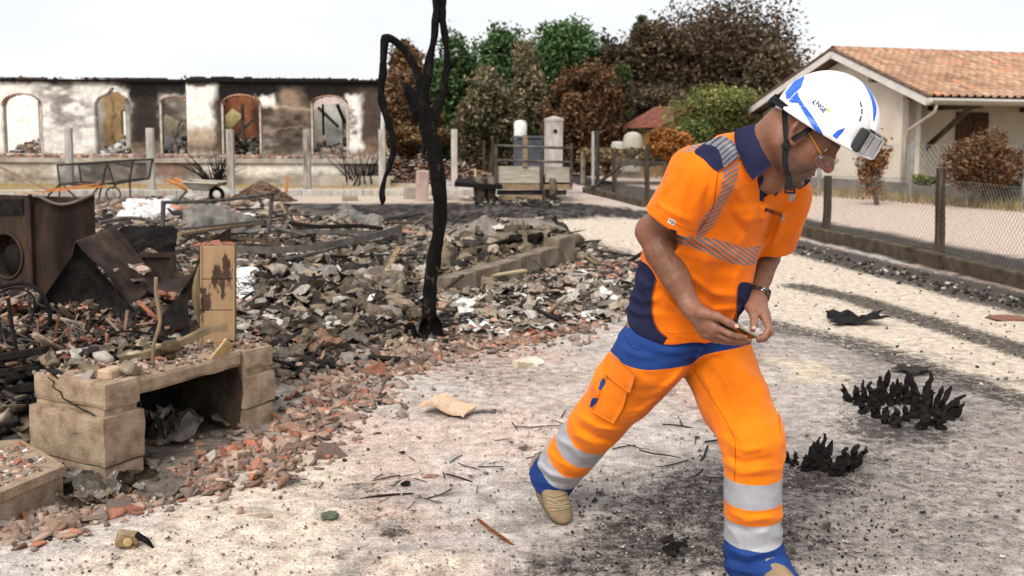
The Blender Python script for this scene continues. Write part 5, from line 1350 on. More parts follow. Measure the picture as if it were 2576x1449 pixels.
# ================================================================== the burnt house
def grid_wall(name, O, ex, W, z0, z1, depth, holes, paint, m, parent, cell=0.045, top=None):
	"""plastered wall as a fine sheet with real openings and reveals. O origin, ex along the wall, depth vector behind.
	holes: functions (u,z)->bool inside; paint: (u,z)->rgb"""
	nu, nz = int(W / cell), int((z1 - z0) / cell)
	u = np.linspace(0, W, nu + 1); z = np.linspace(z0, z1, nz + 1)
	uc, zc = np.meshgrid((u[:-1] + u[1:]) / 2, (z[:-1] + z[1:]) / 2, indexing='ij')
	solid = np.ones((nu, nz), bool)
	for hfn in holes: solid &= ~hfn(uc, zc)
	if top is not None: solid &= zc < top(uc)
	U, Z = np.meshgrid(u, z, indexing='ij')
	V = O + U[..., None] * ex + Z[..., None] * np.array((0, 0, 1.0)); V = V.reshape(-1, 3)
	idx = np.arange(len(V)).reshape(nu + 1, nz + 1); nv = len(V)
	V2 = np.concatenate([V, V + depth]); f = []
	i, j = np.nonzero(solid)
	f.append(np.stack([idx[i, j], idx[i + 1, j], idx[i + 1, j + 1], idx[i, j + 1]], 1))
	f.append(np.stack([idx[i, j], idx[i, j + 1], idx[i + 1, j + 1], idx[i + 1, j]], 1) + nv)
	pad = np.pad(solid, 1)
	for di, dj, a, b in ((-1, 0, (0, 0), (0, 1)), (1, 0, (1, 1), (1, 0)), (0, -1, (1, 0), (0, 0)), (0, 1, (0, 1), (1, 1))):
		bi, bj = np.nonzero(solid & ~pad[1 + di:1 + di + nu, 1 + dj:1 + dj + nz])
		p = idx[bi + a[0], bj + a[1]]; q = idx[bi + b[0], bj + b[1]]
		f.append(np.stack([p, q, q + nv, p + nv], 1))
	f = np.concatenate(f); col = paint(U.ravel(), Z.ravel()); col = np.concatenate([col, col * 0.9])
	used = np.unique(f); mp = np.full(len(V2), -1); mp[used] = np.arange(len(used))
	return np_mesh(name, V2[used], mp[f], m, parent, False, np.clip(col[used], 0.008, 0.85))
def arch(a, b, zb, zs, zt):
	c, h = (a + b) / 2, (b - a) / 2
	return lambda u, z: (u > a) & (u < b) & (z > zb) & (z < zs + (zt - zs) * np.sqrt(np.clip(1 - ((u - c) / h) ** 2, 0, 1)))
plaster_m = mat("smoked_plaster", None, attr="col", scale=5, amt=0.28, spec=0.04, rough=1.0, bump=0.3, bscale=40, bdist=0.01)
def build_ruin():
	Yw = 33.0; k = Yw / 2504.0
	root = empty("burnt_house", (-11.0, Yw, 0)); tag(root, "roofless burnt house with arched openings and sooty cream walls", "house")
	up = np.array((0, 0, 1.0)); ex = np.array((1.0, 0, 0))
	def zz(y, Y=Yw): return P(700, y, Y)[2]
	X = lambda px, Y=Yw: P(px, 300, Y)[0]
	px_of = lambda x, Y=Yw: (x * 2504.0 / Y) + 1288
	def painter(x0, Y, patches, base):
		def fn(u, z):
			w = np.stack([x0 + u, z], 1); px = px_of(x0 + u, Y) + 14 * fbm(w, 1.3, 4, seed=3) + 5 * vnoise(w, 7, 4); py = 350 - (z - 1.45) * 2504 / Y + 10 * fbm(w, 1.6, 4, seed=6) + 4 * vnoise(w, 8, 7)
			c = np.tile(np.array(base), (len(u), 1)) * (1 + 0.10 * fbm(w, 2.5, 3, seed=8))[:, None]
			mott = fbm(w * np.array((1, 2.4)), 3.0, 4, seed=12)
			for x_0, x_1, y_0, y_1, colr, amt, soft, mo in patches:
				d = np.maximum(np.maximum(x_0 - px, px - x_1), np.maximum(y_0 - py, py - y_1))
				a = np.clip(0.5 - d / soft, 0, 1) * amt
				if mo: a = a * np.clip(0.5 + mo * mott, 0, 1)
				c = c * (1 - a[:, None]) + np.array(colr) * a[:, None]
			return c
		return fn
	SO = (0.016, 0.014, 0.013); BR = (0.075, 0.052, 0.038); TAN = (0.26, 0.19, 0.13); GR = (0.46, 0.42, 0.395); WH = (0.80, 0.76, 0.70)
	zs, zt = zz(392), zz(197)
	x0 = X(-90); W = X(470) - x0
	O1 = arch(X(8) - x0, X(104) - x0, zz(388), zz(268), zz(240)); O2 = lambda u, z: arch(X(240) - x0, X(328) - x0, zz(388), zz(262), zz(238))(u, z) | ((u > X(256) - x0) & (u < X(312) - x0) & (z > zz(262)) & (z < zz(221) - 0.9 * np.abs(u - (X(286) - x0))))
	O3 = arch(X(405) - x0, X(485) - x0, zz(388), zz(262), zz(244))
	pL = [(105, 240, 195, 300, (0.10, 0.075, 0.065), 0.8, 60, 1.4), (105, 240, 220, 392, GR, 0.7, 40, 1.2), (130, 235, 230, 330, (0.16, 0.125, 0.115), 0.75, 50, 1.9), (325, 410, 195, 400, (0.045, 0.032, 0.026), 0.97, 22, 0), (340, 398, 205, 380, (0.028, 0.022, 0.02), 0.8, 30, 0),
		  (325, 480, 195, 245, SO, 0.97, 14, 0), (300, 470, 193, 226, SO, 0.9, 20, 0), (-90, 480, 180, 210, (0.035, 0.028, 0.024), 0.95, 8, 0), (110, 330, 200, 235, (0.06, 0.046, 0.04), 0.75, 30, 1.0), (60, 330, 200, 214, BR, 0.7, 16, 1.0), (-90, 470, 380, 400, (0.30, 0.15, 0.10), 0.5, 14, 1), (325, 405, 362, 392, TAN, 0.7, 20, 1.0), (200, 262, 210, 262, WH, 0.7, 20, 0), (300, 330, 230, 270, WH, 0.6, 16, 0)]
	grid_wall("wall", np.array((x0, Yw, 0)), ex, W, zs, zt, np.array((0, 0.28, 0)), [O1, O2, O3], painter(x0, Yw, pL, (0.74, 0.70, 0.64)), plaster_m, root, top=lambda u: zz(199) + 0.05 * vnoise(np.stack([u.ravel(), u.ravel() * 0], 1), 2.2, 5).reshape(u.shape))
	Y2 = 32.6; x2 = X(470, Y2); W2 = X(957, Y2) - x2
	O4 = arch(X(560, Y2) - x2, X(655, Y2) - x2, zz(389, Y2), zz(264, Y2), zz(240, Y2)); O5 = arch(X(785, Y2) - x2, X(874, Y2) - x2, zz(383, Y2), zz(262, Y2), zz(242, Y2))
	pR = [(540, 700, 190, 400, (0.075, 0.054, 0.04), 0.95, 30, 0), (560, 1000, 190, 400, (0.085, 0.060, 0.044), 0.94, 30, 0), (690, 770, 205, 300, (0.27, 0.195, 0.14), 0.85, 40, 0), (520, 700, 195, 262, SO, 0.97, 24, 0), (765, 900, 200, 262, SO, 0.95, 30, 0), (655, 785, 285, 375, (0.032, 0.025, 0.022), 0.9, 30, 1.5), (657, 700, 300, 390, (0.42, 0.36, 0.30), 0.5, 20, 1.8),
		  (655, 690, 246, 276, WH, 0.95, 8, 0), (876, 914, 242, 385, WH, 0.92, 10, 0), (878, 900, 268, 350, (0.06, 0.055, 0.055), 0.9, 10, 1.6), (912, 960, 205, 360, (0.065, 0.048, 0.038), 0.92, 20, 0), (910, 960, 350, 400, (0.24, 0.15, 0.09), 0.7, 20, 1.2),
		  (470, 548, 215, 330, WH, 0.98, 16, 0), (470, 560, 325, 378, (0.36, 0.26, 0.17), 0.75, 30, 0), (470, 550, 365, 392, (0.13, 0.085, 0.06), 0.85, 22, 0), (540, 562, 250, 380, (0.05, 0.038, 0.03), 0.85, 14, 0), (655, 785, 272, 276, (0.42, 0.32, 0.23), 0.9, 4, 0), (655, 785, 328, 331, (0.30, 0.21, 0.15), 0.8, 4, 0), (560, 1000, 188, 228, SO, 0.93, 22, 0), (470, 960, 188, 213, SO, 0.97, 10, 0), (470, 960, 210, 216, (0.02, 0.018, 0.017), 0.8, 8, 0)]
	grid_wall("wall", np.array((x2, Y2, 0)), ex, W2, zz(393, Y2), zz(193, Y2), np.array((0, 0.28, 0)), [O4, O5], painter(x2, Y2, pR, (0.50, 0.44, 0.37)), plaster_m, root, top=lambda u: zz(194, Y2) - 0.010 * u + 0.03 * vnoise(np.stack([u.ravel(), u.ravel() * 0], 1), 3.0, 8).reshape(u.shape))
	# scorched cornice ledge along the top
	for a, b, Y, y in ((-90, 469, Yw, 205), (471, 957, Y2, 204)):
		mb = MB(); mb.box(((X(a, Y) + X(b, Y)) / 2, Y - 0.06, zz(y, Y)), (X(b, Y) - X(a, Y), 0.12, 0.07)); mb.build("cornice", black_m, root)
	# brick relief arches over the openings
	brk = mat("arch_brick", two((0.30, 0.13, 0.08), (0.48, 0.33, 0.24)), scale=9)
	for a, b, ys_, yt, Y in ((8, 104, 268, 240, Yw), (560, 655, 264, 240, Y2), (785, 874, 262, 242, Y2), (405, 470, 262, 244, Yw)):
		n = 14; ca, r_ = (X(a, Y) + X(b, Y)) / 2, (X(b, Y) - X(a, Y)) / 2
		for i in range(n):
			t = math.pi * (i + 0.5) / n; x = ca - r_ * math.cos(t); z = zz(ys_, Y) + (zz(yt, Y) - zz(ys_, Y)) * math.sin(t)
			if Y == Yw and x > X(468): continue
			mb = MB(); mb.box((x, Y + 0.10, z + 0.02), (r_ * 3.3 / n, 0.28, 0.045), rotmat(0, -math.atan2((zz(yt, Y) - zz(ys_, Y)) * math.cos(t), r_ * math.sin(t) + 1e-3), 0)); mb.build("arch_brick", brk, root)
		for xx in (a, b):
			if xx == 470: continue
			mb = MB(); mb.box((X(xx, Y), Y + 0.02, (zz(388, Y) + zz(ys_, Y)) / 2), (0.05, 0.10, zz(ys_, Y) - zz(388, Y))); mb.build("jamb", mat("jamb_plaster", two((0.35, 0.29, 0.22), (0.6, 0.54, 0.46)), scale=6), root)
	# inner walls seen through the openings
	Y3 = 36.5
	pI = [(-60, 120, 180, 420, (0.84, 0.82, 0.78), 1, 20, 0), (230, 290, 180, 420, (0.42, 0.38, 0.33), 0.9, 14, 0), (268, 340, 180, 420, (0.33, 0.22, 0.11), 1, 10, 0), (290, 296, 180, 420, BR, 0.8, 6, 0), (400, 480, 180, 420, (0.16, 0.14, 0.11), 1, 20, 1.3), (550, 660, 180, 420, (0.21, 0.08, 0.04), 1, 14, 0), (580, 640, 270, 330, (0.28, 0.11, 0.06), 0.7, 20, 1.2), (780, 880, 180, 275, (0.55, 0.44, 0.40), 1, 12, 0), (780, 880, 272, 420, (0.33, 0.31, 0.28), 1, 16, 1.5), (850, 880, 300, 400, SO, 0.9, 12, 0), (640, 660, 260, 390, (0.03, 0.025, 0.02), 0.8, 14, 0)]
	hole = lambda u, z: (np.abs(u - (X(318, Y3) - X(-120, Y3))) < 0.16) & (z > zz(340, Y3)) & (z < zz(283, Y3))
	grid_wall("inner_wall", np.array((X(-120, Y3), Y3, 0)), ex, X(900, Y3) - X(-120, Y3), zz(400, Y3), zz(232, Y3), np.array((0, 0.2, 0)), [hole], painter(X(-120, Y3), Y3, pI, (0.34, 0.29, 0.23)), plaster_m, root, 0.07)
	for x in (150, 360, 520, 720):
		mb = MB(); mb.box((X(x, 34.8), 34.9, 2.0), (0.15, 3.0, 2.4)); mb.build("partition_wall", plaster_part, root)
	# terrace
	Yt = 31.2
	pT = [(-120, 1000, 395, 409, (0.10, 0.06, 0.045), 0.7, 10, 0.8), (20, 240, 405, 460, (0.30, 0.27, 0.22), 0.9, 20, 1.0), (140, 230, 408, 450, (0.66, 0.63, 0.58), 0.95, 14, 0), (390, 470, 405, 450, (0.21, 0.13, 0.10), 0.95, 16, 0), (340, 395, 408, 450, (0.12, 0.10, 0.08), 0.9, 14, 0), (465, 500, 408, 450, (0.13, 0.11, 0.09), 0.8, 14, 0), (500, 860, 408, 440, (0.70, 0.64, 0.55), 0.95, 20, 0), (860, 1000, 400, 460, (0.12, 0.10, 0.085), 0.9, 40, 0), (-120, 1000, 438, 465, (0.10, 0.08, 0.065), 0.75, 14, 0.8)]
	grid_wall("terrace_wall", np.array((X(-140, Yt), Yt, 0)), ex, X(958, Yt) - X(-140, Yt), -0.1, zz(400, Yt), np.array((0, 0.2, 0)), [], painter(X(-140, Yt), Yt, pT, (0.46, 0.40, 0.33)), plaster_m, root)
	mb = MB(); mb.box(((X(-140, Yt) + X(958, Yt)) / 2, 33.6, zz(400, Yt) - 0.06), (X(958, Yt) - X(-140, Yt) + 0.05, 5.0, 0.14)); mb.build("terrace_slab", plaster_part, root)
	mb = MB(); mb.box((X(850, Yt), Yt - 0.5, 0.25), (3.6, 0.35, 0.10)); mb.box((X(850, Yt), Yt - 0.55, 0.1), (3.4, 0.3, 0.2)); mb.build("step", plaster_part, root)
	# tile wreckage on the terrace, on the wall heads and in the openings
	H = Heap(); r = np.random.default_rng(3)
	n = 1500; p = np.stack([r.uniform(X(-100), X(955), n), r.uniform(Yt + 0.1, 33.4, n), np.full(n, zz(400, Yt) + 0.03)], 1)
	H.put(SHARDS + CHUNKS, p, r.uniform(0.07, 0.22, n), rand_rot(r, n, 0.5), pick(r, ORANGE_T + DULL_T * 3 + GREY_T, n))
	n = 80; xs = r.uniform(X(-80), X(950), n); p = np.stack([xs, np.full(n, 32.9) + r.uniform(-.1, .1, n), np.where(xs < X(470), zz(199), zz(194, Y2) - 0.010 * (xs - x2)) + 0.02], 1)
	H.put(SHARDS, p, r.uniform(0.06, 0.16, n), rand_rot(r, n, 0.5), pick(r, DULL_T + BLACK_T * 4, n))
	for a, b, colr, nn in ((12, 100, WHITE_T + DULL_T, 90), (244, 325, WHITE_T * 2 + GREY_T, 110), (405, 466, WHITE_T + GREY_T, 80), (562, 652, GREY_T + KHAKI_T + BLACK_T, 150), (788, 870, GREY_T + DULL_T, 130)):
		nn *= 4; t = r.uniform(0, 1, nn); p = np.stack([r.uniform(X(a), X(b), nn), 33.3 + 2.2 * t, zz(390) + r.uniform(0, 1, nn) * (0.15 + 0.45 * t)], 1)
		H.put(SHEETS + SHEETS + CHUNKS, p, r.uniform(0.10, 0.30, nn), rand_rot(r, nn, 0.7), pick(r, colr, nn))
	H.build("wreckage", debris_m, "tile wreckage and white ash strewn over the burnt house's terrace and openings", "rubble")
	# boards and poles inside
	def board(name, a, b, w, t, m, up_=(0, 1, 0)): mb = MB(); mb.bar(P(*a), P(*b), w, t, up_); mb.build(name, m, root)
	board("insulation_panel", (566, 318, 33.8), (598, 284, 34.2), 0.45, 0.12, mat("straw_board", two((0.38, 0.31, 0.13), (0.52, 0.44, 0.21)), scale=8))
	board("pole", (610, 262, 33.6), (612, 372, 33.4), 0.09, 0.09, steel_m); board("pole", (590, 345, 33.5), (640, 300, 33.8), 0.08, 0.08, steel_m); board("pole", (580, 330, 33.3), (612, 370, 33.2), 0.10, 0.1, black_m)
	board("door_leaf", (838, 262, 34.4), (842, 375, 34.2), 0.55, 0.06, mat("ashen_door", two((0.40, 0.39, 0.35), (0.52, 0.51, 0.47)), scale=4)); board("pole", (800, 270, 33.9), (852, 320, 34.1), 0.1, 0.1, steel_m); board("pole", (812, 262, 33.7), (814, 340, 33.7), 0.07, 0.07, black_m); board("pole", (848, 262, 33.7), (868, 310, 33.7), 0.1, 0.1, black_m)
	board("pole", (424, 388, 33.2), (456, 300, 33.6), 0.06, 0.06, steel_m); board("pole", (446, 388, 33.2), (434, 330, 33.4), 0.08, 0.08, steel_m); board("panel", (412, 345, 34.6), (440, 300, 34.8), 0.7, 0.1, mat("khaki_board", two((0.28, 0.24, 0.15), (0.42, 0.36, 0.25)), scale=6)); board("panel", (416, 390, 34.2), (430, 345, 34.3), 0.75, 0.08, mat("white_board", two((0.62, 0.61, 0.59), (0.7, 0.69, 0.67)), scale=6))
	# downpipe at the right corner
	mb = MB(); mb.tube([P(964, 268, 32.4), P(962, 330, 32.4), P(960, 395, 32.3)], 0.07, 8); mb.build("downpipe", mat("zinc", two((0.38, 0.38, 0.36), (0.5, 0.49, 0.47)), rough=0.6), root, True)
	# burnt yucca clumps before the terrace
	for px, n, lab in ((545, 34, "burnt spiky plant against the terrace wall under the left wing window"), (910, 26, "burnt spiky plant by the terrace steps")):
		c = P(px, 447, 30.6); c[2] = 0; rr = empty("burnt_plant", tuple(c)); tag(rr, lab, "plant")
		mb = MB(); q = np.random.default_rng(px)
		for _ in range(n):
			d = np.array((q.normal(0, 0.6), q.normal(0, 0.4), q.uniform(0.6, 1.6))); b = c + np.array((q.normal(0, .15), q.normal(0, .1), 0)); mb.tube([b, b + d * 0.4, b + d * 0.75 + np.array((d[0] * .1, 0, 0))], [0.03, 0.02, 0.004], 4)
		o = mb.build("leaves", black_m, rr); o["kind"] = "stuff"
plaster_part = mat("grey_plaster", two((0.26, 0.225, 0.185), (0.42, 0.37, 0.31)), scale=2.5)
build_ruin()
# ================================================================== yard things in the middle distance
def build_yard():
	post_m = mat("pale_concrete", [(0.3, (0.24, 0.21, 0.18)), (0.6, (0.46, 0.42, 0.375)), (0.8, (0.54, 0.50, 0.455))], scale=4, stretch=(2, 2, 0.5), rough=0.95, bump=0.2)
	sc_post = mat("scorched_concrete", [(0.3, (0.05, 0.042, 0.036)), (0.5, (0.30, 0.26, 0.22)), (0.75, (0.50, 0.45, 0.40))], scale=3, stretch=(3, 3, 0.5), rough=0.95)
	names = ["leftmost pale concrete post, behind the mesh cart", "pale concrete post just right of the mesh cart", "scorched concrete post before the cream corner of the burnt house", "scorched concrete post between the two arched windows of the right wing", "concrete post hidden behind the hanging limb of the burnt tree", "pale concrete post standing alone right of the burnt tree"]
	for i, (x, yt, yb, w) in enumerate(((178, 322, 486, 16), (382, 322, 492, 17), (582, 325, 492, 17), (774, 325, 489, 17), (962, 325, 486, 16), (1143, 325, 490, 15))):
		g = G(x, yb); tp = P(x, yt, g[1]); w_ = w * g[1] / 2504
		mb = MB(); mb.box((g[0], g[1], tp[2] / 2 - 0.05), (w_, w_ * 0.9, tp[2] + 0.1)); mb.box((g[0], g[1] - w_ * 0.46, tp[2] / 2), (w_ * 0.35, 0.012, tp[2] * 0.9))
		tag(mb.build("concrete_post", sc_post if i in (2, 3) else post_m, None, False, 0.012), names[i], "post", "concrete posts in the yard")
	# kerb wall behind the posts
	a, b = G(-200, 493), G(1215, 491); mb = MB(); d = b - a; n = 9
	root = empty("kerb", tuple(a)); tag(root, kind="structure")
	for i in range(n):
		p, q = a + d * (i / n) + unit(d) * 0.006, a + d * ((i + 1) / n) - unit(d) * 0.006
		mb = MB(); mb.bar(p + (0, 0, 0.07), q + (0, 0, 0.07), 0.16, 0.34, (0, 1, 0)); mb.build("kerb_stone", post_m, root, False, 0.012)
	# mesh cart
	Y = 22.0; root = empty("mesh_cart", tuple(G(240, 505))); tag(root, "burnt wire mesh handcart with a spoked wheel at the far left", "cart")
	fr = mat("cart_steel", two((0.03, 0.026, 0.025), (0.07, 0.06, 0.056)), rough=0.7)
	TL, TR, BL, BR_ = P(144, 415, Y), P(335, 402, Y - 0.3), P(150, 462, Y), P(326, 452, Y - 0.3)
	dpt = np.array((0.15, 0.75, 0))
	def tb(pts, r_, name="frame_tube"): mb = MB(); mb.tube(pts, r_, 6); mb.build(name, fr, root)
	for o in (np.zeros(3), dpt): tb([TL + o, TR + o], 0.022); tb([TL + o, BL + o], 0.022); tb([TR + o, BR_ + o], 0.026); tb([BL + o, (BL + BR_) / 2 + o - (0, 0, 0.08), BR_ + o], 0.028)
	for p in (TL, TR, BL, BR_): tb([p, p + dpt], 0.02)
	mb = MB(); n = 46
	for o in (np.zeros(3), dpt):
		for i in range(-14, n):
			for s in (1, -1):
				u0 = i / n; u1 = u0 + 14 / n
				a0, a1 = max(u0, 0), min(u1, 1)
				if a0 >= a1: continue
				t0 = (a0 - u0) / (u1 - u0); t1 = (a1 - u0) / (u1 - u0)
				if s < 0: t0, t1 = 1 - t0, 1 - t1
				q = lambda u, t: (TL * (1 - u) + TR * u) * (1 - t) + (BL * (1 - u) + BR_ * u) * t + o
				mb.tube([q(a0, t0), q(a1, t1)], 0.0045, 3, False)
	o = mb.build("wire_mesh", fr, root); o["kind"] = "stuff"
	for a, b in (((112, 502), (152, 462)), ((152, 462), (148, 505)), ((158, 464), (196, 503)), ((268, 415), (248, 502)), ((270, 410), (290, 470)), ((326, 452), (328, 500)), ((262, 455), (222, 500)), ((290, 410), (330, 420))): tb([P(*a, Y - 0.1), P(*b, Y - 0.1)], 0.022)
	w = P(285, 488, Y - 0.2); mb = MB(); R = rotmat(math.pi / 2, 0, 0.3)
	prof = [(0.13, -0.03), (0.15, -0.035), (0.165, 0), (0.15, 0.035), (0.13, 0.03), (0.13, -0.03)]; mb.lathe(prof, w, R, 22); wh = mb.build("wheel", fr, root, True)
	mb = MB()
	for kx in range(8): a = kx * math.pi / 4; mb.tube([w, w + R @ np.array((0.13 * math.cos(a), 0.13 * math.sin(a), 0))], 0.007, 4)
	mb.lathe([(0.001, -0.04), (0.03, -0.04), (0.03, 0.04), (0.001, 0.04)], w, R, 10); mb.build("spokes", mat("spoke_grey", two((0.18, 0.18, 0.18), (0.28, 0.27, 0.26))), root)
	# wheelbarrow
	Y = 21.5; root = empty("wheelbarrow", tuple(G(500, 503))); tag(root, "grey wheelbarrow with orange handles tipped among the stones", "wheelbarrow")
	tr = mat("barrow_tray", two((0.20, 0.185, 0.15), (0.34, 0.31, 0.26)), rough=0.6); og = mat("rusty_orange", two((0.42, 0.14, 0.03), (0.52, 0.20, 0.06)), rough=0.7)
	rim = [P(458, 458, Y), P(545, 462, Y), P(545, 462, Y) + (0.05, 0.65, 0.02), P(458, 458, Y) + (0, 0.65, 0.02)]; bot = [P(474, 478, Y) + (0, 0.1, 0), P(515, 482, Y) + (0, 0.1, 0), P(515, 482, Y) + (0, 0.5, 0), P(474, 478, Y) + (0, 0.5, 0)]
	mb = MB(); mb.add(rim + bot, [(0, 1, 5, 4), (1, 2, 6, 5), (2, 3, 7, 6), (3, 0, 4, 7), (4, 5, 6, 7)]); mb.build("tray", tr, root)
	mb = MB(); mb.tube(rim + rim[:1], 0.018, 6); mb.build("tray_rim", mat("rim_pale", two((0.4, 0.36, 0.28), (0.5, 0.45, 0.36))), root)
	for o in (0, 0.5): mb = MB(); mb.tube([P(418, 452, Y) + (0, o, 0), P(445, 462, Y) + (0, o, 0), P(470, 480, Y) + (0, o, 0)], 0.035, 6); mb.build("handle", og, root, True)
	mb = MB(); mb.tube([P(470, 480, Y), P(450, 503, Y), P(438, 505, Y)], 0.03, 6); mb.build("leg", steel_m, root)
	mb = MB(); mb.lathe([(0.10, -0.04), (0.16, -0.04), (0.18, 0), (0.16, 0.04), (0.10, 0.04), (0.10, -0.04)], P(535, 492, Y) + (0, 0.3, 0), rotmat(math.pi / 2, 0, 0), 18); mb.build("wheel", black_m, root, True)
	for i, (x, y, s) in enumerate(((480, 505, 0.32), (560, 502, 0.5), (505, 508, 0.22), (430, 508, 0.3))):
		g = GT(x, y); v, f = lump_var(600 + i, 3, 0.2); o = np_mesh("stone", v * s * 1.3 + g + (0, 0, s * 0.2), f, mat("grey_stone", two((0.30, 0.29, 0.26), (0.42, 0.41, 0.38))), None, True)
		tag(o, ["pale stone under the wheelbarrow tray", "largest pale stone between wheelbarrow and soil heap", "smallest stone in front of the wheelbarrow", "grey stone under the wheelbarrow handles"][i], "stone", "stones by the wheelbarrow")
	# soil heap
	c = GT(652, 508); n = 40; m = 14; v = []; r = np.random.default_rng(4)
	for i in range(m + 1):
		for k in range(n):
			a = 2 * math.pi * k / n; q = i / m; v.append((c[0] + q * 0.72 * math.cos(a), c[1] + 0.2 + q * 0.6 * math.sin(a), max(0.0, 0.46 * (1 - q ** 1.2))))
	v = np.array(v); v += (vnoise(v, 7, 3) * 0.05 + vnoise(v, 20, 4) * 0.03)[:, None] * np.array((0.5, 0.5, 1))
	f = [(i * n + k, (i + 1) * n + k, (i + 1) * n + (k + 1) % n, i * n + (k + 1) % n) for i in range(m) for k in range(n)]
	root = empty("soil_heap", tuple(c)); tag(root, "conical heap of brown soil and tile crumbs before the burnt house", "heap")
	np_mesh("soil", v, np.array(f), mat("brown_soil", [(0.3, (0.05, 0.035, 0.026)), (0.5, (0.13, 0.085, 0.06)), (0.7, (0.24, 0.15, 0.11))], scale=14, bump=0.8, bscale=20, bdist=0.04), root)
	H = Heap(); nn = 500; q = np.sqrt(r.uniform(0, 1, nn)); a = r.uniform(0, 6.283, nn); p = np.stack([c[0] + q * .8 * np.cos(a), c[1] + 0.2 + q * .65 * np.sin(a), np.maximum(0.46 * (1 - q ** 1.2), 0.02)], 1)
	H.put(CHUNKS, p, r.uniform(0.02, 0.06, nn), rand_rot(r, nn, .6), pick(r, DULL_T[:2] + [(0.08, 0.055, 0.04), (0.12, 0.08, 0.06)] * 4 + ORANGE_T[3:], nn)); o = H.build("crumbs", debris_m, parent=root)
	# rusty laths and stake
	for pts, w, m_, lab in (([(724, 446, 23), (719, 492, 23)], 0.06, og, "orange stake standing right of the soil heap"), ([(120, 478, 21), (250, 462, 21)], 0.05, og, "orange lath lying behind the mesh cart"), ([(0, 420, 21), (125, 480, 20.5)], 0.07, wood_m, "long brown lath leaning at the far left"),
							([(60, 487, 20), (265, 468, 20)], 0.04, og, "second orange lath crossing under the mesh cart"), ([(0, 480, 20), (110, 486, 20)], 0.05, palew_m, "pale lath lying at the far left edge"), ([(1195, 424, 25), (1197, 466, 25)], 0.05, palew_m, "thin pale yellow stake left of the burnt trailer")):
		mb = MB(); mb.bar(P(*pts[0]), P(*pts[1]), w, 0.03); tag(mb.build("lath", m_), lab, "lath")
	for i, (x, y, sz, colr, lab) in enumerate(((1062, 506, (0.28, 0.25, 0.75), (0.45, 0.33, 0.28), "pinkish concrete pillar stump left of the burnt trunk"), (1035, 500, (0.35, 0.3, 0.30), (0.33, 0.28, 0.24), "grey concrete cube left of the burnt trunk"), (1130, 502, (0.9, 0.5, 0.12), (0.42, 0.36, 0.30), "tilted pale slab right of the burnt trunk"), (880, 505, (0.35, 0.3, 0.12), (0.3, 0.24, 0.18), "flat brown stone on the sandy strip"))):
		g = G(x, y); mb = MB(); mb.box(g + (0, 0, sz[2] * 0.45), sz, rotmat(0.05, 0.25 if i == 2 else 0.03, 0.2)); tag(mb.build("concrete_piece", mat("piece%d" % i, two(tuple(k * 0.75 for k in colr), colr), scale=5), None, False, 0.02), lab, "concrete")
	# wreck heap behind (red and brown debris far between house and trailer)
	H = Heap(); r = np.random.default_rng(8); n = 1800; p = px_sample(r, n, [(975, 400), (1060, 385), (1190, 410), (1250, 450), (1180, 462), (980, 450)]); q = np.array([G(x, max(y, 452) + 8, 0) for x, y in p]); q[:, 2] = np.array([max(0.02, P(x, y, g[1])[2]) for (x, y), g in zip(p, q)]) * r.uniform(0.2, 1, n)
	H.put(SHARDS + SHEETS + SHEETS, q, r.uniform(0.09, 0.30, n), rand_rot(r, n, 0.6), pick(r, ORANGE_T + DULL_T + GREY_T + BLACK_T * 2 + [(0.3, 0.2, 0.16)], n)); H.build("wreck_heap", debris_m, "far heap of reddish and brown wreckage behind the burnt trunk", "rubble")
	g = G(1063, 447); mb = MB(); mb.lathe([(0.001, 0.62), (0.2, 0.62), (0.22, 0.58), (0.22, 0.02), (0.2, 0), (0.001, 0)], g, None, 14); tag(mb.build("blue_drum", mat("drum_blue", two((0.03, 0.08, 0.20), (0.05, 0.11, 0.26)), rough=0.5), None, True), "small blue drum in the far wreckage left of the burnt trunk", "drum")
	# burnt trailer
	Y = 23.2; root = empty("burnt_trailer", tuple(G(1320, 512))); tag(root, "burnt trailer with grey boards and steel rails on the yard", "trailer")
	bd = mat("grey_board", [(0.3, (0.25, 0.21, 0.165)), (0.6, (0.42, 0.37, 0.30)), (0.8, (0.50, 0.45, 0.38))], scale=3, stretch=(1, 3, 9), rough=0.9); dk = mat("trailer_steel", two((0.03, 0.026, 0.024), (0.085, 0.07, 0.06)), rough=0.7)
	def pl(a, b, z0y, z1y, Yq, m, name, t=0.05):
		p, q = P(a, z0y, Yq), P(b, z0y, Yq); h_ = abs(P(a, z1y, Yq)[2] - p[2]); mb = MB(); mb.box(((p[0] + q[0]) / 2, Yq, p[2] - h_ / 2), (q[0] - p[0], t, h_)); mb.build(name, m, root, False, 0.006)
	pl(1253, 1364, 418, 461, Y, bd, "side_board"); pl(1371, 1436, 420, 459, Y + 0.05, bd, "side_board"); pl(1240, 1440, 463, 476, Y - 0.02, wood_m, "bed_rail"); pl(1250, 1425, 478, 490, Y + 0.1, dk, "bed_rail"); pl(1255, 1370, 491, 503, Y + 0.05, wood_m, "bed_rail")
	for x, y0, y1, w in ((1248, 362, 462, 0.07), (1437, 360, 466, 0.075), (1362, 398, 478, 0.085), (1369, 478, 518, 0.09), (1321, 340, 420, 0.11)):
		p, q = P(x, y0, Y - 0.06), P(x, y1, Y - 0.06); mb = MB(); mb.bar(p, q, w, 0.06, (0, 1, 0)); mb.build("stanchion", dk if x != 1321 else wood_m, root, False, 0.004)
	for y0, y1 in ((366, 373), (403, 408)):
		mb = MB(); mb.tube([P(1250, y0, Y - 0.08), P(1340, (y0 + y1) / 2, Y - 0.08), P(1438, y1, Y - 0.08)], 0.032, 7); mb.build("rail", mat("rail_steel", two((0.05, 0.045, 0.045), (0.15, 0.13, 0.11)), rough=0.6), root, True)
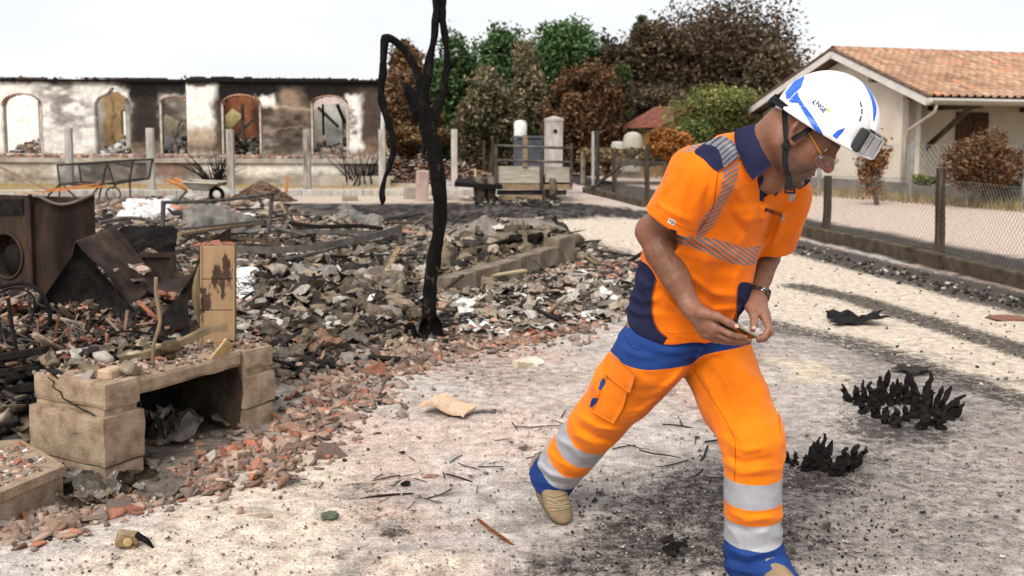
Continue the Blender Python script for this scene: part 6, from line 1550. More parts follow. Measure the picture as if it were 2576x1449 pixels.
	for o in (0.6, 1.9):
		mb = MB(); mb.box((P(1340, 450, Y)[0], Y + o, 0.40), (1.8, 0.12, 0.12)); mb.build("chassis_beam", dk, root)
	mb = MB(); mb.box((P(1340, 450, Y)[0], Y + 1.1, 0.52), (1.75, 2.1, 0.07)); mb.build("bed", black_m, root)
	for x in (1206, 1232, 1385):
		c = P(x, 482, Y + 0.2); c[2] = 0.30; mb = MB(); mb.lathe([(0.10, -0.08), (0.27, -0.09), (0.31, -0.05), (0.31, 0.05), (0.27, 0.09), (0.10, 0.08), (0.10, -0.08)], c, rotmat(0, math.pi / 2, 0.25), 20); mb.build("wheel", mat("burnt_rim", two((0.05, 0.04, 0.03), (0.16, 0.125, 0.09))), root, True)
	mb = MB(); mb.box(P(1205, 462, Y + 0.3), (1.1, 1.1, 0.10), rotmat(0.05, 0.06, 0)); mb.build("mudguard_deck", black_m, root)
	mb = MB(); mb.bar(P(1300, 500, Y - 0.1), P(1370, 512, Y - 0.9), 0.09, 0.09); mb.build("drawbar", dk, root)
	r = np.random.default_rng(5); H = Heap(); n = 160; p = drop(px_sample(r, n, [(1190, 500), (1400, 500), (1420, 525), (1200, 520)])); H.put(SHEETS + SHEETS + STICKS, p + (0, 0, 0.03), r.uniform(0.08, 0.26, n), rand_rot(r, n, 0.4), pick(r, BLACK_T * 3 + GREY_T, n)); H.build("trailer_ash", debris_m, "black ash and scrap under the burnt trailer", "ash")
	# bins, white tank and pillar behind the trailer
	Y = 27.5; root = empty("refuse_bin", tuple(G(1328, 455))); tag(root, "dark blue-grey refuse container behind the burnt trailer", "bin"); bn = mat("bin_grey", two((0.055, 0.06, 0.07), (0.08, 0.085, 0.098)), rough=0.55)
	p0, p1 = P(1291, 350, Y), P(1366, 350, Y); mb = MB(); w = p1[0] - p0[0]; zt = p0[2]; c = (p0 + p1) / 2
	mb.add([(c[0] + sx * w * .5 * (1 if z else 0.92), Y + sy * 0.4 * (1 if z else 0.9), zt if z else 0.1) for z in (0, 1) for sx, sy in ((-1, -1), (1, -1), (1, 1), (-1, 1))], [(0, 1, 5, 4), (1, 2, 6, 5), (2, 3, 7, 6), (3, 0, 4, 7), (4, 5, 6, 7), (3, 2, 1, 0)]); mb.build("bin_body", bn, root, False, 0.03)
	mb = MB(); mb.box((c[0], Y, zt + 0.05), (w * 1.06, 0.86, 0.08)); mb.build("lid", bn, root, False, 0.02)
	q = P(1309, 345, Y + 0.6); mb = MB(); mb.lathe([(0.16, 0), (0.18, 0.05), (0.18, 0.40), (0.15, 0.44), (0.17, 0.47), (0.001, 0.5)], q - (0, 0, 0.02), None, 16); mb.lathe([(0.16, -1.4), (0.17, 0.02)], q, None, 12); tag(mb.build("white_tank", mat("tank_white", [(0.35, (0.42, 0.27, 0.13)), (0.45, (0.68, 0.66, 0.62)), (0.7, (0.76, 0.75, 0.73))], scale=5, rough=0.5), None, True), "white tank with a brown scorched rim above the refuse container", "tank")
	q = P(1393, 300, 26.5); root = empty("concrete_pillar", (q[0], 26.5, 0)); tag(root, "tall pale concrete pillar with a capped top and a dark hole", "pillar")
	w = 41 * 26.5 / 2504; mb = MB(); mb.box((q[0], 26.5, q[2] / 2), (w, w, q[2]), rotmat(0, 0, 0.12)); mb.build("shaft", post_m, root, False, 0.02)
	mb = MB(); mb.lathe([(w * 0.74, -0.06), (w * 0.75, 0.0), (w * 0.71, 0.02), (0.01, 0.09)], q, rotmat(0, 0, math.pi / 4 + 0.12), 4); mb.build("cap", post_m, root)
	mb = MB(); mb.lathe([(0.001, 0.01), (0.05, 0.01), (0.055, 0)], P(1397, 330, 26.5 - w * 0.55), rotmat(math.pi / 2, 0, 0), 12); mb.build("hole", black_m, root)
build_yard()
# ================================================================== lane fence, right-hand house, shed, vegetation
def chain_link(a, b, z0a, z1a, z0b, z1b, pitch, r_, m, parent):
	"woven diagonal wires between two posts"
	a = np.asarray(a, float); b = np.asarray(b, float); L_ = np.linalg.norm(b - a); n = max(4, int(L_ / pitch)); hh = max(z1a - z0a, 0.3); st = max(2, int(hh / pitch))
	mb = MB()
	q = lambda u, t: np.array((*(a[:2] * (1 - u) + b[:2] * u), (z0a * (1 - u) + z0b * u) * (1 - t) + (z1a * (1 - u) + z1b * u) * t))
	for i in range(-st, n + 1):
		for s in (1, -1):
			u0, u1 = i / n, (i + st) / n; c0, c1 = max(u0, 0), min(u1, 1)
			if c0 >= c1: continue
			t0, t1 = (c0 - u0) / (u1 - u0), (c1 - u0) / (u1 - u0)
			if s < 0: t0, t1 = 1 - t0, 1 - t1
			mb.tube([q(c0, t0), q(c1, t1)], r_, 3, False)
	for t in (0.0, 1.0): mb.tube([q(0, t), q(1, t)], r_ * 1.3, 3, False)
	o = mb.build("chain_link_mesh", m, parent); o["kind"] = "stuff"
def build_fence():
	dkw = mat("charred_post_wood", [(0.3, (0.022, 0.017, 0.014)), (0.55, (0.06, 0.045, 0.034)), (0.75, (0.13, 0.098, 0.07))], scale=6, stretch=(3, 3, 0.4), rough=0.9, bump=0.5, bscale=40)
	wire = mat("grey_wire", two((0.12, 0.105, 0.09), (0.2, 0.18, 0.155)), rough=0.6)
	galv = mat("galvanised", two((0.30, 0.31, 0.31), (0.42, 0.43, 0.43)), rough=0.5, metal=0.3)
	root = empty("lane_fence", tuple(G(2078, 590))); tag(root, "burnt timber post and wire mesh fence along the pink gravel lane", "fence")
	posts = []
	for x, yt, yb, w in ((2640, 400, 735, 32), (2362, 423, 652, 22), (2078, 442, 592, 18), (1880, 430, 560, 15), (1735, 405, 535, 13), (1628, 362, 517, 11), (1545, 380, 492, 11)):
		g = G(x, yb); tp = P(x + (6 if x > 2000 else 0), yt, g[1]); wd = w * g[1] / 2504
		mb = MB(); n = 7; pts = [g * (1 - t) + tp * t + np.array((0.006 * math.sin(7 * t + x), 0, 0)) for t in np.linspace(-0.06, 1, n)]
		mb.tube(pts, [wd * 0.62 * (1 - 0.10 * t) for t in np.linspace(0, 1, n)], 8); mb.build("post", dkw, root); posts.append((g, tp[2]))
	for (a, za), (b, zb) in zip(posts[:-1], posts[1:]): chain_link(a, b, 0.12, min(za, 0.98), 0.12, min(zb, 0.98), 0.075, 0.0017, wire, root)
	# timber edging below the mesh
	for pa, pb in (((2680, 752), (2385, 676)), ((2385, 676), (2230, 637)), ((2230, 637), (2090, 606)), ((2090, 606), (1930, 574)), ((1620, 521), (1540, 500)), ((1540, 500), (1470, 484))):
		a, b = G(*pa), G(*pb); u = unit(b - a) * 0.01; mb = MB(); mb.bar(a + u + (0, 0, 0.055), b - u + (0, 0, 0.055), 0.12, 0.20, (0, 0, 1)); bm_ = mb
		me_o = mb.build("edging_beam", mat("edging_wood", [(0.3, (0.03, 0.023, 0.018)), (0.6, (0.10, 0.075, 0.052)), (0.8, (0.19, 0.145, 0.10))], scale=5, rough=0.9, bump=0.4), root, False, 0.015)
	mb = MB(); mb.bar(P(1485, 477, 26), P(1616, 374, 24.5), 0.07, 0.07); mb.build("brace", dkw, root)
	# single posts farther back
	for i, (x, yt, yb, w, m, lab) in enumerate(((1492, 330, 468, 7, galv, "thin galvanised post right of the burnt trailer"), (1503, 328, 470, 10, dkw, "tall dark charred post touching the galvanised one"), (1467, 386, 463, 12, conc_soot, "short scorched concrete post right of the trailer"),
							(1240, 355, 452, 8, dkw, "dark post left of the trailer rails"), (1218, 352, 440, 7, dkw, "second dark post left of the trailer rails"), (1196, 352, 432, 6, dkw, "third dark post left of the trailer rails"), (1170, 350, 425, 6, dkw, "fourth dark post left of the trailer, the farthest"))):
		g = G(x, yb); tp = P(x, yt, g[1]); wd = w * g[1] / 2504; mb = MB(); mb.tube([g - (0, 0, .05), (g + tp) / 2, tp], wd * 0.55, 7); tag(mb.build("fence_post", m), lab, "post")
	# grey paling fence far behind
	a, b = P(1000, 352, 46), P(1062, 350, 47); root2 = empty("paling_fence", tuple(a * (1, 1, 0))); tag(root2, "grey upright paling fence far behind the burnt tree", "fence")
	for t in np.linspace(0, 1, 12): p = a * (1 - t) + b * t; mb = MB(); mb.box((p[0], p[1], 0.75), (0.085, 0.03, 1.5)); mb.build("paling", mat("weathered_wood", two((0.22, 0.22, 0.22), (0.32, 0.32, 0.31)), scale=3) if t == 0 else bpy.data.materials["weathered_wood"], root2)
	a, b = P(1230, 352, 50), P(1500, 352, 44); root3 = empty("lane_paling", tuple(a * (1, 1, 0))); tag(root3, "row of grey concrete fence posts along the far side of the lane", "fence")
	for t in np.linspace(0, 1, 22): p = a * (1 - t) + b * t; mb = MB(); mb.box((p[0], p[1], 0.7), (0.10, 0.08, 1.4)); mb.build("paling", bpy.data.materials["weathered_wood"], root3)
	mb = MB(); mb.bar(a * (1, 1, 0) + (0, 0.1, 0.5), b * (1, 1, 0) + (0, 0.1, 0.5), 0.04, 0.9, (0, 0, 1)); mb.build("panel", mat("fence_shade", two((0.09, 0.085, 0.06), (0.16, 0.14, 0.09)), scale=2), root3)
def build_right_house():
	pk = np.array((9.4, 29.6, 0.0)); rd = unit((0.96, 0.28, 0)); gd = unit((0.28, -0.96, 0))          # ridge direction, gable direction towards the lane
	up = np.array((0, 0, 1.0)); ZP = P(2085, 128, 29.6)[2]
	root = empty("tiled_house", tuple(pk)); tag(root, "cream rendered house with a terracotta tiled gable roof and brown shutters", "house")
	sF, sB = 4.25, 5.9; zF = P(2325, 246, 25.6)[2]; zB = P(1838, 303, 35.3)[2]; Lr = 13.0
	W3 = lambda a, s, z: pk + rd * a + gd * s + up * z
	cream = mat("cream_render", [(0.25, (0.56, 0.48, 0.385)), (0.55, (0.69, 0.605, 0.50)), (0.8, (0.74, 0.66, 0.56))], scale=1.2, detail=8, rough=0.95, bump=0.2, bscale=30)
	# gable wall, set in under the verge
	wb, wf = -sB + 0.7, 2.9
	zr = lambda s: (ZP + (zF - ZP) * s / sF) if s > 0 else (ZP + (zB - ZP) * -s / sB)
	mb = MB(); g = [W3(0.45, wb, 0), W3(0.45, wf, 0), W3(0.45, wf, zr(wf) - 0.18), W3(0.45, 0, ZP - 0.18), W3(0.45, wb, zr(wb) - 0.18)]
	b2 = [p + rd * 0.25 for p in g]; mb.add(g + b2, [(0, 1, 2, 3, 4), (9, 8, 7, 6, 5), (1, 6, 7, 2), (5, 0, 4, 9)]); mb.build("gable_wall", cream, root)
	# front wing wall, recessed porch wall
	def wall(a0, a1, s, z1, name, t=0.25):
		mb = MB(); g = [W3(a0, s, 0), W3(a1, s, 0), W3(a1, s, z1), W3(a0, s, z1)]; b_ = [p - gd * t for p in g]
		mb.add(g + b_, [(0, 1, 2, 3), (7, 6, 5, 4), (0, 4, 5, 1), (3, 2, 6, 7), (1, 5, 6, 2), (0, 3, 7, 4)]); return mb.build(name, cream, root)
	wall(0.45, 1.05, wf, zr(wf) - 0.2, "front_wall"); wall(1.05, Lr, 1.75, zr(1.75) - 0.2, "porch_wall")
	mb = MB(); g = [W3(1.05, 1.75, 0), W3(1.05, wf, 0), W3(1.05, wf, zr(wf) - 0.2), W3(1.05, 1.75, zr(1.75) - 0.2)]; b_ = [p - rd * 0.2 for p in g]; mb.add(g + b_, [(0, 1, 2, 3), (7, 6, 5, 4), (0, 4, 5, 1), (1, 5, 6, 2)]); mb.build("porch_side", cream, root)
	# roof decks
	dk = mat("roof_boards", two((0.10, 0.065, 0.045), (0.17, 0.115, 0.08)), scale=3)
	for s1, z1, nm in ((sF, zF, "roof_deck"), (-sB, zB, "roof_deck")):
		mb = MB(); g = [W3(0, 0, ZP - 0.05), W3(Lr, 0, ZP - 0.05), W3(Lr, s1, z1 - 0.05), W3(0, s1, z1 - 0.05)]; b_ = [p - up * 0.06 for p in g]
		mb.add(g + b_, [(0, 1, 2, 3), (7, 6, 5, 4), (0, 4, 5, 1), (1, 5, 6, 2), (2, 6, 7, 3), (3, 7, 4, 0)]); mb.build(nm, dk, root)
	# terracotta tiles laid in courses on the lane side: each its own piece
	tm = mat("terracotta_tiles", None, objcol=True, scale=3, amt=0.2, rough=0.9, bump=0.3, bscale=25, objrand=1.0)
	sl = W3(0, sF, zF) - W3(0, 0, ZP); SL = np.linalg.norm(sl); sd = sl / SL; nn = np.cross(rd, sd); nn = nn if nn[2] > 0 else -nn
	rows = 15; tw, tl = 0.25, SL / rows * 1.18; g = []
	for i, v in enumerate(np.linspace(0, 1, 3)): g.append([(u * tw, v * tl, 0.055 * max(0, math.sin((u + .5) * 2 * math.pi)) ** 0.8 - 0.012 * math.sin(math.pi * (u + .5)) + 0.022 * (v)) for u in np.linspace(-.5, .5, 9)])
	mb = MB(); mb.sheet(np.array(g), 0.014); tme = mb.mesh("roof_tile"); tme.materials.append(tm); tme.polygons.foreach_set("use_smooth", np.zeros(len(tme.polygons), bool))
	R = np.stack([rd, sd, nn], 1); r = np.random.default_rng(2); cnt = 0; rest = Heap(); tv = np.array([v.co for v in tme.vertices]); tf = np.array([p.vertices for p in tme.polygons]); tt = tris_of(tf)
	pal = np.array([(0.39, 0.235, 0.15), (0.42, 0.26, 0.17), (0.36, 0.215, 0.14), (0.45, 0.29, 0.20), (0.33, 0.195, 0.13), (0.41, 0.255, 0.175)])
	ncol = int(Lr / tw); PX = []
	for i in range(rows):
		for j in range(ncol): PX.append((i, j))
	for i, j in PX:
		p = W3(0.02 + (j + 0.5) * tw, 0, ZP) + sd * (SL / rows * i) + nn * 0.045
		c = pal[r.integers(0, len(pal))] * (1 + 0.10 * r.normal()) * (1 - 0.25 * max(0, vnoise(np.array([[i * 0.35, j * 0.25]]), 1, 5)[0]))
		if r.uniform() < 0.03: c = np.array((0.55, 0.24, 0.13))
		x, y = proj(p[None]); vis = x[0] < 2576 + 20
		if vis and cnt < 300:
			o = put("roof_tile", tme, tm, root, p, R); o.color = (*np.clip(c, .02, .8), 1); cnt += 1
		else: rest.put([(tv, tt)], p[None], np.array([1.0]), R[None], c[None], 0.0)
	if rest.v: o = rest.build("roof_tiles_far", mat("terracotta_tiles_joined", None, attr="col", scale=3, amt=0.35, rough=0.9, bump=0.3, bscale=25), parent=root)
	for j in range(int(Lr / 0.42)):
		mb = MB(); c = W3(0.42 * j + 0.2, 0, ZP + 0.03)
		pts = [[c + rd * (k - .5) * 0.46 + gd * 0.13 * math.cos(a) + up * (0.10 * math.sin(a) + 0.012 * (1 - k)) for a in np.linspace(0, math.pi, 7)] for k in (0, 1)]
		mb.sheet(np.array(pts), -0.012); o = mb.build("ridge_tile", tm, root, True); o.color = (0.42, 0.23, 0.15, 1)
	# dark tiles seen edge-on along the verge
	vm = mat("verge_tiles", two((0.10, 0.065, 0.05), (0.2, 0.12, 0.085)), scale=6)
	for s1, z1 in ((sF, zF), (-sB, zB)):
		a, b = W3(-0.03, 0, ZP + 0.05), W3(-0.03, s1, z1 + 0.05); n = 14
		for i in range(n):
			p, q = a + (b - a) * i / n, a + (b - a) * (i + 1.15) / n; mb = MB(); mb.bar(p + up * 0.02, q, 0.16, 0.05, (0, 0, 1)); mb.build("verge_tile", vm, root)
	whp = mat("white_paint", two((0.56, 0.53, 0.48), (0.66, 0.63, 0.58)), scale=3, rough=0.7)
	for s1, z1 in ((sF, zF), (-sB, zB)):
		a, b = W3(-0.06, 0, ZP - 0.10), W3(-0.06, s1, z1 - 0.10); mb = MB(); mb.bar(a, b, 0.04, 0.20, (0, 0, 1)); mb.build("barge_board", whp, root)
	a, b = W3(-0.05, sF + 0.02, zF - 0.09), W3(Lr, sF + 0.02, zF - 0.09); mb = MB(); mb.bar(a, b, 0.04, 0.18, (0, 0, 1)); mb.build("fascia", whp, root)
	mb = MB(); n = 7; g = [[p + gd * (0.09 + 0.08 * math.cos(t)) + up * (0.02 - 0.09 * math.sin(t)) for t in np.linspace(0, math.pi, n)] for p in (a, b)]; mb.sheet(np.array(g), 0.008); mb.build("gutter", mat("gutter_beige", two((0.46, 0.40, 0.32), (0.54, 0.48, 0.40)), rough=0.5), root, True)
	pp = mat("pipe_beige", two((0.40, 0.33, 0.26), (0.48, 0.41, 0.33)), rough=0.5)
	mb = MB(); mb.tube([W3(0.15, sF + 0.1, zF - 0.12), W3(0.15, sF + 0.05, zF - 0.35), W3(0.30, wf + 0.25, 1.75), W3(0.32, wf + 0.07, 1.5), W3(0.32, wf + 0.07, 0)], 0.045, 8); mb.build("downpipe", pp, root, True)
	# rafter ends under the verge, porch braces and beams
	for s1 in (3.4, 1.9, -1.6, -3.2, -4.7):
		mb = MB(); mb.box(W3(0.2, s1, zr(s1) - 0.26), (0.55, 0.16, 0.14), np.stack([rd, np.cross(up, rd), up], 1)); mb.build("purlin_end", dk, root)
	for a0 in (1.7, 5.2, 8.6):
		mb = MB(); mb.bar(W3(a0, 1.78, 1.05), W3(a0, sF - 0.5, zF - 0.22), 0.11, 0.11); mb.build("porch_brace", dk, root)
		mb = MB(); mb.bar(W3(a0, 1.78, zF - 0.18), W3(a0, sF - 0.1, zF - 0.18), 0.10, 0.14); mb.build("porch_beam", dk, root)
	# shutters
	x, _ = 0, 0; sh = mat("brown_shutter", two((0.075, 0.04, 0.026), (0.12, 0.065, 0.042)), scale=5, stretch=(6, 6, 1), rough=0.7)
	cw = None
	for a0 in np.arange(2.0, 9.0, 0.02):
		xx = proj(W3(a0, 1.78, 1.4)[None])[0][0]
		if xx >= 2403: cw = a0; break
	aw = cw + 0.5
	z0, z1 = P(2440, 388, W3(aw, 1.78, 0)[1])[2], P(2440, 283, W3(aw, 1.78, 0)[1])[2]
	for k in range(2):
		sr = empty("shutter", tuple(W3(aw, 1.8, z0))); sr.parent = root; sr.matrix_parent_inverse = parent_inv(root)
		for j in range(5):
			mb = MB(); mb.box(W3(cw + 0.05 + k * 0.56 + j * 0.106, 1.80, (z0 + z1) / 2), (0.10, 0.04, z1 - z0), np.stack([rd, -gd, up], 1)); mb.build("shutter_board", sh, sr)
		for zz_ in (0.22, 0.78): mb = MB(); mb.box(W3(cw + 0.05 + k * 0.56 + 0.21, 1.835, z0 + (z1 - z0) * zz_), (0.52, 0.03, 0.10), np.stack([rd, -gd, up], 1)); mb.build("ledge", sh, sr)
	# garden fence: concrete gravel boards, steel posts, mesh
	fr = empty("garden_fence", tuple(G(2433, 512))); tag(fr, "grey concrete panel and steel post mesh fence before the cream house", "fence")
	pst = mat("galv_dull", two((0.20, 0.21, 0.205), (0.30, 0.31, 0.30)), rough=0.6, metal=0.2); pn = mat("grey_panel", [(0.3, (0.10, 0.09, 0.08)), (0.6, (0.20, 0.185, 0.165)), (0.8, (0.27, 0.25, 0.225))], scale=2.5, rough=0.95)
	pts = [G(x, y) for x, y in ((2720, 543), (2573, 524), (2433, 509), (2290, 497), (2172, 487), (2060, 478), (1960, 470), (1870, 463), (1790, 457))]; ws = mat("thin_wire", two((0.3, 0.3, 0.28), (0.4, 0.4, 0.38)))
	for i, (p, q) in enumerate(zip(pts[:-1], pts[1:])):
		u = unit(q - p) * 0.08; mb = MB(); mb.bar(p + u + (0, 0, 0.16), q - u + (0, 0, 0.16), 0.05, 0.42, (0, 0, 1)); mb.build("concrete_panel", pn, fr, False, 0.01)
		if p[1] < 40: chain_link(p, q, 0.38, 1.35, 0.38, 1.35, 0.16, 0.0030, ws, fr)
	for i, p in enumerate(pts[1:7]):
		mb = MB(); mb.box(p + (0, 0, 0.70), (0.11, 0.09, 1.5)); mb.build("steel_post", pst, fr, False, 0.01)
def build_shed():
	Y = 40.0; root = empty("rusty_shed", (P(1650, 350, Y)[0], Y, 0)); tag(root, "low shed with a rusty red corrugated roof behind the fence", "shed")
	rt = mat("rusty_sheet", [(0.3, (0.13, 0.05, 0.035)), (0.6, (0.24, 0.085, 0.06)), (0.8, (0.38, 0.19, 0.14))], scale=2, stretch=(4, 1, 1), rough=0.8, bump=0.3)
	e0, e1 = P(1558, 322, Y), P(1660, 320, Y - 1.5); r0, r1 = P(1645, 270, Y + 3.5), P(1765, 262, Y + 2.0); g = []
	for s in np.linspace(0, 1, 40): g.append([(e0 * (1 - s) + e1 * s) * (1 - t) + (r0 * (1 - s) + r1 * s) * t + np.array((0, 0, 0.04 * math.sin(s * 90))) for t in np.linspace(0, 1, 5)])
	mb = MB(); mb.sheet(np.array(g), 0.01); mb.build("roof_sheet", rt, root)
	wd = mat("ochre_wall", two((0.22, 0.115, 0.045), (0.36, 0.20, 0.085)), scale=2)
	a, b, c = e0 + (0.4, 0.4, 0), e1 + (-0.2, 0.4, 0), r1 + (0, -0.2, 0)
	for p, q in ((a, b), (b, c)):
		mb = MB(); mb.add([(p[0], p[1], 0), (q[0], q[1], 0), (q[0], q[1], q[2] - 0.12), (p[0], p[1], p[2] - 0.12)], [(0, 1, 2, 3)]); mb.v += [(x, y + 0.2, z) for x, y, z in mb.v]; mb.f += [(7, 6, 5, 4), (3, 2, 6, 7), (0, 4, 5, 1)]; mb.build("shed_wall", wd, root)
	mb = MB(); mb.lathe([(0.34, -1.2), (0.36, 0), (0.31, 0.16), (0.18, 0.25), (0.001, 0.28)], P(1592, 350, 37.5), None, 18); tag(mb.build("cream_tank", mat("tank_cream", two((0.30, 0.28, 0.22), (0.42, 0.40, 0.33)), scale=2), None, True), "cream domed tank in front of the rusty shed", "tank")
	mb = MB(); mb.lathe([(0.001, 0.2), (0.22, 0.18), (0.28, 0.06), (0.28, -0.9)], P(1555, 368, 38.5), None, 14); tag(mb.build("cream_barrel", bpy.data.materials["tank_cream"], None, True), "smaller cream barrel left of the domed tank", "barrel")
# ------------------------------------------------------------------ trees
leaf_m = mat("foliage", None, attr="col", scale=1.5, amt=0.30, rough=0.75, bump=0, spec=0.15)
def leaf_mat():
	nt = leaf_m.node_tree; b = nt.nodes["Principled BSDF"]; out = [n for n in nt.nodes if n.type == 'OUTPUT_MATERIAL'][0]
	tr = nt.nodes.new("ShaderNodeBsdfTranslucent"); mx = nt.nodes.new("ShaderNodeMixShader"); mx.inputs[0].default_value = 0.25
	src = b.inputs["Base Color"].links[0].from_socket; nt.links.new(src, tr.inputs["Color"])
	nt.links.new(b.outputs[0], mx.inputs[1]); nt.links.new(tr.outputs[0], mx.inputs[2]); nt.links.new(mx.outputs[0], out.inputs["Surface"])
leaf_mat()
bark_m = mat("tree_bark", two((0.045, 0.034, 0.026), (0.11, 0.085, 0.065)), scale=6, stretch=(2, 2, 0.5), bump=0.6, bscale=20, bdist=0.03)
def leaf_cloud(r, lobes, n, size, cols, hollow=0.55):
	"leaf-sized folded quads spread through overlapping lobes, denser towards their shells"
	vol = np.array([l[1].prod() ** (2 / 3) for l in lobes]); k = r.choice(len(lobes), n, p=vol / vol.sum())
	c = np.array([l[0] for l in lobes])[k]; rad = np.array([l[1] for l in lobes])[k]; lc = np.array([l[2] for l in lobes])[k]
	d = r.normal(0, 1, (n, 3)); d /= np.linalg.norm(d, axis=1, keepdims=True)
	q = r.uniform(hollow, 1.0, n) ** 0.6 * (1 + 0.40 * vnoise(d * 2.4 + c, 2.1, 5)) * r.uniform(0.82, 1.10, n) * np.where(r.uniform(0, 1, n) < 0.03, 1.12, 1.0)
	p = c + d * rad * q[:, None]
	keep = vnoise(p, 0.9 / max(size * 3, 0.2), 7) > -0.5
	p = p[keep]; lc = lc[keep]; d = d[keep]; n = len(p)
	R = rand_rot(r, n, 1.1); s = size * r.uniform(0.6, 1.5, n)
	base = np.array([(-.5, 0, 0), (0, -.28, .06), (.55, 0, 0), (0, .28, .06)])
	v = np.einsum('nij,nkj->nki', R, base[None] * s[:, None, None]) + p[:, None, :]
	pal = np.array(cols)[r.integers(0, len(cols), n)]
	col = np.repeat(pal * lc[:, None] * (1 + r.normal(0, 0.16, (n, 1))), 4, 0)
	f = np.arange(n * 4).reshape(n, 4)
	return v.reshape(-1, 3), f, np.clip(col, 0.006, 0.6)
def tree(name, label, cat, px, py, rx, ry, Y, cols, n, size, seed, group=None, lobes_n=16, base_y=None, trunk=True, spread=0.72, squash=1.0, bare=0, skirt=None):
	skirt = (cat == "tree" and Y < 60) if skirt is None else skirt
	r = np.random.default_rng(seed); k = Y / 2504.0; c = P(px, py, Y); grow_ = 1.10 if cat == "tree" and Y > 41 else 1.0; RX, RZ = rx * k * grow_ * 1.06, ry * k * grow_
	root = empty(name, (c[0], Y, 0)); tag(root, label, cat, group)
	lobes = []
	for i in range(lobes_n):
		d = r.normal(0, 1, 3); d /= np.linalg.norm(d); q = r.uniform(0.25, 1.0) ** 0.5
		o = d * q * np.array((RX, RX * 0.8, RZ)) * spread
		rr = np.array((RX, RX * 0.9, RZ * squash)) * r.uniform(0.34, 0.62)
		lobes.append((c + o, rr, r.uniform(0.62, 1.25)))
	if skirt:                                               # foliage reaching down to the ground
		for i in range(9):
			z = r.uniform(0.3, max(0.5, c[2] - RZ * 0.3)); lobes.append((np.array((c[0] + r.uniform(-0.75, 0.75) * RX, Y + r.uniform(-0.3, 0.3) * RX, z)), np.array((RX * 0.42, RX * 0.4, max(0.6, RZ * 0.35))) * r.uniform(0.7, 1.2), r.uniform(0.5, 1.0)))
	v, f, col = leaf_cloud(r, lobes, int(n * 2.9), size * 0.82, [tuple(1.35 * k for k in c_) for c_ in cols])
	if trunk:
		mb = MB(); b = np.array((c[0] + r.normal(0, 0.2), Y, -0.1)); mid = np.array((c[0], Y, max(0.6, c[2] - RZ * 0.4)))
		tr = max(0.05, RX * 0.07); mb.tube([b, b * 0.6 + mid * 0.4 + (0.1 * r.normal(), 0, 0), mid, c], [tr * 1.4, tr, tr * 0.85, tr * 0.4], 8)
		mb.build("trunk", bark_m, root)
		mb = MB()
		for l in lobes[:max(8, bare)]: m_ = mid * 0.5 + c * 0.5; e = l[0] + (l[0] - c) * 0.3; mb.tube([mid, (mid + e) / 2 + r.normal(0, RX * 0.04, 3), e], [tr * 0.55, tr * 0.35, tr * 0.08], 6, False)
		o = mb.build("limbs", bark_m, root)
	o = np_mesh("crown", v, f, leaf_m, root, False, col); o["kind"] = "stuff"
GRN = [(0.058, 0.105, 0.038), (0.078, 0.135, 0.048), (0.045, 0.085, 0.032), (0.10, 0.16, 0.06)]
DGR = [(0.030, 0.060, 0.024), (0.042, 0.080, 0.030), (0.05, 0.085, 0.035)]
KHK = [(0.15, 0.12, 0.068), (0.19, 0.15, 0.09), (0.105, 0.088, 0.05), (0.23, 0.185, 0.115)]
RUS = [(0.13, 0.068, 0.034), (0.10, 0.054, 0.028), (0.16, 0.086, 0.044), (0.072, 0.040, 0.022)]
DBR = [(0.080, 0.054, 0.034), (0.112, 0.077, 0.047), (0.055, 0.040, 0.027), (0.145, 0.098, 0.060)]
LGR = [(0.13, 0.16, 0.045), (0.17, 0.185, 0.06), (0.10, 0.12, 0.04), (0.19, 0.15, 0.06)]
ORG = [(0.30, 0.12, 0.03), (0.24, 0.09, 0.028), (0.36, 0.16, 0.05)]
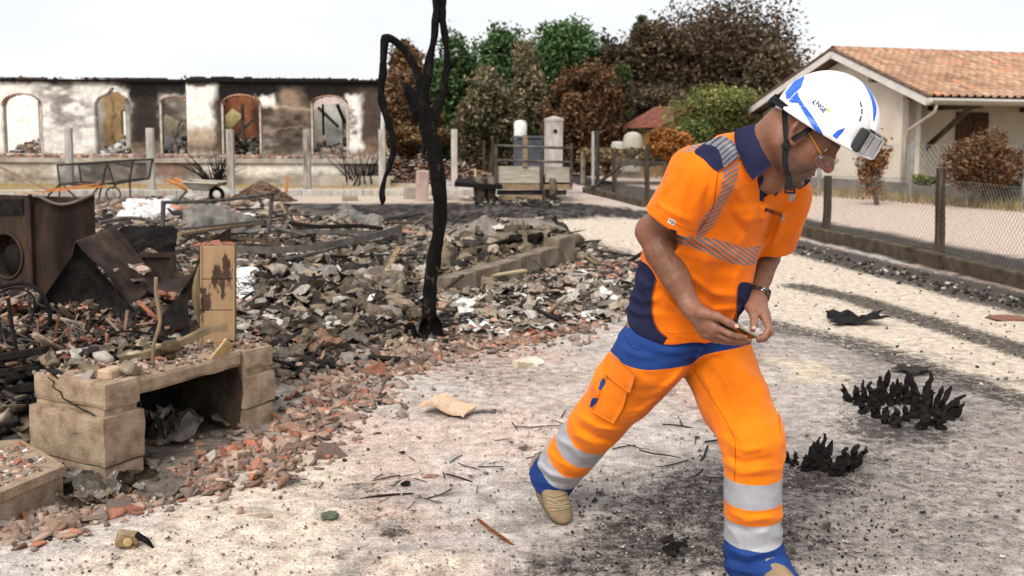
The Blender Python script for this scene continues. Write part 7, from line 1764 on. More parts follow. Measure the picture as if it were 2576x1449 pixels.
def build_trees():
	g1 = "trees beyond the lane"
	tree("tree", "tall brownish orange tree left of the burnt trunk", "tree", 1040, 185, 52, 75, 48, RUS[:3] + [(0.20, 0.13, 0.06)], 5200, 0.26, 1, g1)
	tree("tree", "brown scorched low tree behind the hanging burnt limb", "tree", 1008, 275, 48, 85, 46, [(0.17, 0.10, 0.055), (0.12, 0.075, 0.045), (0.21, 0.13, 0.075)], 5000, 0.25, 2, g1)
	tree("tree", "dark green tree right behind the burnt trunk", "tree", 1150, 225, 72, 125, 52, GRN, 9000, 0.27, 3, g1, 20)
	tree("tree", "round green treetop left of the middle of the tree belt", "tree", 1275, 175, 88, 100, 55, GRN, 9000, 0.28, 4, g1, 20)
	tree("tree", "pale green treetop in the middle of the tree belt", "tree", 1425, 170, 98, 98, 56, GRN + [(0.085, 0.14, 0.05)], 9500, 0.28, 5, g1, 20)
	tree("tree", "khaki half-scorched tree before the green ones", "tree", 1245, 275, 78, 95, 43, KHK + DGR[:1], 8500, 0.22, 6, g1, 20)
	tree("tree", "slim khaki tree right of the wider khaki one", "tree", 1335, 245, 52, 105, 44, KHK, 6000, 0.22, 7, g1)
	tree("tree", "rust brown bushy tree behind the concrete pillar", "tree", 1470, 285, 98, 108, 40, RUS, 10500, 0.21, 8, g1, 24)
	tree("tree", "green strip of foliage at the rust brown tree's right side", "tree", 1560, 270, 42, 95, 43, GRN[:3] + RUS[:1], 4200, 0.22, 9, g1)
	tree("tree", "largest dark brown scorched oak on the skyline", "tree", 1800, 175, 200, 155, 58, DBR, 19000, 0.30, 10, g1, 42, spread=0.70)
	tree("tree", "brown and green tree at the oak's left shoulder", "tree", 1600, 165, 92, 105, 56, DBR + [(0.075, 0.09, 0.045), (0.15, 0.085, 0.055)], 8500, 0.28, 11, g1, 18)
	tree("tree", "small green treetop poking above the belt left of the oak", "tree", 1615, 85, 26, 38, 60, DGR, 1500, 0.24, 12, g1, 7)
	tree("tree", "khaki brown tree sloping behind the house roof", "tree", 1955, 205, 66, 82, 52, KHK[:3] + DBR, 5500, 0.26, 13, g1)
	tree("tree", "dark brown undergrowth tree below the oak", "tree", 1690, 285, 130, 70, 50, DBR[:3] + [(0.03, 0.028, 0.022)], 8000, 0.26, 14, g1, 22)
	tree("tree", "light green sparse tree left of the house gable", "tree", 1800, 275, 128, 62, 35, LGR, 5200, 0.15, 15, g1, 24, bare=16, skirt=False)
	tree("shrub", "orange brown shrub in front of the rusty shed", "shrub", 1672, 362, 52, 42, 31, ORG, 3200, 0.13, 16, "shrubs along the lane")
	tree("shrub", "green shrub between the rusty shed and light green tree", "shrub", 1745, 345, 52, 50, 33, LGR + GRN, 3800, 0.15, 17, "shrubs along the lane")
	tree("shrub", "dry brown bush with bare twigs at the right house's shutters", "shrub", 2470, 405, 88, 78, 21.8, RUS + [(0.24, 0.13, 0.07)], 5200, 0.085, 18, "shrubs along the lane", 22, bare=20, spread=0.75)
	tree("shrub", "thin brown sapling behind the man's helmet peak", "shrub", 2190, 415, 42, 68, 22.5, ORG + RUS, 900, 0.085, 19, "shrubs along the lane", 12, bare=12, spread=0.8)
	tree("shrub", "small green patch of weeds at the foot of the house wall", "shrub", 2330, 452, 45, 12, 24, LGR, 900, 0.10, 20, "shrubs along the lane", 8, trunk=False)
	tree("shrub", "green weeds under the dry brown bush", "shrub", 2530, 462, 60, 16, 22.5, GRN + LGR, 1300, 0.09, 21, "shrubs along the lane", 8, trunk=False)
	tree("hedge", "dark low hedge running behind the trailer and posts", "hedge", 1330, 338, 175, 26, 47, DGR + KHK[:1] + DBR[:2], 6500, 0.22, 22, None, 26, trunk=False, spread=0.9)
	tree("hedge", "brown dry hedge on the lane's far verge right of the trailer", "hedge", 1600, 395, 120, 20, 33, [(0.13, 0.09, 0.05), (0.2, 0.14, 0.07), (0.08, 0.07, 0.04)], 5500, 0.14, 23, None, 22, trunk=False, spread=0.9)
	tree("hedge", "brown dry hedge far left of the lane", "hedge", 1060, 340, 70, 22, 45, [(0.15, 0.09, 0.05), (0.22, 0.14, 0.07)], 2600, 0.18, 24, None, 14, trunk=False, spread=0.9)
	tree("tree", "far green tree low behind the burnt house's right corner", "tree", 1000, 325, 60, 35, 70, DGR + KHK[:1], 2500, 0.3, 25, g1, 12)
	for i, (px_, py_, rx_, ry_, cl, lb) in enumerate(((1110, 285, 75, 75, DGR, "dark green undergrowth filling behind the burnt trunk"), (1200, 285, 80, 75, DGR + KHK[:1], "dark undergrowth tree left of the khaki one"), (1390, 265, 90, 95, DGR + GRN[:1], "dark green tree between khaki and rust brown trees"), (1530, 235, 80, 115, DGR + DBR[:1], "dark green tree rising behind the rust brown one"), (1620, 265, 80, 85, DBR + RUS[:1], "dark brown tree above the rusty shed roof"), (1880, 265, 90, 75, DBR + KHK[:1], "brown tree low behind the house gable"), (1300, 300, 90, 60, DGR + KHK[:2], "low dark tree behind the white tank"))):
		tree("tree", lb, "tree", px_, py_, rx_, ry_, 57, cl, 4600, 0.32, 60 + i, g1, 16)
	# dry grass on the verges and lawn
	H = Heap(); r = np.random.default_rng(6); bl = np.array([(-.02, 0, 0), (.02, 0, 0), (0.06, 0.02, 1.0)]); bf = np.array([(0, 1, 2)])
	vs = [(bl * np.array((1, 1, 1)), bf), (bl * np.array((-1.5, 1, 0.7)), bf), (bl[:, [1, 0, 2]], bf)]
	def grass(poly, n, h0, h1, pal):
		p = drop(px_sample(r, n, poly)); hgt = r.uniform(h0, h1, n); H.put(vs, p, np.stack([hgt * 1.2, hgt * 1.2, hgt], 1), rand_rot(r, n, 0.35), pick(r, pal, n), 0.2)
	dry = [(0.34, 0.25, 0.11), (0.26, 0.18, 0.08), (0.40, 0.31, 0.16), (0.17, 0.13, 0.06)]
	grass([(0, 459), (1000, 461), (1000, 474), (0, 477)], 5000, 0.06, 0.14, dry)
	grass([(1440, 425), (1700, 440), (2000, 478), (2576, 522), (2576, 535), (2000, 490), (1700, 455), (1440, 440)], 6000, 0.10, 0.35, dry + [(0.10, 0.08, 0.045)])
	H.build("dry_grass", mat("dry_blades", None, attr="col", scale=3, amt=0.3, bump=0), "short dry yellow grass on the lawn strip and lane verges", "grass")
build_fence(); build_right_house(); build_shed(); build_trees()
# ================================================================== the person
def px_folds(folds):
	"folds: (polyline in photo pixels, width px, amplitude m) -> displacement function (ridges stand out, negative amp = creases)"
	def fn(p):
		x, y = proj(p); r = np.zeros(len(p))
		for line, w, amp in folds:
			line = np.asarray(line, float)
			lo_ = line.min(0) - 2.6 * w; hi_ = line.max(0) + 2.6 * w
			I = np.nonzero((x > lo_[0]) & (x < hi_[0]) & (y > lo_[1]) & (y < hi_[1]))[0]
			if not len(I): continue
			X = x[I]; Y = y[I]
			d2 = np.full(len(I), 1e9); tt = np.zeros(len(I)); n = len(line) - 1
			for i in range(n):
				a = line[i]; e = line[i + 1] - a
				t = np.clip(((X - a[0]) * e[0] + (Y - a[1]) * e[1]) / (e @ e), 0, 1)
				q = (X - a[0] - t * e[0]) ** 2 + (Y - a[1] - t * e[1]) ** 2
				b = q < d2
				d2 = np.where(b, q, d2); tt = np.where(b, (i + t) / n, tt)
			fade = np.clip(np.minimum(tt, 1 - tt) * 5, 0, 1) * 0.75 + 0.25
			r[I] -= 1.85 * amp * np.exp(-d2 / (w * w)) * fade
		return r
	return fn
def plane_cut(f, o, n):
	o = np.asarray(o, float); n = unit(n)
	return lambda p: np.maximum(f(p), (p - o) @ n)
PER = {}
def build_person():
	th = math.radians(40)
	fwd = np.array((math.sin(th), -math.cos(th), 0)); lat = np.array((math.cos(th), math.sin(th), 0))
	J = dict(
		hipR=P(1638, 893, 3.36), hipL=P(1795, 890, 3.47), kneR=P(1505, 1062, 3.57), ankR=P(1392, 1205, 3.80),
		kneL=P(1893, 1110, 3.19), ankL=P(1893, 1430, 3.24),
		shR=P(1745, 472, 3.05), elR=P(1640, 583, 3.19), wrR=P(1737, 770, 3.08),
		shL=P(1975, 490, 3.22), elL=P(1937, 606, 3.40), wrL=P(1899, 750, 3.22),
		neck=P(1915, 400, 3.06))
	# ---------------- head frame
	yaw, pit, hs = math.radians(64), math.radians(43), 1.14
	hF = np.array((math.cos(pit) * math.sin(yaw), -math.cos(pit) * math.cos(yaw), -math.sin(pit)))
	hU = np.array((math.sin(pit) * math.sin(yaw), -math.sin(pit) * math.cos(yaw), math.cos(pit)))
	hR = np.cross(hF, hU)
	hC = P(2006, 320, 2.86) - hR * 0.078 * hs
	HM = np.stack([hR, hF, hU], 1)
	def h(r, f, u): return hC + hs * (HM @ np.array((r, f, u), float))
	def hl(p): return ((p - hC) @ HM) / hs
	PER.update(J=J, hC=hC, HM=HM, hs=hs, h=h, hl=hl, fwd=fwd, lat=lat)
	# ---------------- body: head, neck, arms, hands, torso in one surface
	B = Sculpt()
	e = lambda c, rad, k=0.02, op='+', R=None: B.ell(h(*c), np.array(rad) * hs, HM if R is None else HM @ R, k * hs, op)
	e((0, -0.006, 0.035), (0.077, 0.088, 0.090))
	e((0, 0.038, -0.03), (0.064, 0.058, 0.085), 0.03)
	for s in (-1, 1):
		B.cone(h(s * 0.054, -0.005, -0.062), h(s * 0.020, 0.076, -0.103), 0.021 * hs, 0.018 * hs, 0.028 * hs)      # jaw
		B.ball(h(s * 0.043, 0.062, -0.022), 0.024 * hs, 0.03 * hs)                                               # cheekbone
		B.ell(h(s * 0.034, 0.066, -0.062), np.array((0.020, 0.018, 0.026)) * hs, HM, 0.025 * hs)                 # cheek
		B.cone(h(s * 0.012, 0.090, 0.022), h(s * 0.050, 0.074, 0.022), 0.011 * hs, 0.010 * hs, 0.02 * hs)        # brow
		B.ell(h(s * 0.033, 0.099, 0.000), np.array((0.019, 0.014, 0.012)) * hs, HM, 0.014 * hs, '-')             # eye hollow
		B.cone(h(s * 0.047, 0.073, -0.004), h(s * 0.021, 0.080, -0.006), 0.009 * hs, 0.008 * hs, 0.008 * hs)     # lids
	B.ell(h(0, 0.085, -0.075), np.array((0.030, 0.016, 0.030)) * hs, HM, 0.02 * hs)                              # muzzle
	B.ball(h(0, 0.086, -0.106), 0.019 * hs, 0.02 * hs)                                                           # chin
	B.cone(h(0, 0.090, 0.016), h(0, 0.117, -0.026), 0.0105 * hs, 0.0125 * hs, 0.014 * hs)                        # nose
	B.ball(h(0, 0.1195, -0.031), 0.0125 * hs, 0.008 * hs)
	for s in (-1, 1):
		B.ell(h(s * 0.013, 0.104, -0.036), np.array((0.0085, 0.011, 0.0085)) * hs, HM, 0.008 * hs)
		B.ell(h(s * 0.0075, 0.112, -0.047), np.array((0.004, 0.006, 0.004)) * hs, HM, 0.003 * hs, '-')
	B.ell(h(0, 0.0985, -0.0685), np.array((0.023, 0.010, 0.0055)) * hs, HM, 0.006 * hs)                          # lips
	B.ell(h(0, 0.0965, -0.080), np.array((0.020, 0.010, 0.0065)) * hs, HM, 0.006 * hs)
	B.ell(h(0, 0.104, -0.0742), np.array((0.027, 0.014, 0.0018)) * hs, HM, 0.003 * hs, '-')
	B.ell(h(0, 0.100, -0.0945), np.array((0.022, 0.007, 0.005)) * hs, HM, 0.010 * hs, '-')                       # fold above chin
	for s in (-1, 1):                                                                                            # fold nose to mouth
		B.cone(h(s * 0.024, 0.098, -0.040), h(s * 0.036, 0.086, -0.078), 0.0035 * hs, 0.003 * hs, 0.008 * hs, '-')
		Re = rotmat(0.28, 0, s * 0.35)
		B.ell(h(s * 0.084, 0.010, -0.004), np.array((0.012, 0.022, 0.036)) * hs, HM @ Re, 0.006 * hs)           # ear
		B.ell(h(s * 0.096, 0.013, -0.004), np.array((0.011, 0.012, 0.021)) * hs, HM @ Re, 0.005 * hs, '-')
		B.ell(h(s * 0.098, 0.006, 0.014), np.array((0.009, 0.011, 0.012)) * hs, HM @ Re, 0.004 * hs, '-')
		B.ball(h(s * 0.080, 0.020, -0.034), 0.0095 * hs, 0.008 * hs)                                              # lobe
		B.ball(h(s * 0.081, 0.029, -0.006), 0.006 * hs, 0.006 * hs)                                              # tragus
	B.cone(h(0, -0.038, -0.035), J['neck'], 0.050 * hs, 0.066, 0.02)
	B.cone(h(0, 0.0, -0.070), P(1944, 455, 3.03), 0.030 * hs, 0.034, 0.045)                                     # throat
	B.ell(P(1938, 452, 3.115), (0.05, 0.045, 0.06), None, 0.06)
	B.cone(h(-0.0, -0.03, -0.03), P(1850, 430, 3.10), 0.05, 0.07, 0.04)
	for s in (-1, 1):                                                                                            # neck muscle
		B.cone(h(s * 0.050, -0.030, -0.050), P(1938, 462, 3.03) + lat * s * 0.02, 0.014, 0.012, 0.045)
	S = [P(1715, 850, 3.42), P(1735, 720, 3.36), P(1795, 580, 3.24), P(1850, 470, 3.12), J['neck']]
	LS = [lat, lat, unit((0.84, 0.54, -0.05)), unit((0.88, 0.46, -0.1)), unit((0.88, 0.46, -0.1))]
	Wt = [0.17, 0.155, 0.165, 0.14, 0.07]; Dt = [0.12, 0.105, 0.105, 0.085, 0.06]
	B.fn(lambda p: d_loft(p, S, Wt, Dt, LS), (0.3, 2.8, 0.6), (1.1, 3.7, 1.5), 0.02)
	B.chain([J['hipR'] + (0, 0, 0.08), J['hipR'], (J['hipR'] + J['kneR']) / 2], [0.09, 0.085, 0.07], 0.03)
	B.chain([J['hipL'] + (0, 0, 0.08), J['hipL'], (J['hipL'] + J['kneL']) / 2], [0.09, 0.085, 0.07], 0.03)
	# arms
	def arm(sh, el, wr, s, fr):
		B.cone(sh, el, 0.056, 0.049, 0.03)
		B.ell((sh * 0.55 + el * 0.45) + np.array((0, 0, 0.0)), (0.054, 0.054, 0.080), frame_of(el - sh), 0.02)
		up = unit(np.cross(wr - el, (0, 0, 1.0)))
		m1 = el * 0.72 + wr * 0.28; m2 = el * 0.35 + wr * 0.65
		B.chain([el, m1, m2, wr], [0.047, fr, fr * 0.80, 0.030], 0.02)
		B.ball(el + unit(el - (sh + wr) / 2) * 0.012, 0.038, 0.02)
		a = unit(wr - el)
		B.ell(wr, (0.035, 0.024, 0.035), frame_of(a), 0.02)
	arm(J['shR'], J['elR'], J['wrR'], 1, 0.056)
	arm(J['shL'], J['elL'], J['wrL'], -1, 0.048)
	def hand(wr, meta, fingers, thumb):
		for m, r in meta: B.cone(wr + (m - wr) * 0.18, m, 0.019, r, 0.022)
		for i in range(len(meta) - 1): B.cone(meta[i][0] * 0.75 + wr * 0.25, meta[i + 1][0] * 0.75 + wr * 0.25, 0.014, 0.014, 0.012)
		for pts, rs in fingers:
			for i in range(len(pts) - 1): B.cone(pts[i], pts[i + 1], rs[i], rs[i + 1], 0.004)
			for i in range(1, len(pts) - 1): B.ball(pts[i], rs[i] * 1.04, 0.004)
		B.cone(wr, thumb[0], 0.022, 0.018, 0.02)
		B.chain(thumb, [0.017, 0.0135, 0.0115, 0.0105], 0.012)
	w = J['wrR']
	RF = dict(
		i=[P(1800, 822, 3.000), P(1836, 840, 2.985), P(1858, 846, 2.995), P(1876, 849, 3.010)],
		m=[P(1794, 835, 3.015), P(1832, 852, 3.005), P(1862, 857, 3.015), P(1886, 858, 3.030)],
		r=[P(1784, 843, 3.040), P(1818, 858, 3.035), P(1850, 862, 3.045), P(1874, 863, 3.055)],
		l=[P(1772, 843, 3.065), P(1800, 857, 3.065), P(1826, 861, 3.070), P(1846, 862, 3.075)])
	RT = [P(1766, 786, 3.02), P(1806, 797, 2.985), P(1833, 811, 2.975), P(1850, 821, 2.975)]
	hand(w, [(RF['i'][0], 0.014), (RF['m'][0], 0.014), (RF['r'][0], 0.0135), (RF['l'][0], 0.013)],
		 [(RF['i'], [0.0115, 0.0098, 0.0088, 0.0078]), (RF['m'], [0.0115, 0.0100, 0.0088, 0.0078]),
		  (RF['r'], [0.011, 0.0095, 0.0085, 0.0075]), (RF['l'], [0.010, 0.0085, 0.0078, 0.0068])], RT)
	w = J['wrL']
	LF = dict(
		i=[P(1921, 794, 3.135), P(1934, 828, 3.095), P(1922, 847, 3.082), P(1906, 853, 3.075)],
		m=[P(1929, 800, 3.165), P(1939, 836, 3.125), P(1924, 853, 3.115), P(1908, 857, 3.110)],
		r=[P(1931, 806, 3.195), P(1938, 838, 3.155), P(1922, 852, 3.150), P(1908, 854, 3.145)],
		l=[P(1929, 808, 3.220), P(1932, 836, 3.190), P(1918, 846, 3.185), P(1908, 848, 3.180)])
	LT = [P(1889, 772, 3.17), P(1897, 795, 3.125), P(1897, 814, 3.10), P(1894, 828, 3.085)]
	hand(w, [(LF['i'][0], 0.0135), (LF['m'][0], 0.0135), (LF['r'][0], 0.013), (LF['l'][0], 0.012)],
		 [(LF['i'], [0.0115, 0.0098, 0.0088, 0.0078]), (LF['m'], [0.0115, 0.0100, 0.0088, 0.0078]),
		  (LF['r'], [0.011, 0.0095, 0.0085, 0.0075]), (LF['l'], [0.010, 0.0085, 0.0078, 0.0068])], LT)
	B.fn(lambda p: 0.0011 * vnoise(p, 70, 3) + 0.0006 * vnoise(p, 160, 5), *WIDE, k=0, op='d')
	v, q = surface(B, (0.25, 2.60, 0.45), (1.20, 3.62, 1.72), 0.0036)
	v = relax(v, q, 2, 0.4)
	# skin colours: tanned, stubble on the jaw and skull, redder lips, nose and knuckles
	L_ = hl(v)
	r_, f_, u_ = L_[:, 0], L_[:, 1], L_[:, 2]
	col = np.tile(np.array((0.205, 0.088, 0.050)), (len(v), 1))
	col *= (1 + 0.10 * fbm(v, 25, 3, seed=2))[:, None]
	def mixc(m, c):
		nonlocal col
		m = np.clip(m, 0, 1)[:, None]; col = col * (1 - m) + np.array(c) * m
	inhead = (np.abs(r_) < 0.12) & (np.abs(f_) < 0.16) & (u_ > -0.16) & (u_ < 0.16)
	stub = inhead * np.clip((-0.045 - u_) / 0.02, 0, 1) * np.clip((f_ + 0.01) / 0.03, 0, 1) * np.clip((u_ + 0.135) / 0.02, 0, 1)
	mixc(0.75 * stub, (0.065, 0.042, 0.033))
	hair = inhead * np.clip((u_ - 0.0 + np.clip(f_ - 0.02, 0, 1) * -0.2) / 0.025, 0, 1) * np.clip((0.045 - f_) / 0.02, 0, 1)
	mixc(0.85 * hair * (0.8 + 0.2 * vnoise(v, 300, 8)), (0.06, 0.045, 0.04))
	lip = inhead * (((r_ / 0.024) ** 2 + ((u_ + 0.0745) / 0.012) ** 2) < 1) * (f_ > 0.085)
	mixc(0.75 * lip, (0.27, 0.085, 0.070))
	nose = inhead * np.exp(-((r_ / 0.016) ** 2 + ((u_ + 0.030) / 0.02) ** 2)) * (f_ > 0.09)
	mixc(0.45 * nose, (0.36, 0.12, 0.085))
	brow = inhead * np.exp(-(((u_ - 0.024) / 0.0055) ** 2)) * (np.abs(np.abs(r_) - 0.032) < 0.021) * (f_ > 0.06)
	mixc(0.85 * brow, (0.03, 0.022, 0.018))
	dR = np.linalg.norm(v - P(1790, 815, 3.02), axis=1); dL = np.linalg.norm(v - P(1910, 805, 3.14), axis=1)
	mixc(0.45 * np.clip((0.13 - dR) / 0.05, 0, 1) * (v[:, 2] < 1.0), (0.29, 0.138, 0.095))
	mixc(0.55 * np.clip((0.11 - dL) / 0.05, 0, 1) * (v[:, 2] < 1.0), (0.33, 0.158, 0.108))
	# arm hair: darker fine streaks on the forearms
	for a, b in ((J['elR'], J['wrR']), (J['elL'], J['wrL'])):
		ab = b - a; t = (v - a) @ ab / (ab @ ab)
		dd = np.linalg.norm(v - a - np.clip(t, 0, 1)[:, None] * ab, axis=1)
		m = (dd < 0.07) * np.clip(t / 0.15, 0, 1) * np.clip((1.0 - t) / 0.25, 0, 1)
		ax = unit(ab); q_ = v - np.outer(t, ab); st = np.concatenate([q_ * 1.0], 1)
		mixc(0.42 * m * np.clip(0.5 + 0.9 * vnoise(st * 1.0 + 0.12 * np.outer(t, ax), 190, 4), 0, 1), (0.085, 0.045, 0.03))
	skin = mat("skin", None, attr="col", scale=120, amt=0.10, rough=0.48, spec=0.35, bump=0.12, bscale=420, bdist=0.002, sss=0.12)
	per = empty("person", (0.60, 3.4, 0))
	tag(per, "man in orange hi-vis polo and white helmet striding and looking down at a phone", "person")
	np_mesh("body", v, q, skin, per, True, col)
	PER["body"] = (v, tris_of(q))
	PER['root'] = per
	eye_m = mat("eye", [(0.3, (0.6, 0.56, 0.5)), (0.7, (0.7, 0.66, 0.6))], rough=0.15, bump=0)
	iris_m = mat("iris", two((0.03, 0.018, 0.01), (0.05, 0.03, 0.015)), rough=0.1, bump=0)
	for s in (-1, 1):
		eb = MB(); n = 14
		prof = [(0.0125 * hs * math.sin(math.pi * k / 10), -0.0125 * hs * math.cos(math.pi * k / 10)) for k in range(11)]
		eb.lathe(prof, h(s * 0.031, 0.0755, 0.000)); ob = eb.build("eye", eye_m, per, True)
		ib = MB(); dirv = unit(HM @ np.array((0, 0.97, -0.25)))
		ib.lathe([(0.0001, 0.0004), (0.003, 0.0004), (0.006, -0.0006)], h(s * 0.031, 0.0755, 0) + dirv * 0.0125 * hs, frame_of(dirv), 14); ib.build("iris", iris_m, ob)
	nail_m = mat("nail", two((0.55, 0.33, 0.27), (0.62, 0.40, 0.33)), rough=0.3, bump=0)
	for tip, bk, out in ((RT[3], RT[2], np.array((0.15, -0.85, 0.5))), (LT[3], LT[2], np.array((-0.1, -0.95, 0.2)))):
		a = unit(tip - bk); o_ = unit(out - a * (a @ out)); sd = np.cross(a, o_)
		g = np.array([[tip + a * (0.006 - 0.013 * i / 5) + sd * 0.0062 * w_ * (1 - 0.25 * (i == 0)) + o_ * (0.0108 - 0.0028 * w_ * w_) for w_ in np.linspace(-1, 1, 5)] for i in range(6)])
		NB_ = MB(); NB_.sheet(g, 0.0008); NB_.build("thumb_nail", nail_m, per, True)
	# ---------------- trousers
	T = Sculpt()
	PC = P(1712, 868, 3.42)
	Rp = np.stack([lat, fwd, np.array((0, 0, 1.0))], 1)
	tilt = P(1728, 780, 3.40) - PC
	T.fn(lambda p: d_loft(p, [P(1716, 790, 3.42), P(1710, 850, 3.42), P(1712, 872, 3.42)], [0.190, 0.210, 0.200], [0.135, 0.150, 0.13], [lat, lat, lat]), PC - 0.35, PC + 0.35, 0.03)
	kR = J['kneR']; aR = P(1384, 1207, 3.815); kL = J['kneL']; aL = P(1893, 1478, 3.23)
	T.cone(J['hipR'], J['hipR'] * 0.5 + kR * 0.5, 0.125, 0.108, 0.05)
	T.cone(J['hipR'] * 0.5 + kR * 0.5, kR, 0.108, 0.094, 0.03)
	dR = unit(aR - kR)
	T.fn(plane_cut(lambda p: d_cone(p, kR, aR + dR * 0.1, 0.092, 0.090), aR, dR), kR - 0.5, kR + 0.5, 0.03)
	T.cone(J['hipL'], J['hipL'] * 0.45 + kL * 0.55, 0.130, 0.112, 0.05)
	T.cone(J['hipL'] * 0.45 + kL * 0.55, kL, 0.112, 0.098, 0.03)
	dL = unit(aL - kL)
	T.fn(plane_cut(lambda p: d_cone(p, kL, aL + dL * 0.1, 0.094, 0.088), aL, dL), kL - 0.5, kL + 0.5, 0.03)
	T.cone(aL + np.array((0, 0, 0.14)), aL + np.array((0.05, -0.10, 0.06)), 0.088, 0.074, 0.03)
	T.cone(aR - dR * 0.01, aR + dR * 0.06, 0.076, 0.080, 0.003, '-')
	T.cone(aL - dL * 0.05, aL + dL * 0.06, 0.080, 0.080, 0.003, '-')
	# cargo pocket standing off the outer thigh
	tfold = [
		([(1735, 915), (1690, 960), (1640, 1000)], 9, 0.006), ([(1720, 935), (1660, 1000), (1590, 1050)], 8, 0.005),
		([(1760, 925), (1790, 985), (1815, 1060)], 9, 0.005), ([(1785, 905), (1830, 960), (1850, 1030)], 10, 0.005),
		([(1830, 890), (1880, 930), (1930, 990)], 11, 0.005), ([(1745, 905), (1800, 890), (1860, 870)], 7, 0.005),
		([(1445, 1040), (1500, 1075), (1570, 1085)], 8, 0.007), ([(1450, 1070), (1500, 1100), (1550, 1110)], 7, -0.006),
		([(1430, 1040), (1450, 1095), (1500, 1120)], 7, 0.005),
		([(1395, 1100), (1440, 1125), (1470, 1160)], 7, 0.005), ([(1370, 1125), (1400, 1160), (1450, 1185)], 6, 0.005),
		([(1345, 1160), (1385, 1195), (1430, 1205)], 6, 0.006), ([(1350, 1180), (1390, 1212), (1430, 1222)], 5, -0.005),
		([(1830, 1110), (1870, 1135), (1930, 1125)], 9, 0.007), ([(1825, 1140), (1870, 1165), (1950, 1150)], 8, -0.005),
		([(1822, 1160), (1860, 1190), (1960, 1180)], 9, 0.006), ([(1830, 1085), (1850, 1110), (1870, 1150)], 7, -0.006),
		([(1830, 1285), (1880, 1310), (1960, 1300)], 8, 0.006), ([(1828, 1318), (1880, 1335), (1962, 1318)], 8, -0.004),
		([(1825, 1378), (1880, 1400), (1965, 1380)], 7, 0.006), ([(1822, 1402), (1880, 1420), (1965, 1400)], 6, -0.005), ([(1822, 1425), (1890, 1440), (1965, 1428)], 7, 0.006),
		([(1950, 960), (1962, 1040), (1968, 1120)], 7, 0.004), ([(1560, 870), (1600, 895), (1660, 905)], 8, 0.004),
		([(1590, 850), (1650, 880), (1740, 890)], 8, 0.004), ([(1770, 860), (1765, 885), (1745, 912)], 6, 0.006),
	]
	T.fn(px_folds(tfold), *WIDE, k=0, op='d')
	T.fn(lambda p: 0.0035 * fbm(p, 11, 3, seed=21) - 0.0075 * ridges(p * np.array((1, 1, 1.7)), 6.5, 61) * np.clip(0.5 + vnoise(p, 3.1, 62), 0, 1) - 0.0032 * ridges(p * np.array((1, 1, 1.4)), 15, 65), *WIDE, k=0, op='d')
	v, q = surface(T, (-0.15, 2.85, -0.08), (1.1, 4.15, 0.98), 0.0058)
	v = relax(v, q, 2, 0.5); t = tris_of(q)
	orange = PER['orange'] = mat("hi_vis_orange", [(0.2, (0.70, 0.132, 0.002)), (0.8, (0.85, 0.186, 0.003))], scale=7, rough=0.72, spec=0.12, bump=0.10, bscale=900, bdist=0.001, sheen=0.1, crease=0.65, cscale=6.0)
	trs_or = mat("hi_vis_orange_twill", [(0.20, (0.20, 0.05, 0.010)), (0.33, (0.64, 0.140, 0.003)), (0.5, (0.80, 0.186, 0.004)), (0.8, (0.90, 0.220, 0.005))], scale=4.5, detail=8, rough=0.78, spec=0.12, bump=0.12, bscale=1100, bdist=0.001, sheen=0.1, crease=0.75, cscale=7.0)
	blue = mat("work_blue", [(0.3, (0.012, 0.034, 0.14)), (0.7, (0.021, 0.058, 0.225))], scale=9, rough=0.85, bump=0.15, bscale=900, bdist=0.001, spec=0.1, crease=0.7, cscale=8.0)
	silver = mat("reflective_silver", [(0.3, (0.29, 0.295, 0.315)), (0.7, (0.37, 0.375, 0.40))], scale=30, rough=0.42, spec=0.5, bump=0.05, bscale=300)
	trs = empty("trousers", tuple(PC)); trs.parent = per; trs.matrix_parent_inverse = parent_inv(per)
	rest = (v, t)
	def take(fn, name, m, rest, off=0.0, parent=trs):
		vv, tt = rest
		(vi, ti), (vo, to) = clip(vv, tt, fn(vv))
		if len(ti):
			lab = islands(len(vi), ti); cnt = np.bincount(lab[ti[:, 0]])
			dist = np.bincount(lab, np.linalg.norm(vi - CAMP, axis=1), len(cnt)) / np.maximum(np.bincount(lab, minlength=len(cnt)), 1)
			big = np.where(cnt > 0.35 * cnt.max(), dist, 1e9).argmin()          # the piece on the near side
			stray = lab[ti[:, 0]] != big
			if stray.any():                                  # scraps cut off elsewhere stay with the garment
				to = np.concatenate([to, ti[stray] + len(vo)]); vo = np.concatenate([vo, vi]); ti = ti[~stray]
				vo, to = tidy(vo, to); vi, ti = tidy(vi, ti)
			if off: vi = vi + vnormals(vi, ti) * off
			np_mesh(name, vi, ti, m, parent, True)
		return (vo, to)
	def axis_slab(a, b, c0, c1, lim):
		"between the planes across axis a->b through c0, c1, and only on that leg"
		ax = unit(b - a); t0 = (c0 - a) @ ax; t1 = (c1 - a) @ ax
		mid = (t0 + t1) / 2; hw = abs(t1 - t0) / 2
		return lambda p: np.maximum(np.abs((p - a) @ ax - mid) - hw, lim(p))
	legL = lambda p: 1.9 - 3 * p[:, 0] if False else (0.52 - p[:, 0])
	legR = lambda p: (p[:, 0] - 0.50)
	# position of the bands along the legs
	def on(a, b, tt): return a + (b - a) * tt
	rest = take(axis_slab(kL, aL, on(kL, aL, 0.215), on(kL, aL, 0.382), legL), "reflective_band", silver, rest)
	rest = take(axis_slab(kL, aL, on(kL, aL, 0.495), on(kL, aL, 0.650), legL), "reflective_band", silver, rest)
	rest = take(axis_slab(kR, aR, on(kR, aR, 0.18), on(kR, aR, 0.40), legR), "reflective_band", silver, rest)
	rest = take(axis_slab(kR, aR, on(kR, aR, 0.575), on(kR, aR, 0.785), legR), "reflective_band", silver, rest)
	axL = unit(aL - kL); cL = on(kL, aL, 0.650)
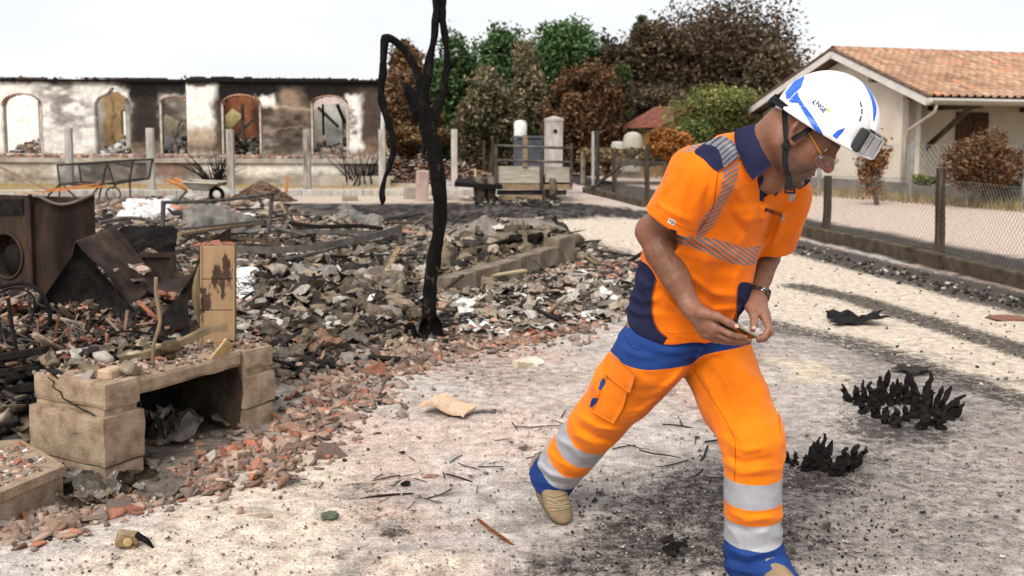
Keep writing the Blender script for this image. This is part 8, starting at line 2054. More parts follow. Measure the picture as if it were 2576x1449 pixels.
	rest = take(lambda p: np.maximum(-((p - cL) @ axL), legL(p)), "trouser_cuff", blue, rest)
	axR = unit(aR - kR); cR = on(kR, aR, 0.785)
	rest = take(lambda p: np.maximum(-((p - cR) @ axR), legR(p)), "trouser_cuff", blue, rest)
	edge = catmull([(1300, 860), (1500, 870), (1546, 894), (1566, 914), (1593, 925), (1628, 931), (1675, 928), (1722, 921), (1742, 914), (1766, 895), (1800, 886), (1850, 876), (1902, 863), (2000, 850)], 6)
	top = np.concatenate([edge, [(2100, 600), (1300, 600)]])
	rest = take(lambda p: poly_sd(*proj(p), top), "waist_panel", blue, rest)
	np_mesh("trouser_legs", rest[0], rest[1], trs_or, trs, True)
	# seams and pocket on the near thigh
	bv = BVHTree.FromPolygons(v.tolist(), t.tolist())
	def on_surface(x, y, off=0.002):
		d = Vector(ray(x, y)).normalized()
		hit = bv.ray_cast(Vector(CAMP), d)
		if hit[0] is None: return None
		return np.array(hit[0] + hit[1] * off * (1 if hit[1].dot(d) < 0 else -1))
	PER['trouser_hit'] = on_surface
	def patch(poly, name, m, off, thick, step=5.0, parent=trs):
		"cloth piece laid on the trousers: quad grid between two edges"
		a = catmull(poly[0], 6); b = catmull(poly[1], 6); n = min(len(a), len(b)); g = []
		for i in range(n):
			row = []
			for s_ in np.linspace(0, 1, 7):
				x, y = a[i] * (1 - s_) + b[i] * s_
				p_ = on_surface(x, y, off)
				if p_ is None: p_ = row[-1] if row else np.array(P(x, y, 3.4))
				row.append(p_)
			g.append(row)
		mb = MB(); mb.sheet(np.array(g), -thick); return mb.build(name, m, parent, True)
	patch(([(1532, 945), (1512, 990), (1492, 1030)], [(1582, 978), (1568, 1022), (1545, 1058)]), "cargo_pocket", trs_or, 0.006, 0.006)
	patch(([(1540, 893), (1534, 912), (1528, 934)], [(1602, 942), (1597, 958), (1588, 980)]), "pocket_flap", trs_or, 0.013, 0.006)
	patch(([(1524, 950), (1517, 962), (1512, 978)], [(1530, 955), (1528, 966), (1518, 980)]), "pocket_opening", blue, 0.010, 0.003)
	patch(([(1498, 1000), (1494, 1010), (1491, 1022)], [(1512, 999), (1507, 1010), (1497, 1021)]), "pocket_opening", blue, 0.010, 0.003)
	patch(([(1910, 885), (1918, 897), (1925, 912)], [(1940, 892), (1946, 905), (1944, 918)]), "pocket_flap", trs_or, 0.004, 0.006)
	seam_m = mat("seam_thread", two((0.36, 0.07, 0.003), (0.46, 0.09, 0.004)), bump=0)
	seam_b = mat("seam_thread_blue", two((0.012, 0.03, 0.12), (0.02, 0.05, 0.18)), bump=0)
	def seam(line, m, r=0.0011, parent=trs, hit=on_surface):
		pts = [hit(x, y, 0.0008) for x, y in catmull(line, 10)]
		pts = [p_ for p_ in pts if p_ is not None]
		keep = [pts[0]] if pts else []
		for p_ in pts[1:]:
			if np.linalg.norm(p_ - keep[-1]) < 0.05: keep.append(p_)
		if len(keep) > 3:
			mb = MB(); mb.tube(keep, r, 5); mb.build("seam", m, parent, True)
	seam([(1745, 930), (1790, 1000), (1842, 1090), (1850, 1140), (1848, 1210)], seam_m)
	seam([(1900, 880), (1935, 950), (1955, 1020), (1963, 1090)], seam_m)
	seam([(1770, 852), (1778, 870), (1768, 893)], seam_b, 0.002)
	seam([(1572, 845), (1586, 870), (1612, 880)], seam_b, 0.002)
	# ---------------- boots
	boot_m = mat("tan_suede", [(0.3, (0.20, 0.14, 0.08)), (0.6, (0.29, 0.21, 0.125)), (0.8, (0.36, 0.27, 0.17))], scale=14, rough=0.9, bump=0.3, bscale=250, bdist=0.002)
	sole_m = mat("boot_rubber", two((0.10, 0.075, 0.05), (0.16, 0.12, 0.085)), rough=0.8, bump=0.2, bscale=120)
	lace_m = mat("boot_lace", two((0.30, 0.23, 0.14), (0.40, 0.31, 0.20)), bump=0.1)
	def boot(ank, heel, toe, up, lace_px=None):
		ax = unit(toe - heel); up = unit(up - ax * (up @ ax)); sd = np.cross(ax, up)
		Rb = np.stack([sd, ax, up], 1); Lf = np.linalg.norm(toe - heel)
		S_ = Sculpt()
		loc = lambda x, y, z: heel + Rb @ np.array((x, y, z))
		S_.cone(loc(0, 0.05, 0.05), ank, 0.053, 0.056, 0.03)
		S_.ell(loc(0, 0.045, 0.045), (0.045, 0.058, 0.053), Rb, 0.02)
		S_.ell(loc(0.002, Lf * 0.55, 0.048), (0.046, 0.085, 0.048), Rb, 0.03)
		S_.ell(loc(0.004, Lf * 0.78, 0.036), (0.052, 0.070, 0.038), Rb, 0.03)
		S_.cone(loc(0, 0.08, 0.085), loc(0, Lf * 0.6, 0.07), 0.032, 0.024, 0.02)
		S_.fn(lambda p: -((p - heel) @ up) + 0.010, *WIDE, k=0.004, op='&')
		S_.fn(lambda p: 0.0018 * fbm(p, 35, 3, seed=5), *WIDE, k=0, op='d')
		m = np.minimum(np.minimum(heel, toe), ank) - 0.12; M_ = np.maximum(np.maximum(heel, toe), ank) + 0.12
		v, q = surface(S_, m, M_, 0.0045)
		root = empty("boot", tuple(heel)); root.parent = per; root.matrix_parent_inverse = parent_inv(per)
		np_mesh("upper", relax(v, q, 1), q, boot_m, root, True)
		mb = MB(); n = 28; rows = []
		for z, gr in ((0.0, -0.002), (0.006, 0.001), (0.016, 0.003), (0.024, 0.0)):
			row = []
			for k in range(n):
				a = 2 * math.pi * k / n; y = Lf * 0.5 - 0.005 - math.cos(a) * (Lf * 0.5 + 0.010 + gr)
				u_ = np.clip(y / Lf, 0, 1); wd = 0.036 + 0.014 * math.sin(math.pi * min(1, u_ * 0.9 + 0.05)) * (1 if u_ > 0.4 else 0.6)
				row.append(loc(math.sin(a) * (wd + gr) * (abs(math.sin(a)) ** -0.25 if abs(math.sin(a)) > 0.2 else 1), y, z - 0.002))
			rows.append(row)
		vv = [p_ for r in rows for p_ in r]
		ff = [(i * n + k, i * n + (k + 1) % n, (i + 1) * n + (k + 1) % n, (i + 1) * n + k) for i in range(3) for k in range(n)] + [tuple(range(n - 1, -1, -1)), tuple(3 * n + k for k in range(n))]
		mb.add(vv, ff); mb.build("sole", sole_m, root)
		bb = BVHTree.FromPolygons(v.tolist(), q.tolist())
		for k in range(5 if lace_px is None else 0):
			pts = []
			for s_ in np.linspace(-1, 1, 9):
				o_ = loc(s_ * 0.027, 0.105 + 0.019 * k + 0.006 * (s_ if k % 2 else -s_), 0.2)
				hit = bb.ray_cast(Vector(o_), Vector(-up))
				if hit[0] is not None: pts.append(np.array(hit[0]) + up * 0.002)
			if len(pts) > 3:
				lb = MB(); lb.tube(pts, 0.0034, 5); lb.build("lace", lace_m, root)
		if lace_px is not None:
			hb = BVHTree.FromPolygons(v.tolist(), q.tolist())
			for ln in lace_px:
				pts = []
				for x, y in catmull(ln, 5):
					d = Vector(ray(x, y)).normalized(); hit = hb.ray_cast(Vector(CAMP), d)
					if hit[0] is not None: pts.append(np.array(hit[0]) - np.array(d) * 0.003)
				if len(pts) > 3:
					lb = MB(); lb.tube(pts, 0.0030, 5); lb.build("lace", lace_m, root)
		return root
	lz = lambda pts: [(1257.9 + 0.4793 * x, 754.7 + 0.4793 * y) for x, y in pts]
	laces = [lz([(232, 1020), (290, 1030), (350, 1012)]), lz([(240, 1045), (300, 1050), (358, 1035)]), lz([(245, 1062), (300, 1078), (362, 1062)]), lz([(252, 1082), (310, 1088), (360, 1080)]), lz([(262, 1104), (310, 1100), (352, 1092)]), lz([(238, 1030), (300, 1064), (360, 1088)])]
	toeR = P(1414, 1328, 3.665); heelR = P(1343, 1174, 3.885)
	boot(P(1398, 1196, 3.80), heelR - np.array((0, 0, 0.0)), toeR, np.array((0.55, -0.75, 0.7)), laces)
	hl_ = aL + np.array((-0.045, 0.055, 0)); hl_[2] = 0.0
	tl = hl_ + unit((0.46, -0.89, 0)) * 0.27
	boot(aL + np.array((0, 0, 0.10)), hl_, tl, np.array((0, 0, 1.0)))
	PER['orange_trs'] = trs_or; PER['blue'] = blue; PER['silver'] = silver; PER['seam'] = seam; PER['take'] = take
build_person()
def text_mesh(txt, bold=0.0):
	cu = bpy.data.curves.new("t", 'FONT'); cu.body = txt; cu.align_x = 'CENTER'; cu.align_y = 'CENTER'; cu.size = 1.0; cu.offset = bold
	cu.resolution_u = 3
	ob = bpy.data.objects.new("t", cu); C.objects.link(ob)
	dg = bpy.context.evaluated_depsgraph_get(); dg.update()
	me = bpy.data.meshes.new_from_object(ob.evaluated_get(dg))
	bm = bmesh.new(); bm.from_mesh(me); bmesh.ops.triangulate(bm, faces=bm.faces)
	v = np.array([x.co[:2] for x in bm.verts]); f = np.array([[y.index for y in x.verts] for x in bm.faces])
	bm.free(); bpy.data.objects.remove(ob); bpy.data.curves.remove(cu); bpy.data.meshes.remove(me)
	return v, f
def lay(v, f, c, ex, ey, hit, name, m, parent, off=0.0008):
	"flat print (v in its own units) laid on a surface: centre c and the two axes in photo pixels"
	pts = []
	for x, y in v:
		p = hit(c[0] + ex[0] * x + ey[0] * y, c[1] + ex[1] * x + ey[1] * y, off)
		pts.append(p)
	ok = [i for i, p in enumerate(pts) if p is not None]
	if len(ok) < len(pts):
		keep = set(ok); f = np.array([t for t in f if all(k in keep for k in t)])
		pts = [p if p is not None else np.zeros(3) for p in pts]
	if len(f): return np_mesh(name, np.array(pts), f, m, parent)
def hitter(v, t):
	bv = BVHTree.FromPolygons(v.tolist(), t.tolist())
	def hit(x, y, off=0.001):
		d = Vector(ray(x, y)).normalized(); r = bv.ray_cast(Vector(CAMP), d)
		if r[0] is None: return None
		return np.array(r[0] + r[1] * off * (1 if r[1].dot(d) < 0 else -1))
	return hit
def build_person_top():
	per, J, h, hl, HM, hs, lat, fwd, orange, take = (PER[k] for k in ('root', 'J', 'h', 'hl', 'HM', 'hs', 'lat', 'fwd', 'orange', 'take'))
	navy = mat("navy_jersey", [(0.3, (0.012, 0.014, 0.040)), (0.7, (0.022, 0.024, 0.062))], scale=8, rough=0.85, bump=0.12, bscale=900, bdist=0.001, spec=0.1, crease=0.4, cscale=7.0)
	black = mat("black_webbing", two((0.008, 0.008, 0.009), (0.02, 0.02, 0.022)), rough=0.7, bump=0.2, bscale=400)
	# ---------------- polo shirt
	T = Sculpt()
	S = [P(1708, 880, 3.43), P(1716, 790, 3.40), P(1738, 690, 3.34), P(1785, 570, 3.235), P(1838, 462, 3.13), P(1893, 398, 3.06)]
	l2 = unit((0.86, 0.50, -0.08))
	LS = [lat, lat, unit(lat + (0.05, -0.05, -0.03)), l2, l2, l2]
	W = [0.212, 0.205, 0.200, 0.205, 0.180, 0.095]; D = [0.165, 0.160, 0.150, 0.148, 0.120, 0.085]
	T.fn(lambda p: d_loft(p, S, W, D, LS), (0.2, 2.6, 0.5), (1.2, 3.9, 1.7), 0.02)
	T.ell(P(1845, 690, 3.22), (0.06, 0.07, 0.14), None, 0.06)
	T.cone(P(1745, 430, 3.05), P(1880, 380, 3.06), 0.070, 0.060, 0.05)
	T.cone(P(1890, 400, 3.08), P(1975, 470, 3.18), 0.07, 0.07, 0.05)
	# sleeves, cut square at the hem
	def sleeve(a, b, r1, r2, n):
		T.fn(plane_cut(lambda p: d_cone(p, a, b + unit(b - a) * 0.08, r1, r2), b, n), np.minimum(a, b) - 0.2, np.maximum(a, b) + 0.2, 0.035)
	sRa, sRb = P(1768, 452, 3.03), P(1690, 553, 3.085)
	sLa, sLb = P(1972, 500, 3.22), P(1942, 618, 3.33)
	sleeve(sRa, sRb, 0.098, 0.080, unit(unit(sRb - sRa) + (0, 0.0, -0.1)))
	sleeve(sLa, sLb, 0.082, 0.070, unit(unit(sLb - sLa) + (0.1, 0, -0.3)))
	for a, b, r in ((sRa, sRb, 0.073), (sLa, sLb, 0.063)):
		d = unit(b - a); T.cone(b - d * 0.035, b + d * 0.06, r, r, 0.003, '-')
	# hem plane
	h0, h1, h2 = P(1552, 792, 3.46), P(1745, 857, 3.26), P(1874, 832, 3.38)
	hn = unit(np.cross(h1 - h0, h2 - h0)); hn = -hn if hn[2] > 0 else hn
	T.fn(lambda p: (p - h0) @ hn + 0.010 * np.sin(p[:, 0] * 22) * 0.6, *WIDE, k=0.004, op='&')
	hc = P(1712, 850, 3.42)
	T.fn(lambda p: np.maximum(d_loft(p, S, [x - 0.012 for x in W], [x - 0.012 for x in D], LS), -((p - h0) @ hn) - 0.03), hc - 0.4, hc + 0.4, 0.003, '-')
	# neck hole and open placket
	T.cone(J['neck'] - unit(h(0, -0.03, -0.03) - J['neck']) * 0.02, h(0, -0.02, -0.04), 0.079, 0.085, 0.01, '-')
	vneck = np.array([(1917, 400), (1990, 425), (1977, 440), (1948, 468), (1919, 503)], float)
	T.fn(lambda p: np.maximum(poly_sd(*proj(p), vneck) * 0.0012, -((p - S[4]) @ fwd) + 0.0), P(1940, 450, 3.0) - 0.2, P(1940, 450, 3.0) + 0.2, 0.005, '-')
	folds = [
		([(1640, 505), (1690, 535), (1745, 560)], 7, 0.004), ([(1790, 445), (1775, 500), (1768, 560), (1756, 592)], 8, -0.005),
		([(1700, 440), (1660, 485), (1650, 520)], 10, 0.005), ([(1735, 430), (1715, 500), (1712, 560)], 10, 0.005),
		([(1808, 440), (1850, 475), (1880, 520)], 10, 0.005), ([(1900, 530), (1870, 600), (1840, 680)], 14, 0.006),
		([(1880, 640), (1850, 700), (1835, 770)], 12, 0.005), ([(1790, 600), (1770, 680), (1775, 760)], 12, 0.004),
		([(1690, 640), (1740, 700), (1800, 740), (1860, 745)], 9, 0.005), ([(1680, 690), (1730, 745), (1800, 780), (1860, 775)], 8, 0.006),
		([(1670, 740), (1720, 790), (1790, 812), (1850, 800)], 7, 0.007), ([(1660, 720), (1710, 770), (1780, 797)], 5, -0.005),
		([(1565, 770), (1610, 790), (1660, 790)], 8, 0.005), ([(1580, 740), (1620, 760), (1660, 750)], 8, 0.004),
		([(1600, 690), (1625, 720), (1655, 720)], 8, 0.004), ([(1865, 770), (1850, 800), (1835, 840)], 7, 0.006),
		([(1975, 530), (1960, 580), (1940, 625)], 8, 0.006), ([(1945, 520), (1935, 570), (1915, 615)], 7, -0.004),
		([(1700, 595), (1760, 610), (1850, 640)], 9, 0.004), ([(1780, 330), (1830, 350), (1880, 400)], 10, 0.004),
		([(1830, 500), (1850, 560), (1890, 600)], 9, -0.004), ([(1930, 505), (1925, 545), (1905, 590)], 8, 0.005),
	]
	T.fn(px_folds(folds), *WIDE, k=0, op='d')
	T.fn(lambda p: 0.0040 * fbm(p, 8, 3, seed=31) - 0.0085 * ridges(p @ rotmat(0, 0.7, 0.3) * np.array((1, 1, 1.9)), 4.6, 71, 5) * np.clip(0.55 + vnoise(p, 2.7, 72), 0, 1) - 0.0028 * ridges(p, 12, 75), *WIDE, k=0, op='d')
	v, q = surface(T, (0.2, 2.7, 0.66), (1.15, 3.72, 1.60), 0.0050)
	v = relax(v, q, 2, 0.5); t = tris_of(q)
	shirt = empty("polo_shirt", tuple(hc)); shirt.parent = per; shirt.matrix_parent_inverse = parent_inv(per)
	hit = hitter(v, t)
	z1 = lambda pts: np.array([(1509.4 + 0.5208 * x, 157.2 + 0.5208 * y) for x, y in pts])
	tk = lambda poly, name, m, rest, lim=None, off=0.0: take(
		(lambda p: poly_sd(*proj(p), poly) * 0.0013) if lim is None else (lambda p: np.maximum(poly_sd(*proj(p), poly) * 0.0013, lim(p))), name, m, rest, off, shirt)
	rest = (v, t)
	def printed(name, base, ang, period=0.0125, duty=0.62):
		"fabric printed with slanted reflective lines"
		m = bpy.data.materials.new(name); m.use_nodes = True; nt = m.node_tree; N = nt.nodes.new; L = nt.links.new
		b = nt.nodes["Principled BSDF"]; b.inputs["Roughness"].default_value = 0.5
		tc = N("ShaderNodeTexCoord"); sep = N("ShaderNodeVectorMath"); sep.operation = 'DOT_PRODUCT'
		sep.inputs[1].default_value = tuple(ang)
		L(tc.outputs["Object"], sep.inputs[0])
		nz = N("ShaderNodeTexNoise"); nz.inputs["Scale"].default_value = 6; L(tc.outputs["Object"], nz.inputs["Vector"])
		ma = N("ShaderNodeMath"); ma.operation = 'MULTIPLY_ADD'; ma.inputs[1].default_value = 0.02; L(nz.outputs["Fac"], ma.inputs[0]); L(sep.outputs["Value"], ma.inputs[2])
		dv = N("ShaderNodeMath"); dv.operation = 'DIVIDE'; dv.inputs[1].default_value = period; L(ma.outputs[0], dv.inputs[0])
		fr = N("ShaderNodeMath"); fr.operation = 'FRACT'; L(dv.outputs[0], fr.inputs[0])
		lt = N("ShaderNodeMath"); lt.operation = 'LESS_THAN'; lt.inputs[1].default_value = duty; L(fr.outputs[0], lt.inputs[0])
		mx = N("ShaderNodeMix"); mx.data_type = 'RGBA'; L(lt.outputs[0], mx.inputs["Factor"])
		mx.inputs["A"].default_value = (*base, 1); mx.inputs["B"].default_value = (0.15, 0.152, 0.162, 1)
		L(mx.outputs["Result"], b.inputs["Base Color"])
		return m
	U_ = np.array((0, 0, 1.0)); X_ = np.array((1.0, 0, 0))
	pr_or = printed("printed_orange_slant", (0.74, 0.135, 0.003), 0.57 * X_ + 0.82 * U_)
	pr_o2 = printed("printed_orange_rise", (0.74, 0.135, 0.003), -0.42 * X_ + 0.9 * U_)
	pr_nv = printed("printed_navy_slant", (0.014, 0.016, 0.045), -0.55 * X_ + 0.83 * U_, duty=0.70)
	front = lambda p: ((p - S[3]) @ fwd) * -1.0 - 0.03
	yoke = catmull(z1([(596, 334), (500, 392), (455, 432), (500, 468), (570, 530), (640, 487), (736, 424), (728, 370), (704, 316), (650, 322)]), 4, True)
	tape_top = catmull(z1([(508, 392), (560, 362), (600, 356), (645, 385), (664, 430), (664, 470), (600, 506), (590, 470), (570, 420), (540, 400)]), 5, True)
	tape_dn = catmull(z1([(664, 470), (668, 540), (640, 620), (595, 700), (560, 770), (500, 838), (464, 838), (478, 780), (520, 720), (575, 640), (592, 560), (598, 506)]), 5, True)
	band = catmull(z1([(352, 838), (420, 838), (470, 842), (560, 852), (640, 876), (700, 893), (775, 886), (760, 930), (742, 978), (640, 972), (560, 942), (470, 904), (368, 868)]), 5, True)
	side = catmull(z1([(60, 1250), (40, 1000), (150, 930), (205, 962), (240, 990), (272, 1050), (258, 1110), (252, 1180), (262, 1250), (290, 1300), (325, 1332), (250, 1380)]), 4, True)
	pit = catmull(z1([(330, 812), (348, 806), (372, 818), (350, 852), (338, 862)]), 4, True)
	sideL = catmull(z1([(662, 1096), (690, 1060), (760, 1100), (740, 1300), (650, 1260), (660, 1180)]), 4, True)
	rest = tk(tape_top, "reflective_tape", pr_nv, rest)
	rest = tk(yoke, "shoulder_yoke", navy, rest)
	rest = tk(tape_dn, "reflective_tape", pr_o2, rest)
	rest = tk(band, "reflective_tape", pr_or, rest)
	rest = tk(side, "side_panel", navy, rest)
	rest = tk(pit, "side_panel", navy, rest)
	rest = tk(sideL, "side_panel", navy, rest)
	# print on the far shoulder and upper back
	tapeL = catmull(z1([(918, 640), (945, 628), (938, 660), (912, 672)]), 4, True)
	tapeL2 = catmull(z1([(880, 738), (893, 728), (886, 762), (874, 770)]), 4, True)
	back_t = catmull(z1([(400, 428), (470, 385), (540, 352), (560, 355), (500, 395), (440, 430)]), 4, True)
	for pl in (tapeL, tapeL2): rest = tk(pl, "reflective_tape", PER['silver'], rest)
	rest = tk(back_t, "reflective_tape", pr_or, rest)
	np_mesh("shirt_body", rest[0], rest[1], orange, shirt, True)
	stitch = mat("dark_overlock", two((0.10, 0.03, 0.015), (0.5, 0.09, 0.01), 0.45, 0.55), scale=400, bump=0)
	seam = PER['seam']
	for ln in ([(272, 1050), (258, 1110), (252, 1180), (262, 1250), (290, 1300), (325, 1330)], [(570, 530), (640, 487), (736, 424)],
			   [(662, 1096), (660, 1180), (655, 1240)], [(735, 430), (770, 510)]):
		seam(z1(ln), stitch, 0.0026, shirt, hit)
	seam(z1([(300, 1300), (400, 1308), (480, 1305)]), PER['orange_trs'], 0.0014, shirt, hit)
	seam(z1([(225, 690), (330, 755), (455, 812)]), PER['orange_trs'], 0.0014, shirt, hit)
	seam(z1([(570, 530), (560, 600), (545, 700), (475, 820)]), stitch, 0.0012, shirt, hit)
	# placket edge with buttons, inside facing
	def ribbon(line, w, name, m, off=0.003, hitf=hit, parent=shirt, thick=0.002):
		pts = [hitf(x, y, off) for x, y in catmull(line, 6)]; pts = [p for p in pts if p is not None]
		if len(pts) < 2: return
		pts = np.array(pts); tg = np.gradient(pts, axis=0); view = pts - CAMP
		sd = np.cross(tg, view); sd /= np.linalg.norm(sd, axis=1, keepdims=True)
		g = np.stack([pts - sd * w / 2, pts, pts + sd * w / 2], 1)
		mb = MB(); mb.sheet(g, thick); return mb.build(name, m, parent, True)
	ribbon(z1([(762, 510), (770, 560), (776, 610), (774, 668)]), 0.018, "placket_facing", navy)
	btn = mat("button", two((0.03, 0.03, 0.04), (0.10, 0.10, 0.11)), rough=0.3, bump=0)
	for x, y in ((764, 548), (774, 604)):
		p = hit(*z1([(x, y)])[0], 0.006)
		if p is not None:
			b = MB(); b.lathe([(0.0001, 0.0015), (0.004, 0.002), (0.0055, 0.001), (0.0055, 0)], p, frame_of(CAMP - p), 12); b.build("button", btn, shirt)
	# collar
	cc = P(1934, 384, 3.035); ax = unit((0.66, -0.42, 0.50))
	e1 = unit(fwd * 0.9 + np.array((0.0, 0, -0.55)) - ax * ((fwd * 0.9 + np.array((0.0, 0, -0.55))) @ ax)); e2 = np.cross(ax, e1)
	g = []
	for ph in np.linspace(math.radians(16), math.radians(318), 48):
		fr = 0.5 + 0.5 * math.cos(ph); c_, s_ = math.cos(ph), math.sin(ph)
		dirr = e1 * c_ + e2 * s_
		row = []
		for r, a in ((0.080, -0.03), (0.083, 0.004), (0.086, 0.016), (0.091, 0.018), (0.097, 0.008), (0.104, -0.015), (0.113 + 0.004 * fr, -0.044 - 0.012 * fr ** 2)):
			row.append(cc + dirr * (r + 0.004 * math.sin(ph * 3 + 1)) + ax * (a + 0.004 * math.sin(ph * 2)))
		g.append(row)
	mb = MB(); mb.sheet(np.array(g), 0.003); mb.build("collar", navy, shirt, True)
	q4 = [P(1972, 436, 2.985), P(2038, 454, 3.05), P(2010, 475, 3.03), P(1976, 468, 2.965)]
	mb = MB(); mb.sheet(np.array([[(q4[0] * (1 - s_) + q4[1] * s_) * (1 - t_) + (q4[3] * (1 - s_) + q4[2] * s_) * t_ + np.array((0, -0.012 * math.sin(math.pi * t_), 0.006 * math.sin(math.pi * s_))) for t_ in np.linspace(0, 1, 6)] for s_ in np.linspace(0, 1, 8)]), 0.003); mb.build("collar_leaf", navy, shirt, True)
	# sleeve label with its print, chest print
	tagm = mat("white_label", two((0.62, 0.62, 0.62), (0.7, 0.7, 0.7)), bump=0)
	ink = mat("print_ink", two((0.012, 0.012, 0.02), (0.02, 0.02, 0.03)), bump=0)
	sq = np.array([(-.5, -.5), (.5, -.5), (.5, .5), (-.5, .5)]); sqf = np.array([(0, 1, 2), (0, 2, 3)])
	lay(sq, sqf, (1689.5, 557.5), (17, 8), (4, -12), hit, "sleeve_label", tagm, shirt, 0.0015)
	tv, tf = text_mesh("T2S", 0.02); lay(tv, tf, (1690, 558), (8.2, 3.6), (3.0, -9.5), hit, "label_print", ink, shirt, 0.0025)
	tv, tf = text_mesh("NGE", 0.03); lay(tv, tf, (1936, 530.5), (9.5, 3.0), (-0.4, -13), hit, "chest_print", ink, shirt, 0.0022)
	lay(np.array([(0, 0), (1, .1), (.45, 1)]), np.array([(0, 1, 2)]), (1922, 531), (5, 1.5), (2.5, -10), hit, "chest_print", ink, shirt, 0.0022)
	for k, w_ in enumerate(("ENERGIES", "SOLUTIONS")):
		tv, tf = text_mesh(w_, 0.02); lay(tv, tf, (1957, 534 + 5.5 * k), (4.6, 1.5), (0, -5.8), hit, "chest_print", ink, shirt, 0.0022)
	# ---------------- hard hat
	white = mat("white_shell", [(0.3, (0.78, 0.78, 0.77)), (0.7, (0.82, 0.82, 0.815))], scale=30, rough=0.32, spec=0.5, bump=0.02, bscale=200)
	bluer = mat("blue_reflector", [(0.3, (0.012, 0.10, 0.52)), (0.7, (0.018, 0.13, 0.62))], scale=120, rough=0.3, spec=0.5, bump=0.08, bscale=500)
	hat = empty("hard_hat", tuple(h(0, 0.03, 0.05))); hat.parent = per; hat.matrix_parent_inverse = parent_inv(per)
	Hs = Sculpt(); hr = np.array((0.107, 0.124, 0.125))
	hcn = (0, 0.029, 0.045)
	rimz = lambda f: 0.018 + 0.20 * f - 0.012 * np.clip(-(f + 0.05) / 0.04, 0, 1)
	Hs.ell(h(*hcn), hr * hs, HM, 0.01)
	Hs.fn(lambda p: np.maximum(d_ell(p, h(0, 0.032, 0.047), HM, (hr + 0.0065) * hs), (np.abs(hl(p)[:, 0]) - 0.030) * hs), h(0, 0, 0) - 0.3, h(0, 0, 0) + 0.3, 0.012)   # crest
	Hs.ell(h(0, 0.090, 0.041), np.array((0.095, 0.092, 0.0095)) * hs, HM @ rotmat(0.19, 0, 0), 0.022)                          # peak
	Hs.fn(lambda p: np.maximum(d_ell(p, h(*hcn), HM, (hr + 0.006) * hs), (np.abs(hl(p)[:, 2] - rimz(hl(p)[:, 1]) - 0.006) - 0.007) * hs), h(0, 0, 0) - 0.3, h(0, 0, 0) + 0.3, 0.006)   # rim
	Hs.ell(h(*hcn), (hr - 0.005) * hs, HM, 0.002, '-')
	Hs.fn(lambda p: (rimz(hl(p)[:, 1]) - hl(p)[:, 2]) * hs, *WIDE, k=0.003, op='&')
	# raised panel line round the sides
	def groove(p):
		q_ = hl(p); a = np.abs(q_[:, 2] - (0.118 + 0.35 * (np.abs(q_[:, 0]) * -0.55 + 0.03) + 0.02 * np.clip(q_[:, 1], -1, 1)))
		return -0.0016 * np.clip(1.0 - (np.abs(q_[:, 0]) / 0.085) ** 2, 0, 1) * np.exp(-(np.abs(np.abs(q_[:, 0]) - 0.048) / 0.004) ** 2) * (q_[:, 2] > 0.09)
	Hs.fn(groove, *WIDE, k=0, op='d')
	c0 = h(0, 0.03, 0.06)
	v, q = surface(Hs, c0 - 0.24, c0 + 0.24, 0.0038)
	v = relax(v, q, 2, 0.4); t = tris_of(q)
	hh = hitter(v, t)
	z3 = lambda pts: np.array([(1886.8 + 0.2604 * x, 157.2 + 0.2604 * y) for x, y in pts])
	tkh = lambda poly, name, m, rest: take(lambda p: np.maximum(poly_sd(*proj(p), poly) * 0.0012, 0.982 - np.linalg.norm((hl(p) - hcn) / hr, axis=1)), name, m, rest, 0.0004, hat)
	rest = (v, t)
	rest = tkh(z3([(530, 128), (495, 240), (375, 355), (352, 352), (340, 290), (430, 180)]), "reflective_sticker", bluer, rest)
	rest = tkh(catmull(z3([(490, 252), (466, 292), (478, 335), (520, 405), (590, 500), (655, 600), (706, 702), (640, 662), (575, 580), (515, 480), (465, 398), (420, 392), (372, 372), (430, 312)]), 3, True), "reflective_sticker", bluer, rest)
	rest = tkh(catmull(z3([(1000, 100), (1080, 150), (1160, 260), (1215, 400), (1218, 500), (1190, 585), (1188, 480), (1170, 360), (1120, 250), (1060, 160)]), 3, True), "reflective_sticker", bluer, rest)
	rest = tkh(z3([(790, 705), (850, 655), (922, 630), (890, 680), (838, 742)]), "reflective_sticker", bluer, rest)
	np_mesh("helmet_shell", rest[0], rest[1], white, hat, True)
	# maker's print on the side: three letters between two corner marks
	lblue = mat("logo_blue", two((0.006, 0.03, 0.12), (0.008, 0.035, 0.14)), bump=0, rough=0.4)
	lyel = mat("logo_yellow", two((0.85, 0.50, 0.01), (0.9, 0.55, 0.015)), bump=0, rough=0.4)
	ex = np.array((25.5, 20.5)); ey = np.array((11.0, -17.5))
	tv, tf = text_mesh("NGE", 0.035); lay(tv * 0.98, tf, (1886.8 + .2604 * 684, 157.2 + .2604 * 432), (11.2, 11.6), (12.0, -11.6), hh, "logo", lblue, hat)
	tri = np.array([(x, y) for x, y in ((655, 348), (612, 372), (597, 385), (618, 412), (634, 438), (616, 392))])
	def zpoly(pts, m, fan):
		z = z3(pts); lay(np.array(z), np.array(fan), (0, 0), (1, 0), (0, 1), hh, "logo", m, hat)
	zpoly([(657, 346), (597, 384), (616, 391), (633, 440)], lblue, [(0, 1, 2), (1, 3, 2)])
	zpoly([(735, 418), (776, 466), (752, 466), (712, 512)], lyel, [(0, 1, 2), (2, 1, 3)])
	# vents
	dark = mat("vent_dark", two((0.02, 0.02, 0.02), (0.05, 0.045, 0.04)), bump=0)
	for ln in ([(1062, 382), (1078, 432)], [(1080, 450), (1078, 498)], [(1074, 518), (1058, 566)]):
		a, b_ = z3(ln); pts = [hh(*(a + (b_ - a) * k), 0.0003) for k in np.linspace(0, 1, 5)]
		if all(p is not None for p in pts):
			mb = MB(); mb.tube(pts, 0.0022, 6); mb.build("vent", dark, hat)
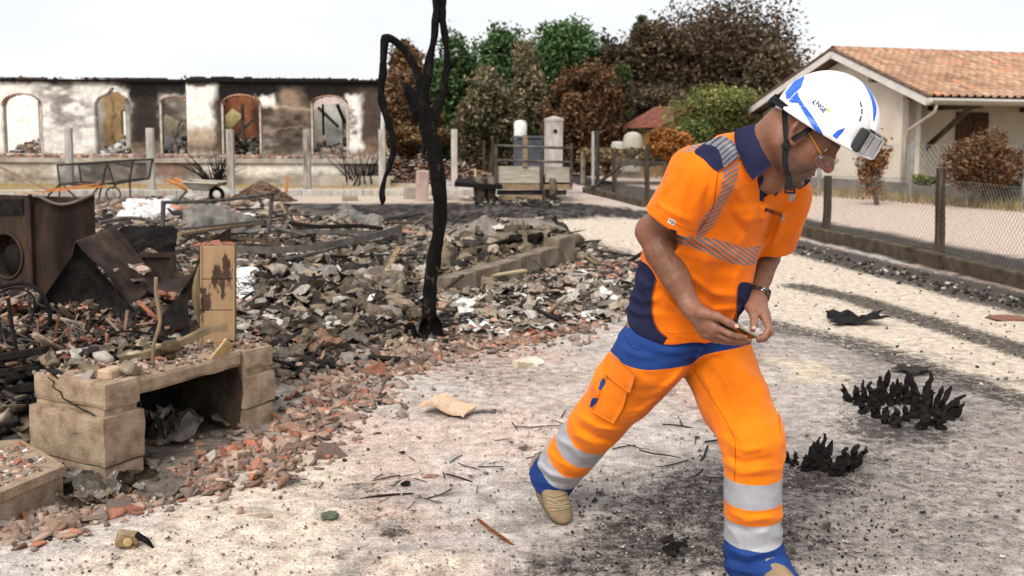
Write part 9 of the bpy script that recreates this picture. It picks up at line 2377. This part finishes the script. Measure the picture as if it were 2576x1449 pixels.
	# clip-on clear holder on the front, with its black mount
	gl = bpy.data.materials.new("clear_plastic"); gl.use_nodes = True; nb = gl.node_tree.nodes["Principled BSDF"]
	nb.inputs["Base Color"].default_value = (0.75, 0.75, 0.76, 1); nb.inputs["Roughness"].default_value = 0.05; nb.inputs["Transmission Weight"].default_value = 0.9; nb.inputs["IOR"].default_value = 1.3
	PER['clear'] = gl
	ln = bpy.data.materials.new("clear_lens"); ln.use_nodes = True; nt = ln.node_tree; nt.nodes.clear()
	o_ = nt.nodes.new("ShaderNodeOutputMaterial"); tp = nt.nodes.new("ShaderNodeBsdfTransparent"); gs = nt.nodes.new("ShaderNodeBsdfGlossy"); gs.inputs["Roughness"].default_value = 0.03
	mx_ = nt.nodes.new("ShaderNodeMixShader"); mx_.inputs[0].default_value = 0.10; tp.inputs["Color"].default_value = (0.93, 0.92, 0.92, 1)
	nt.links.new(tp.outputs[0], mx_.inputs[1]); nt.links.new(gs.outputs[0], mx_.inputs[2]); nt.links.new(mx_.outputs[0], o_.inputs["Surface"])
	Rg = HM @ rotmat(0, 0, -0.28) @ rotmat(0.26, 0, 0)
	gp = P(2163, 350, 2.74)
	lg = hl(gp[None])[0]; gp = h(0.026, 0.155, 0.082)
	mb = MB(); mb.box(gp, (0.108, 0.024, 0.064), Rg); mb.build("goggle_case", gl, hat, False, 0.005)
	mb = MB(); mb.box(gp + Rg @ np.array((0, -0.014, 0)), (0.114, 0.006, 0.072), Rg); mb.build("case_backing", mat("smoky_plastic", two((0.10, 0.09, 0.085), (0.17, 0.155, 0.145)), rough=0.2, bump=0), hat, False, 0.004)
	mb = MB(); mb.box(gp + Rg @ np.array((0.060, -0.012, 0)), (0.018, 0.030, 0.068), Rg); mb.box(gp + Rg @ np.array((-0.01, -0.012, 0.036)), (0.07, 0.024, 0.010), Rg); mb.build("case_mount", mat("black_plastic", two((0.012, 0.012, 0.013), (0.025, 0.025, 0.027)), rough=0.25, bump=0, spec=0.5), hat, False, 0.005)
	# harness and chin strap
	head_hit = hitter(*PER['body'])
	def strap(pts, w=0.015):
		P3 = []
		for x, y, off in pts:
			p = head_hit(x, y, off)
			if p is not None: P3.append(p)
		if len(P3) < 2: return
		P3 = catmull(P3, 6); tg = np.gradient(P3, axis=0); view = P3 - CAMP
		sd = np.cross(tg, view); sd /= np.linalg.norm(sd, axis=1, keepdims=True)
		mb = MB(); mb.sheet(np.stack([P3 - sd * w / 2, P3, P3 + sd * w / 2], 1), 0.0025); mb.build("chin_strap", black, hat, True)
	zz = lambda x, y: (1886.8 + 0.2604 * x, 157.2 + 0.2604 * y)
	strap([(*zz(350, 395), 0.006), (*zz(345, 480), 0.006), (*zz(345, 600), 0.006), (*zz(345, 720), 0.006), (*zz(345, 790), 0.006), (*zz(340, 880), 0.005), (*zz(345, 980), 0.005), (*zz(360, 1050), 0.005), (*zz(385, 1090), 0.006)])
	strap([(*zz(595, 620), 0.007), (*zz(520, 680), 0.012), (*zz(440, 735), 0.012), (*zz(350, 790), 0.009)], 0.016)
	p = head_hit(*zz(345, 785), 0.009)
	if p is not None:
		mb = MB(); mb.box(p, (0.024, 0.006, 0.026), frame_of(np.array((0, 0, 1.0))) @ rotmat(0, 0.5, 0)); mb.build("strap_slider", black, hat, False, 0.002)
	a = head_hit(*zz(385, 1090), 0.008)
	b_ = P(*zz(385, 1235), a[1] - 0.03) if a is not None else None
	if a is not None:
		mb = MB(); mb.bar(a, b_, 0.018, 0.003, (0, -1, 0)); mb.build("strap_end", black, hat)
		mb = MB();
		for s_ in (-1, 1): mb.bar(b_ + np.array((s_ * 0.013, 0, 0.012)), b_ + np.array((s_ * 0.013, 0, -0.006)), 0.005, 0.005)
		mb.bar(b_ + np.array((-0.015, 0, -0.006)), b_ + np.array((0.015, 0, -0.008)), 0.006, 0.006); mb.build("buckle", black, hat)
	knob = h(0.03, -0.098, 0.0)
	mb = MB(); mb.lathe([(0.0001, 0.010), (0.013, 0.009), (0.016, 0.003), (0.016, -0.01)], knob, frame_of(HM @ np.array((0.5, -0.85, 0.0))), 14); mb.build("ratchet_knob", black, hat)
	ring = [h(0.088 * math.sin(a_), -0.012 - 0.100 * math.cos(a_), 0.006 + 0.03 * (1 - math.cos(a_)) * 0.5) for a_ in np.linspace(-1.5, 1.5, 19)]
	tg = np.gradient(np.array(ring), axis=0); R3 = np.array(ring); up = HM[:, 2]
	mb = MB(); mb.sheet(np.stack([R3 - up * 0.010, R3, R3 + up * 0.010], 1), 0.003); mb.build("headband", black, hat, True)
	# ---------------- glasses
	gls = empty("glasses", tuple(h(0, 0.11, -0.02))); gls.parent = per; gls.matrix_parent_inverse = parent_inv(per)
	amber = mat("amber_arm", two((0.50, 0.22, 0.02), (0.62, 0.29, 0.03)), rough=0.3, bump=0)
	for s in (-1, 1):
		rim = []
		for k in range(25):
			a_ = 2 * math.pi * k / 24
			x = s * 0.034 + 0.029 * math.cos(a_); y = -0.021 + 0.0195 * math.sin(a_) * (1 - 0.15 * math.cos(a_) * s)
			rim.append(h(x, 0.121 - 9 * x * x + 0.3 * (y + 0.021), y))
		mb = MB(); mb.tube(rim, 0.0016, 6, False); mb.build("frame", gl, gls, True)
		cen = h(s * 0.034, 0.121 - 9 * 0.034 ** 2 + 0.004, -0.021)
		mb = MB(); mb.add([cen] + rim[:24], [(0, k + 1, (k + 1) % 24 + 1) for k in range(24)]); mb.build("lens", ln, gls, True)
		hinge = h(s * 0.064, 0.088, -0.012)
		mb = MB(); mb.bar(h(s * 0.060, 0.096, -0.016), hinge, 0.005, 0.007); mb.build("hinge", gl, gls)
		pts = np.array([h(s * 0.0645, 0.088, -0.010), h(s * 0.073, 0.055, 0.001), h(s * 0.079, 0.020, 0.012), h(s * 0.081, -0.008, 0.018)])
		mb = MB(); mb.tube(catmull(pts, 4), 0.0034, 6, True, 0.6); mb.build("temple_arm", amber, gls, True)
	mb = MB(); mb.tube([h(-0.008, 0.119, -0.015), h(0, 0.121, -0.012), h(0.008, 0.119, -0.015)], 0.0022, 6); mb.build("bridge", gl, gls, True)
	# ---------------- bracelet and watch on the far wrist
	wr = J['wrL']; wa = unit(J['wrL'] - J['elL']); Rw = frame_of(wa)
	bead = [mat("dark_bead", two((0.015, 0.012, 0.012), (0.03, 0.02, 0.018)), rough=0.15, spec=0.6, bump=0), mat("tiger_bead", two((0.10, 0.045, 0.012), (0.20, 0.10, 0.03)), rough=0.2, bump=0), mat("steel_bead", two((0.5, 0.48, 0.45), (0.6, 0.58, 0.55)), rough=0.2, metal=0.8, bump=0)]
	br = empty("bracelet", tuple(wr)); br.parent = per; br.matrix_parent_inverse = parent_inv(per)
	prof = [(0.0052 * math.sin(math.pi * k / 6), -0.0052 * math.cos(math.pi * k / 6)) for k in range(7)]
	for row, (offa, nb_) in enumerate(((-0.022, 24), (-0.012, 24))):
		for k in range(nb_):
			a_ = 2 * math.pi * (k + row * 0.5) / nb_
			c = wr + wa * offa + Rw[:, 0] * 0.0395 * math.cos(a_) + Rw[:, 1] * 0.0355 * math.sin(a_)
			mb = MB(); mb.lathe(prof, c, None, 8); mb.build("bead", bead[2 if (k == 3) else (1 if (k * 7 + row) % 5 == 0 else 0)], br, True)
	mb = MB(); wc = wr - wa * 0.018 + np.array((0.036, 0.018, 0.0)); mb.box(wc, (0.016, 0.040, 0.046), frame_of(wa) @ rotmat(0, 0, 0.5)); mb.build("watch", black, per, False, 0.004)
	# ---------------- phone (held, a thing of its own)
	a, b_ = P(1806, 803, 3.022), P(1901, 849, 3.058)
	xd = unit(b_ - a); nrm = np.array((-0.25, 0.35, 0.90)); nrm = unit(nrm - xd * (nrm @ xd)); yd = np.cross(nrm, xd)
	# the near long edge faces the camera and the screen is turned up to the reader
	Rph = np.stack([xd, yd, nrm], 1); pc = b_ - xd * 0.073 + yd * 0.02
	ph = empty("smartphone", tuple(pc)); tag(ph, "thin smartphone in a tan case held in the man's hands", "phone")
	mb = MB(); mb.box(pc, (0.146, 0.072, 0.0075), Rph); mb.build("case", mat("phone_case", two((0.22, 0.18, 0.12), (0.34, 0.28, 0.20)), rough=0.5, bump=0.1), ph, False, 0.002)
	mb = MB(); mb.box(pc + nrm * 0.0042, (0.138, 0.066, 0.0012), Rph); mb.build("screen", mat("phone_glass", two((0.01, 0.01, 0.012), (0.014, 0.014, 0.016)), rough=0.04, spec=0.7, bump=0), ph)
	mb = MB(); mb.box(pc - nrm * 0.0042, (0.132, 0.060, 0.0012), Rph); mb.build("back_glass", mat("phone_back", two((0.02, 0.015, 0.012), (0.03, 0.02, 0.015)), rough=0.05, spec=0.7, bump=0), ph)
build_person_top()
# every labelled top-level object that is neither setting nor stuff is a thing
for o in list(bpy.data.objects):
	if o.parent is None and "category" in o and "kind" not in o: o["kind"] = "thing"
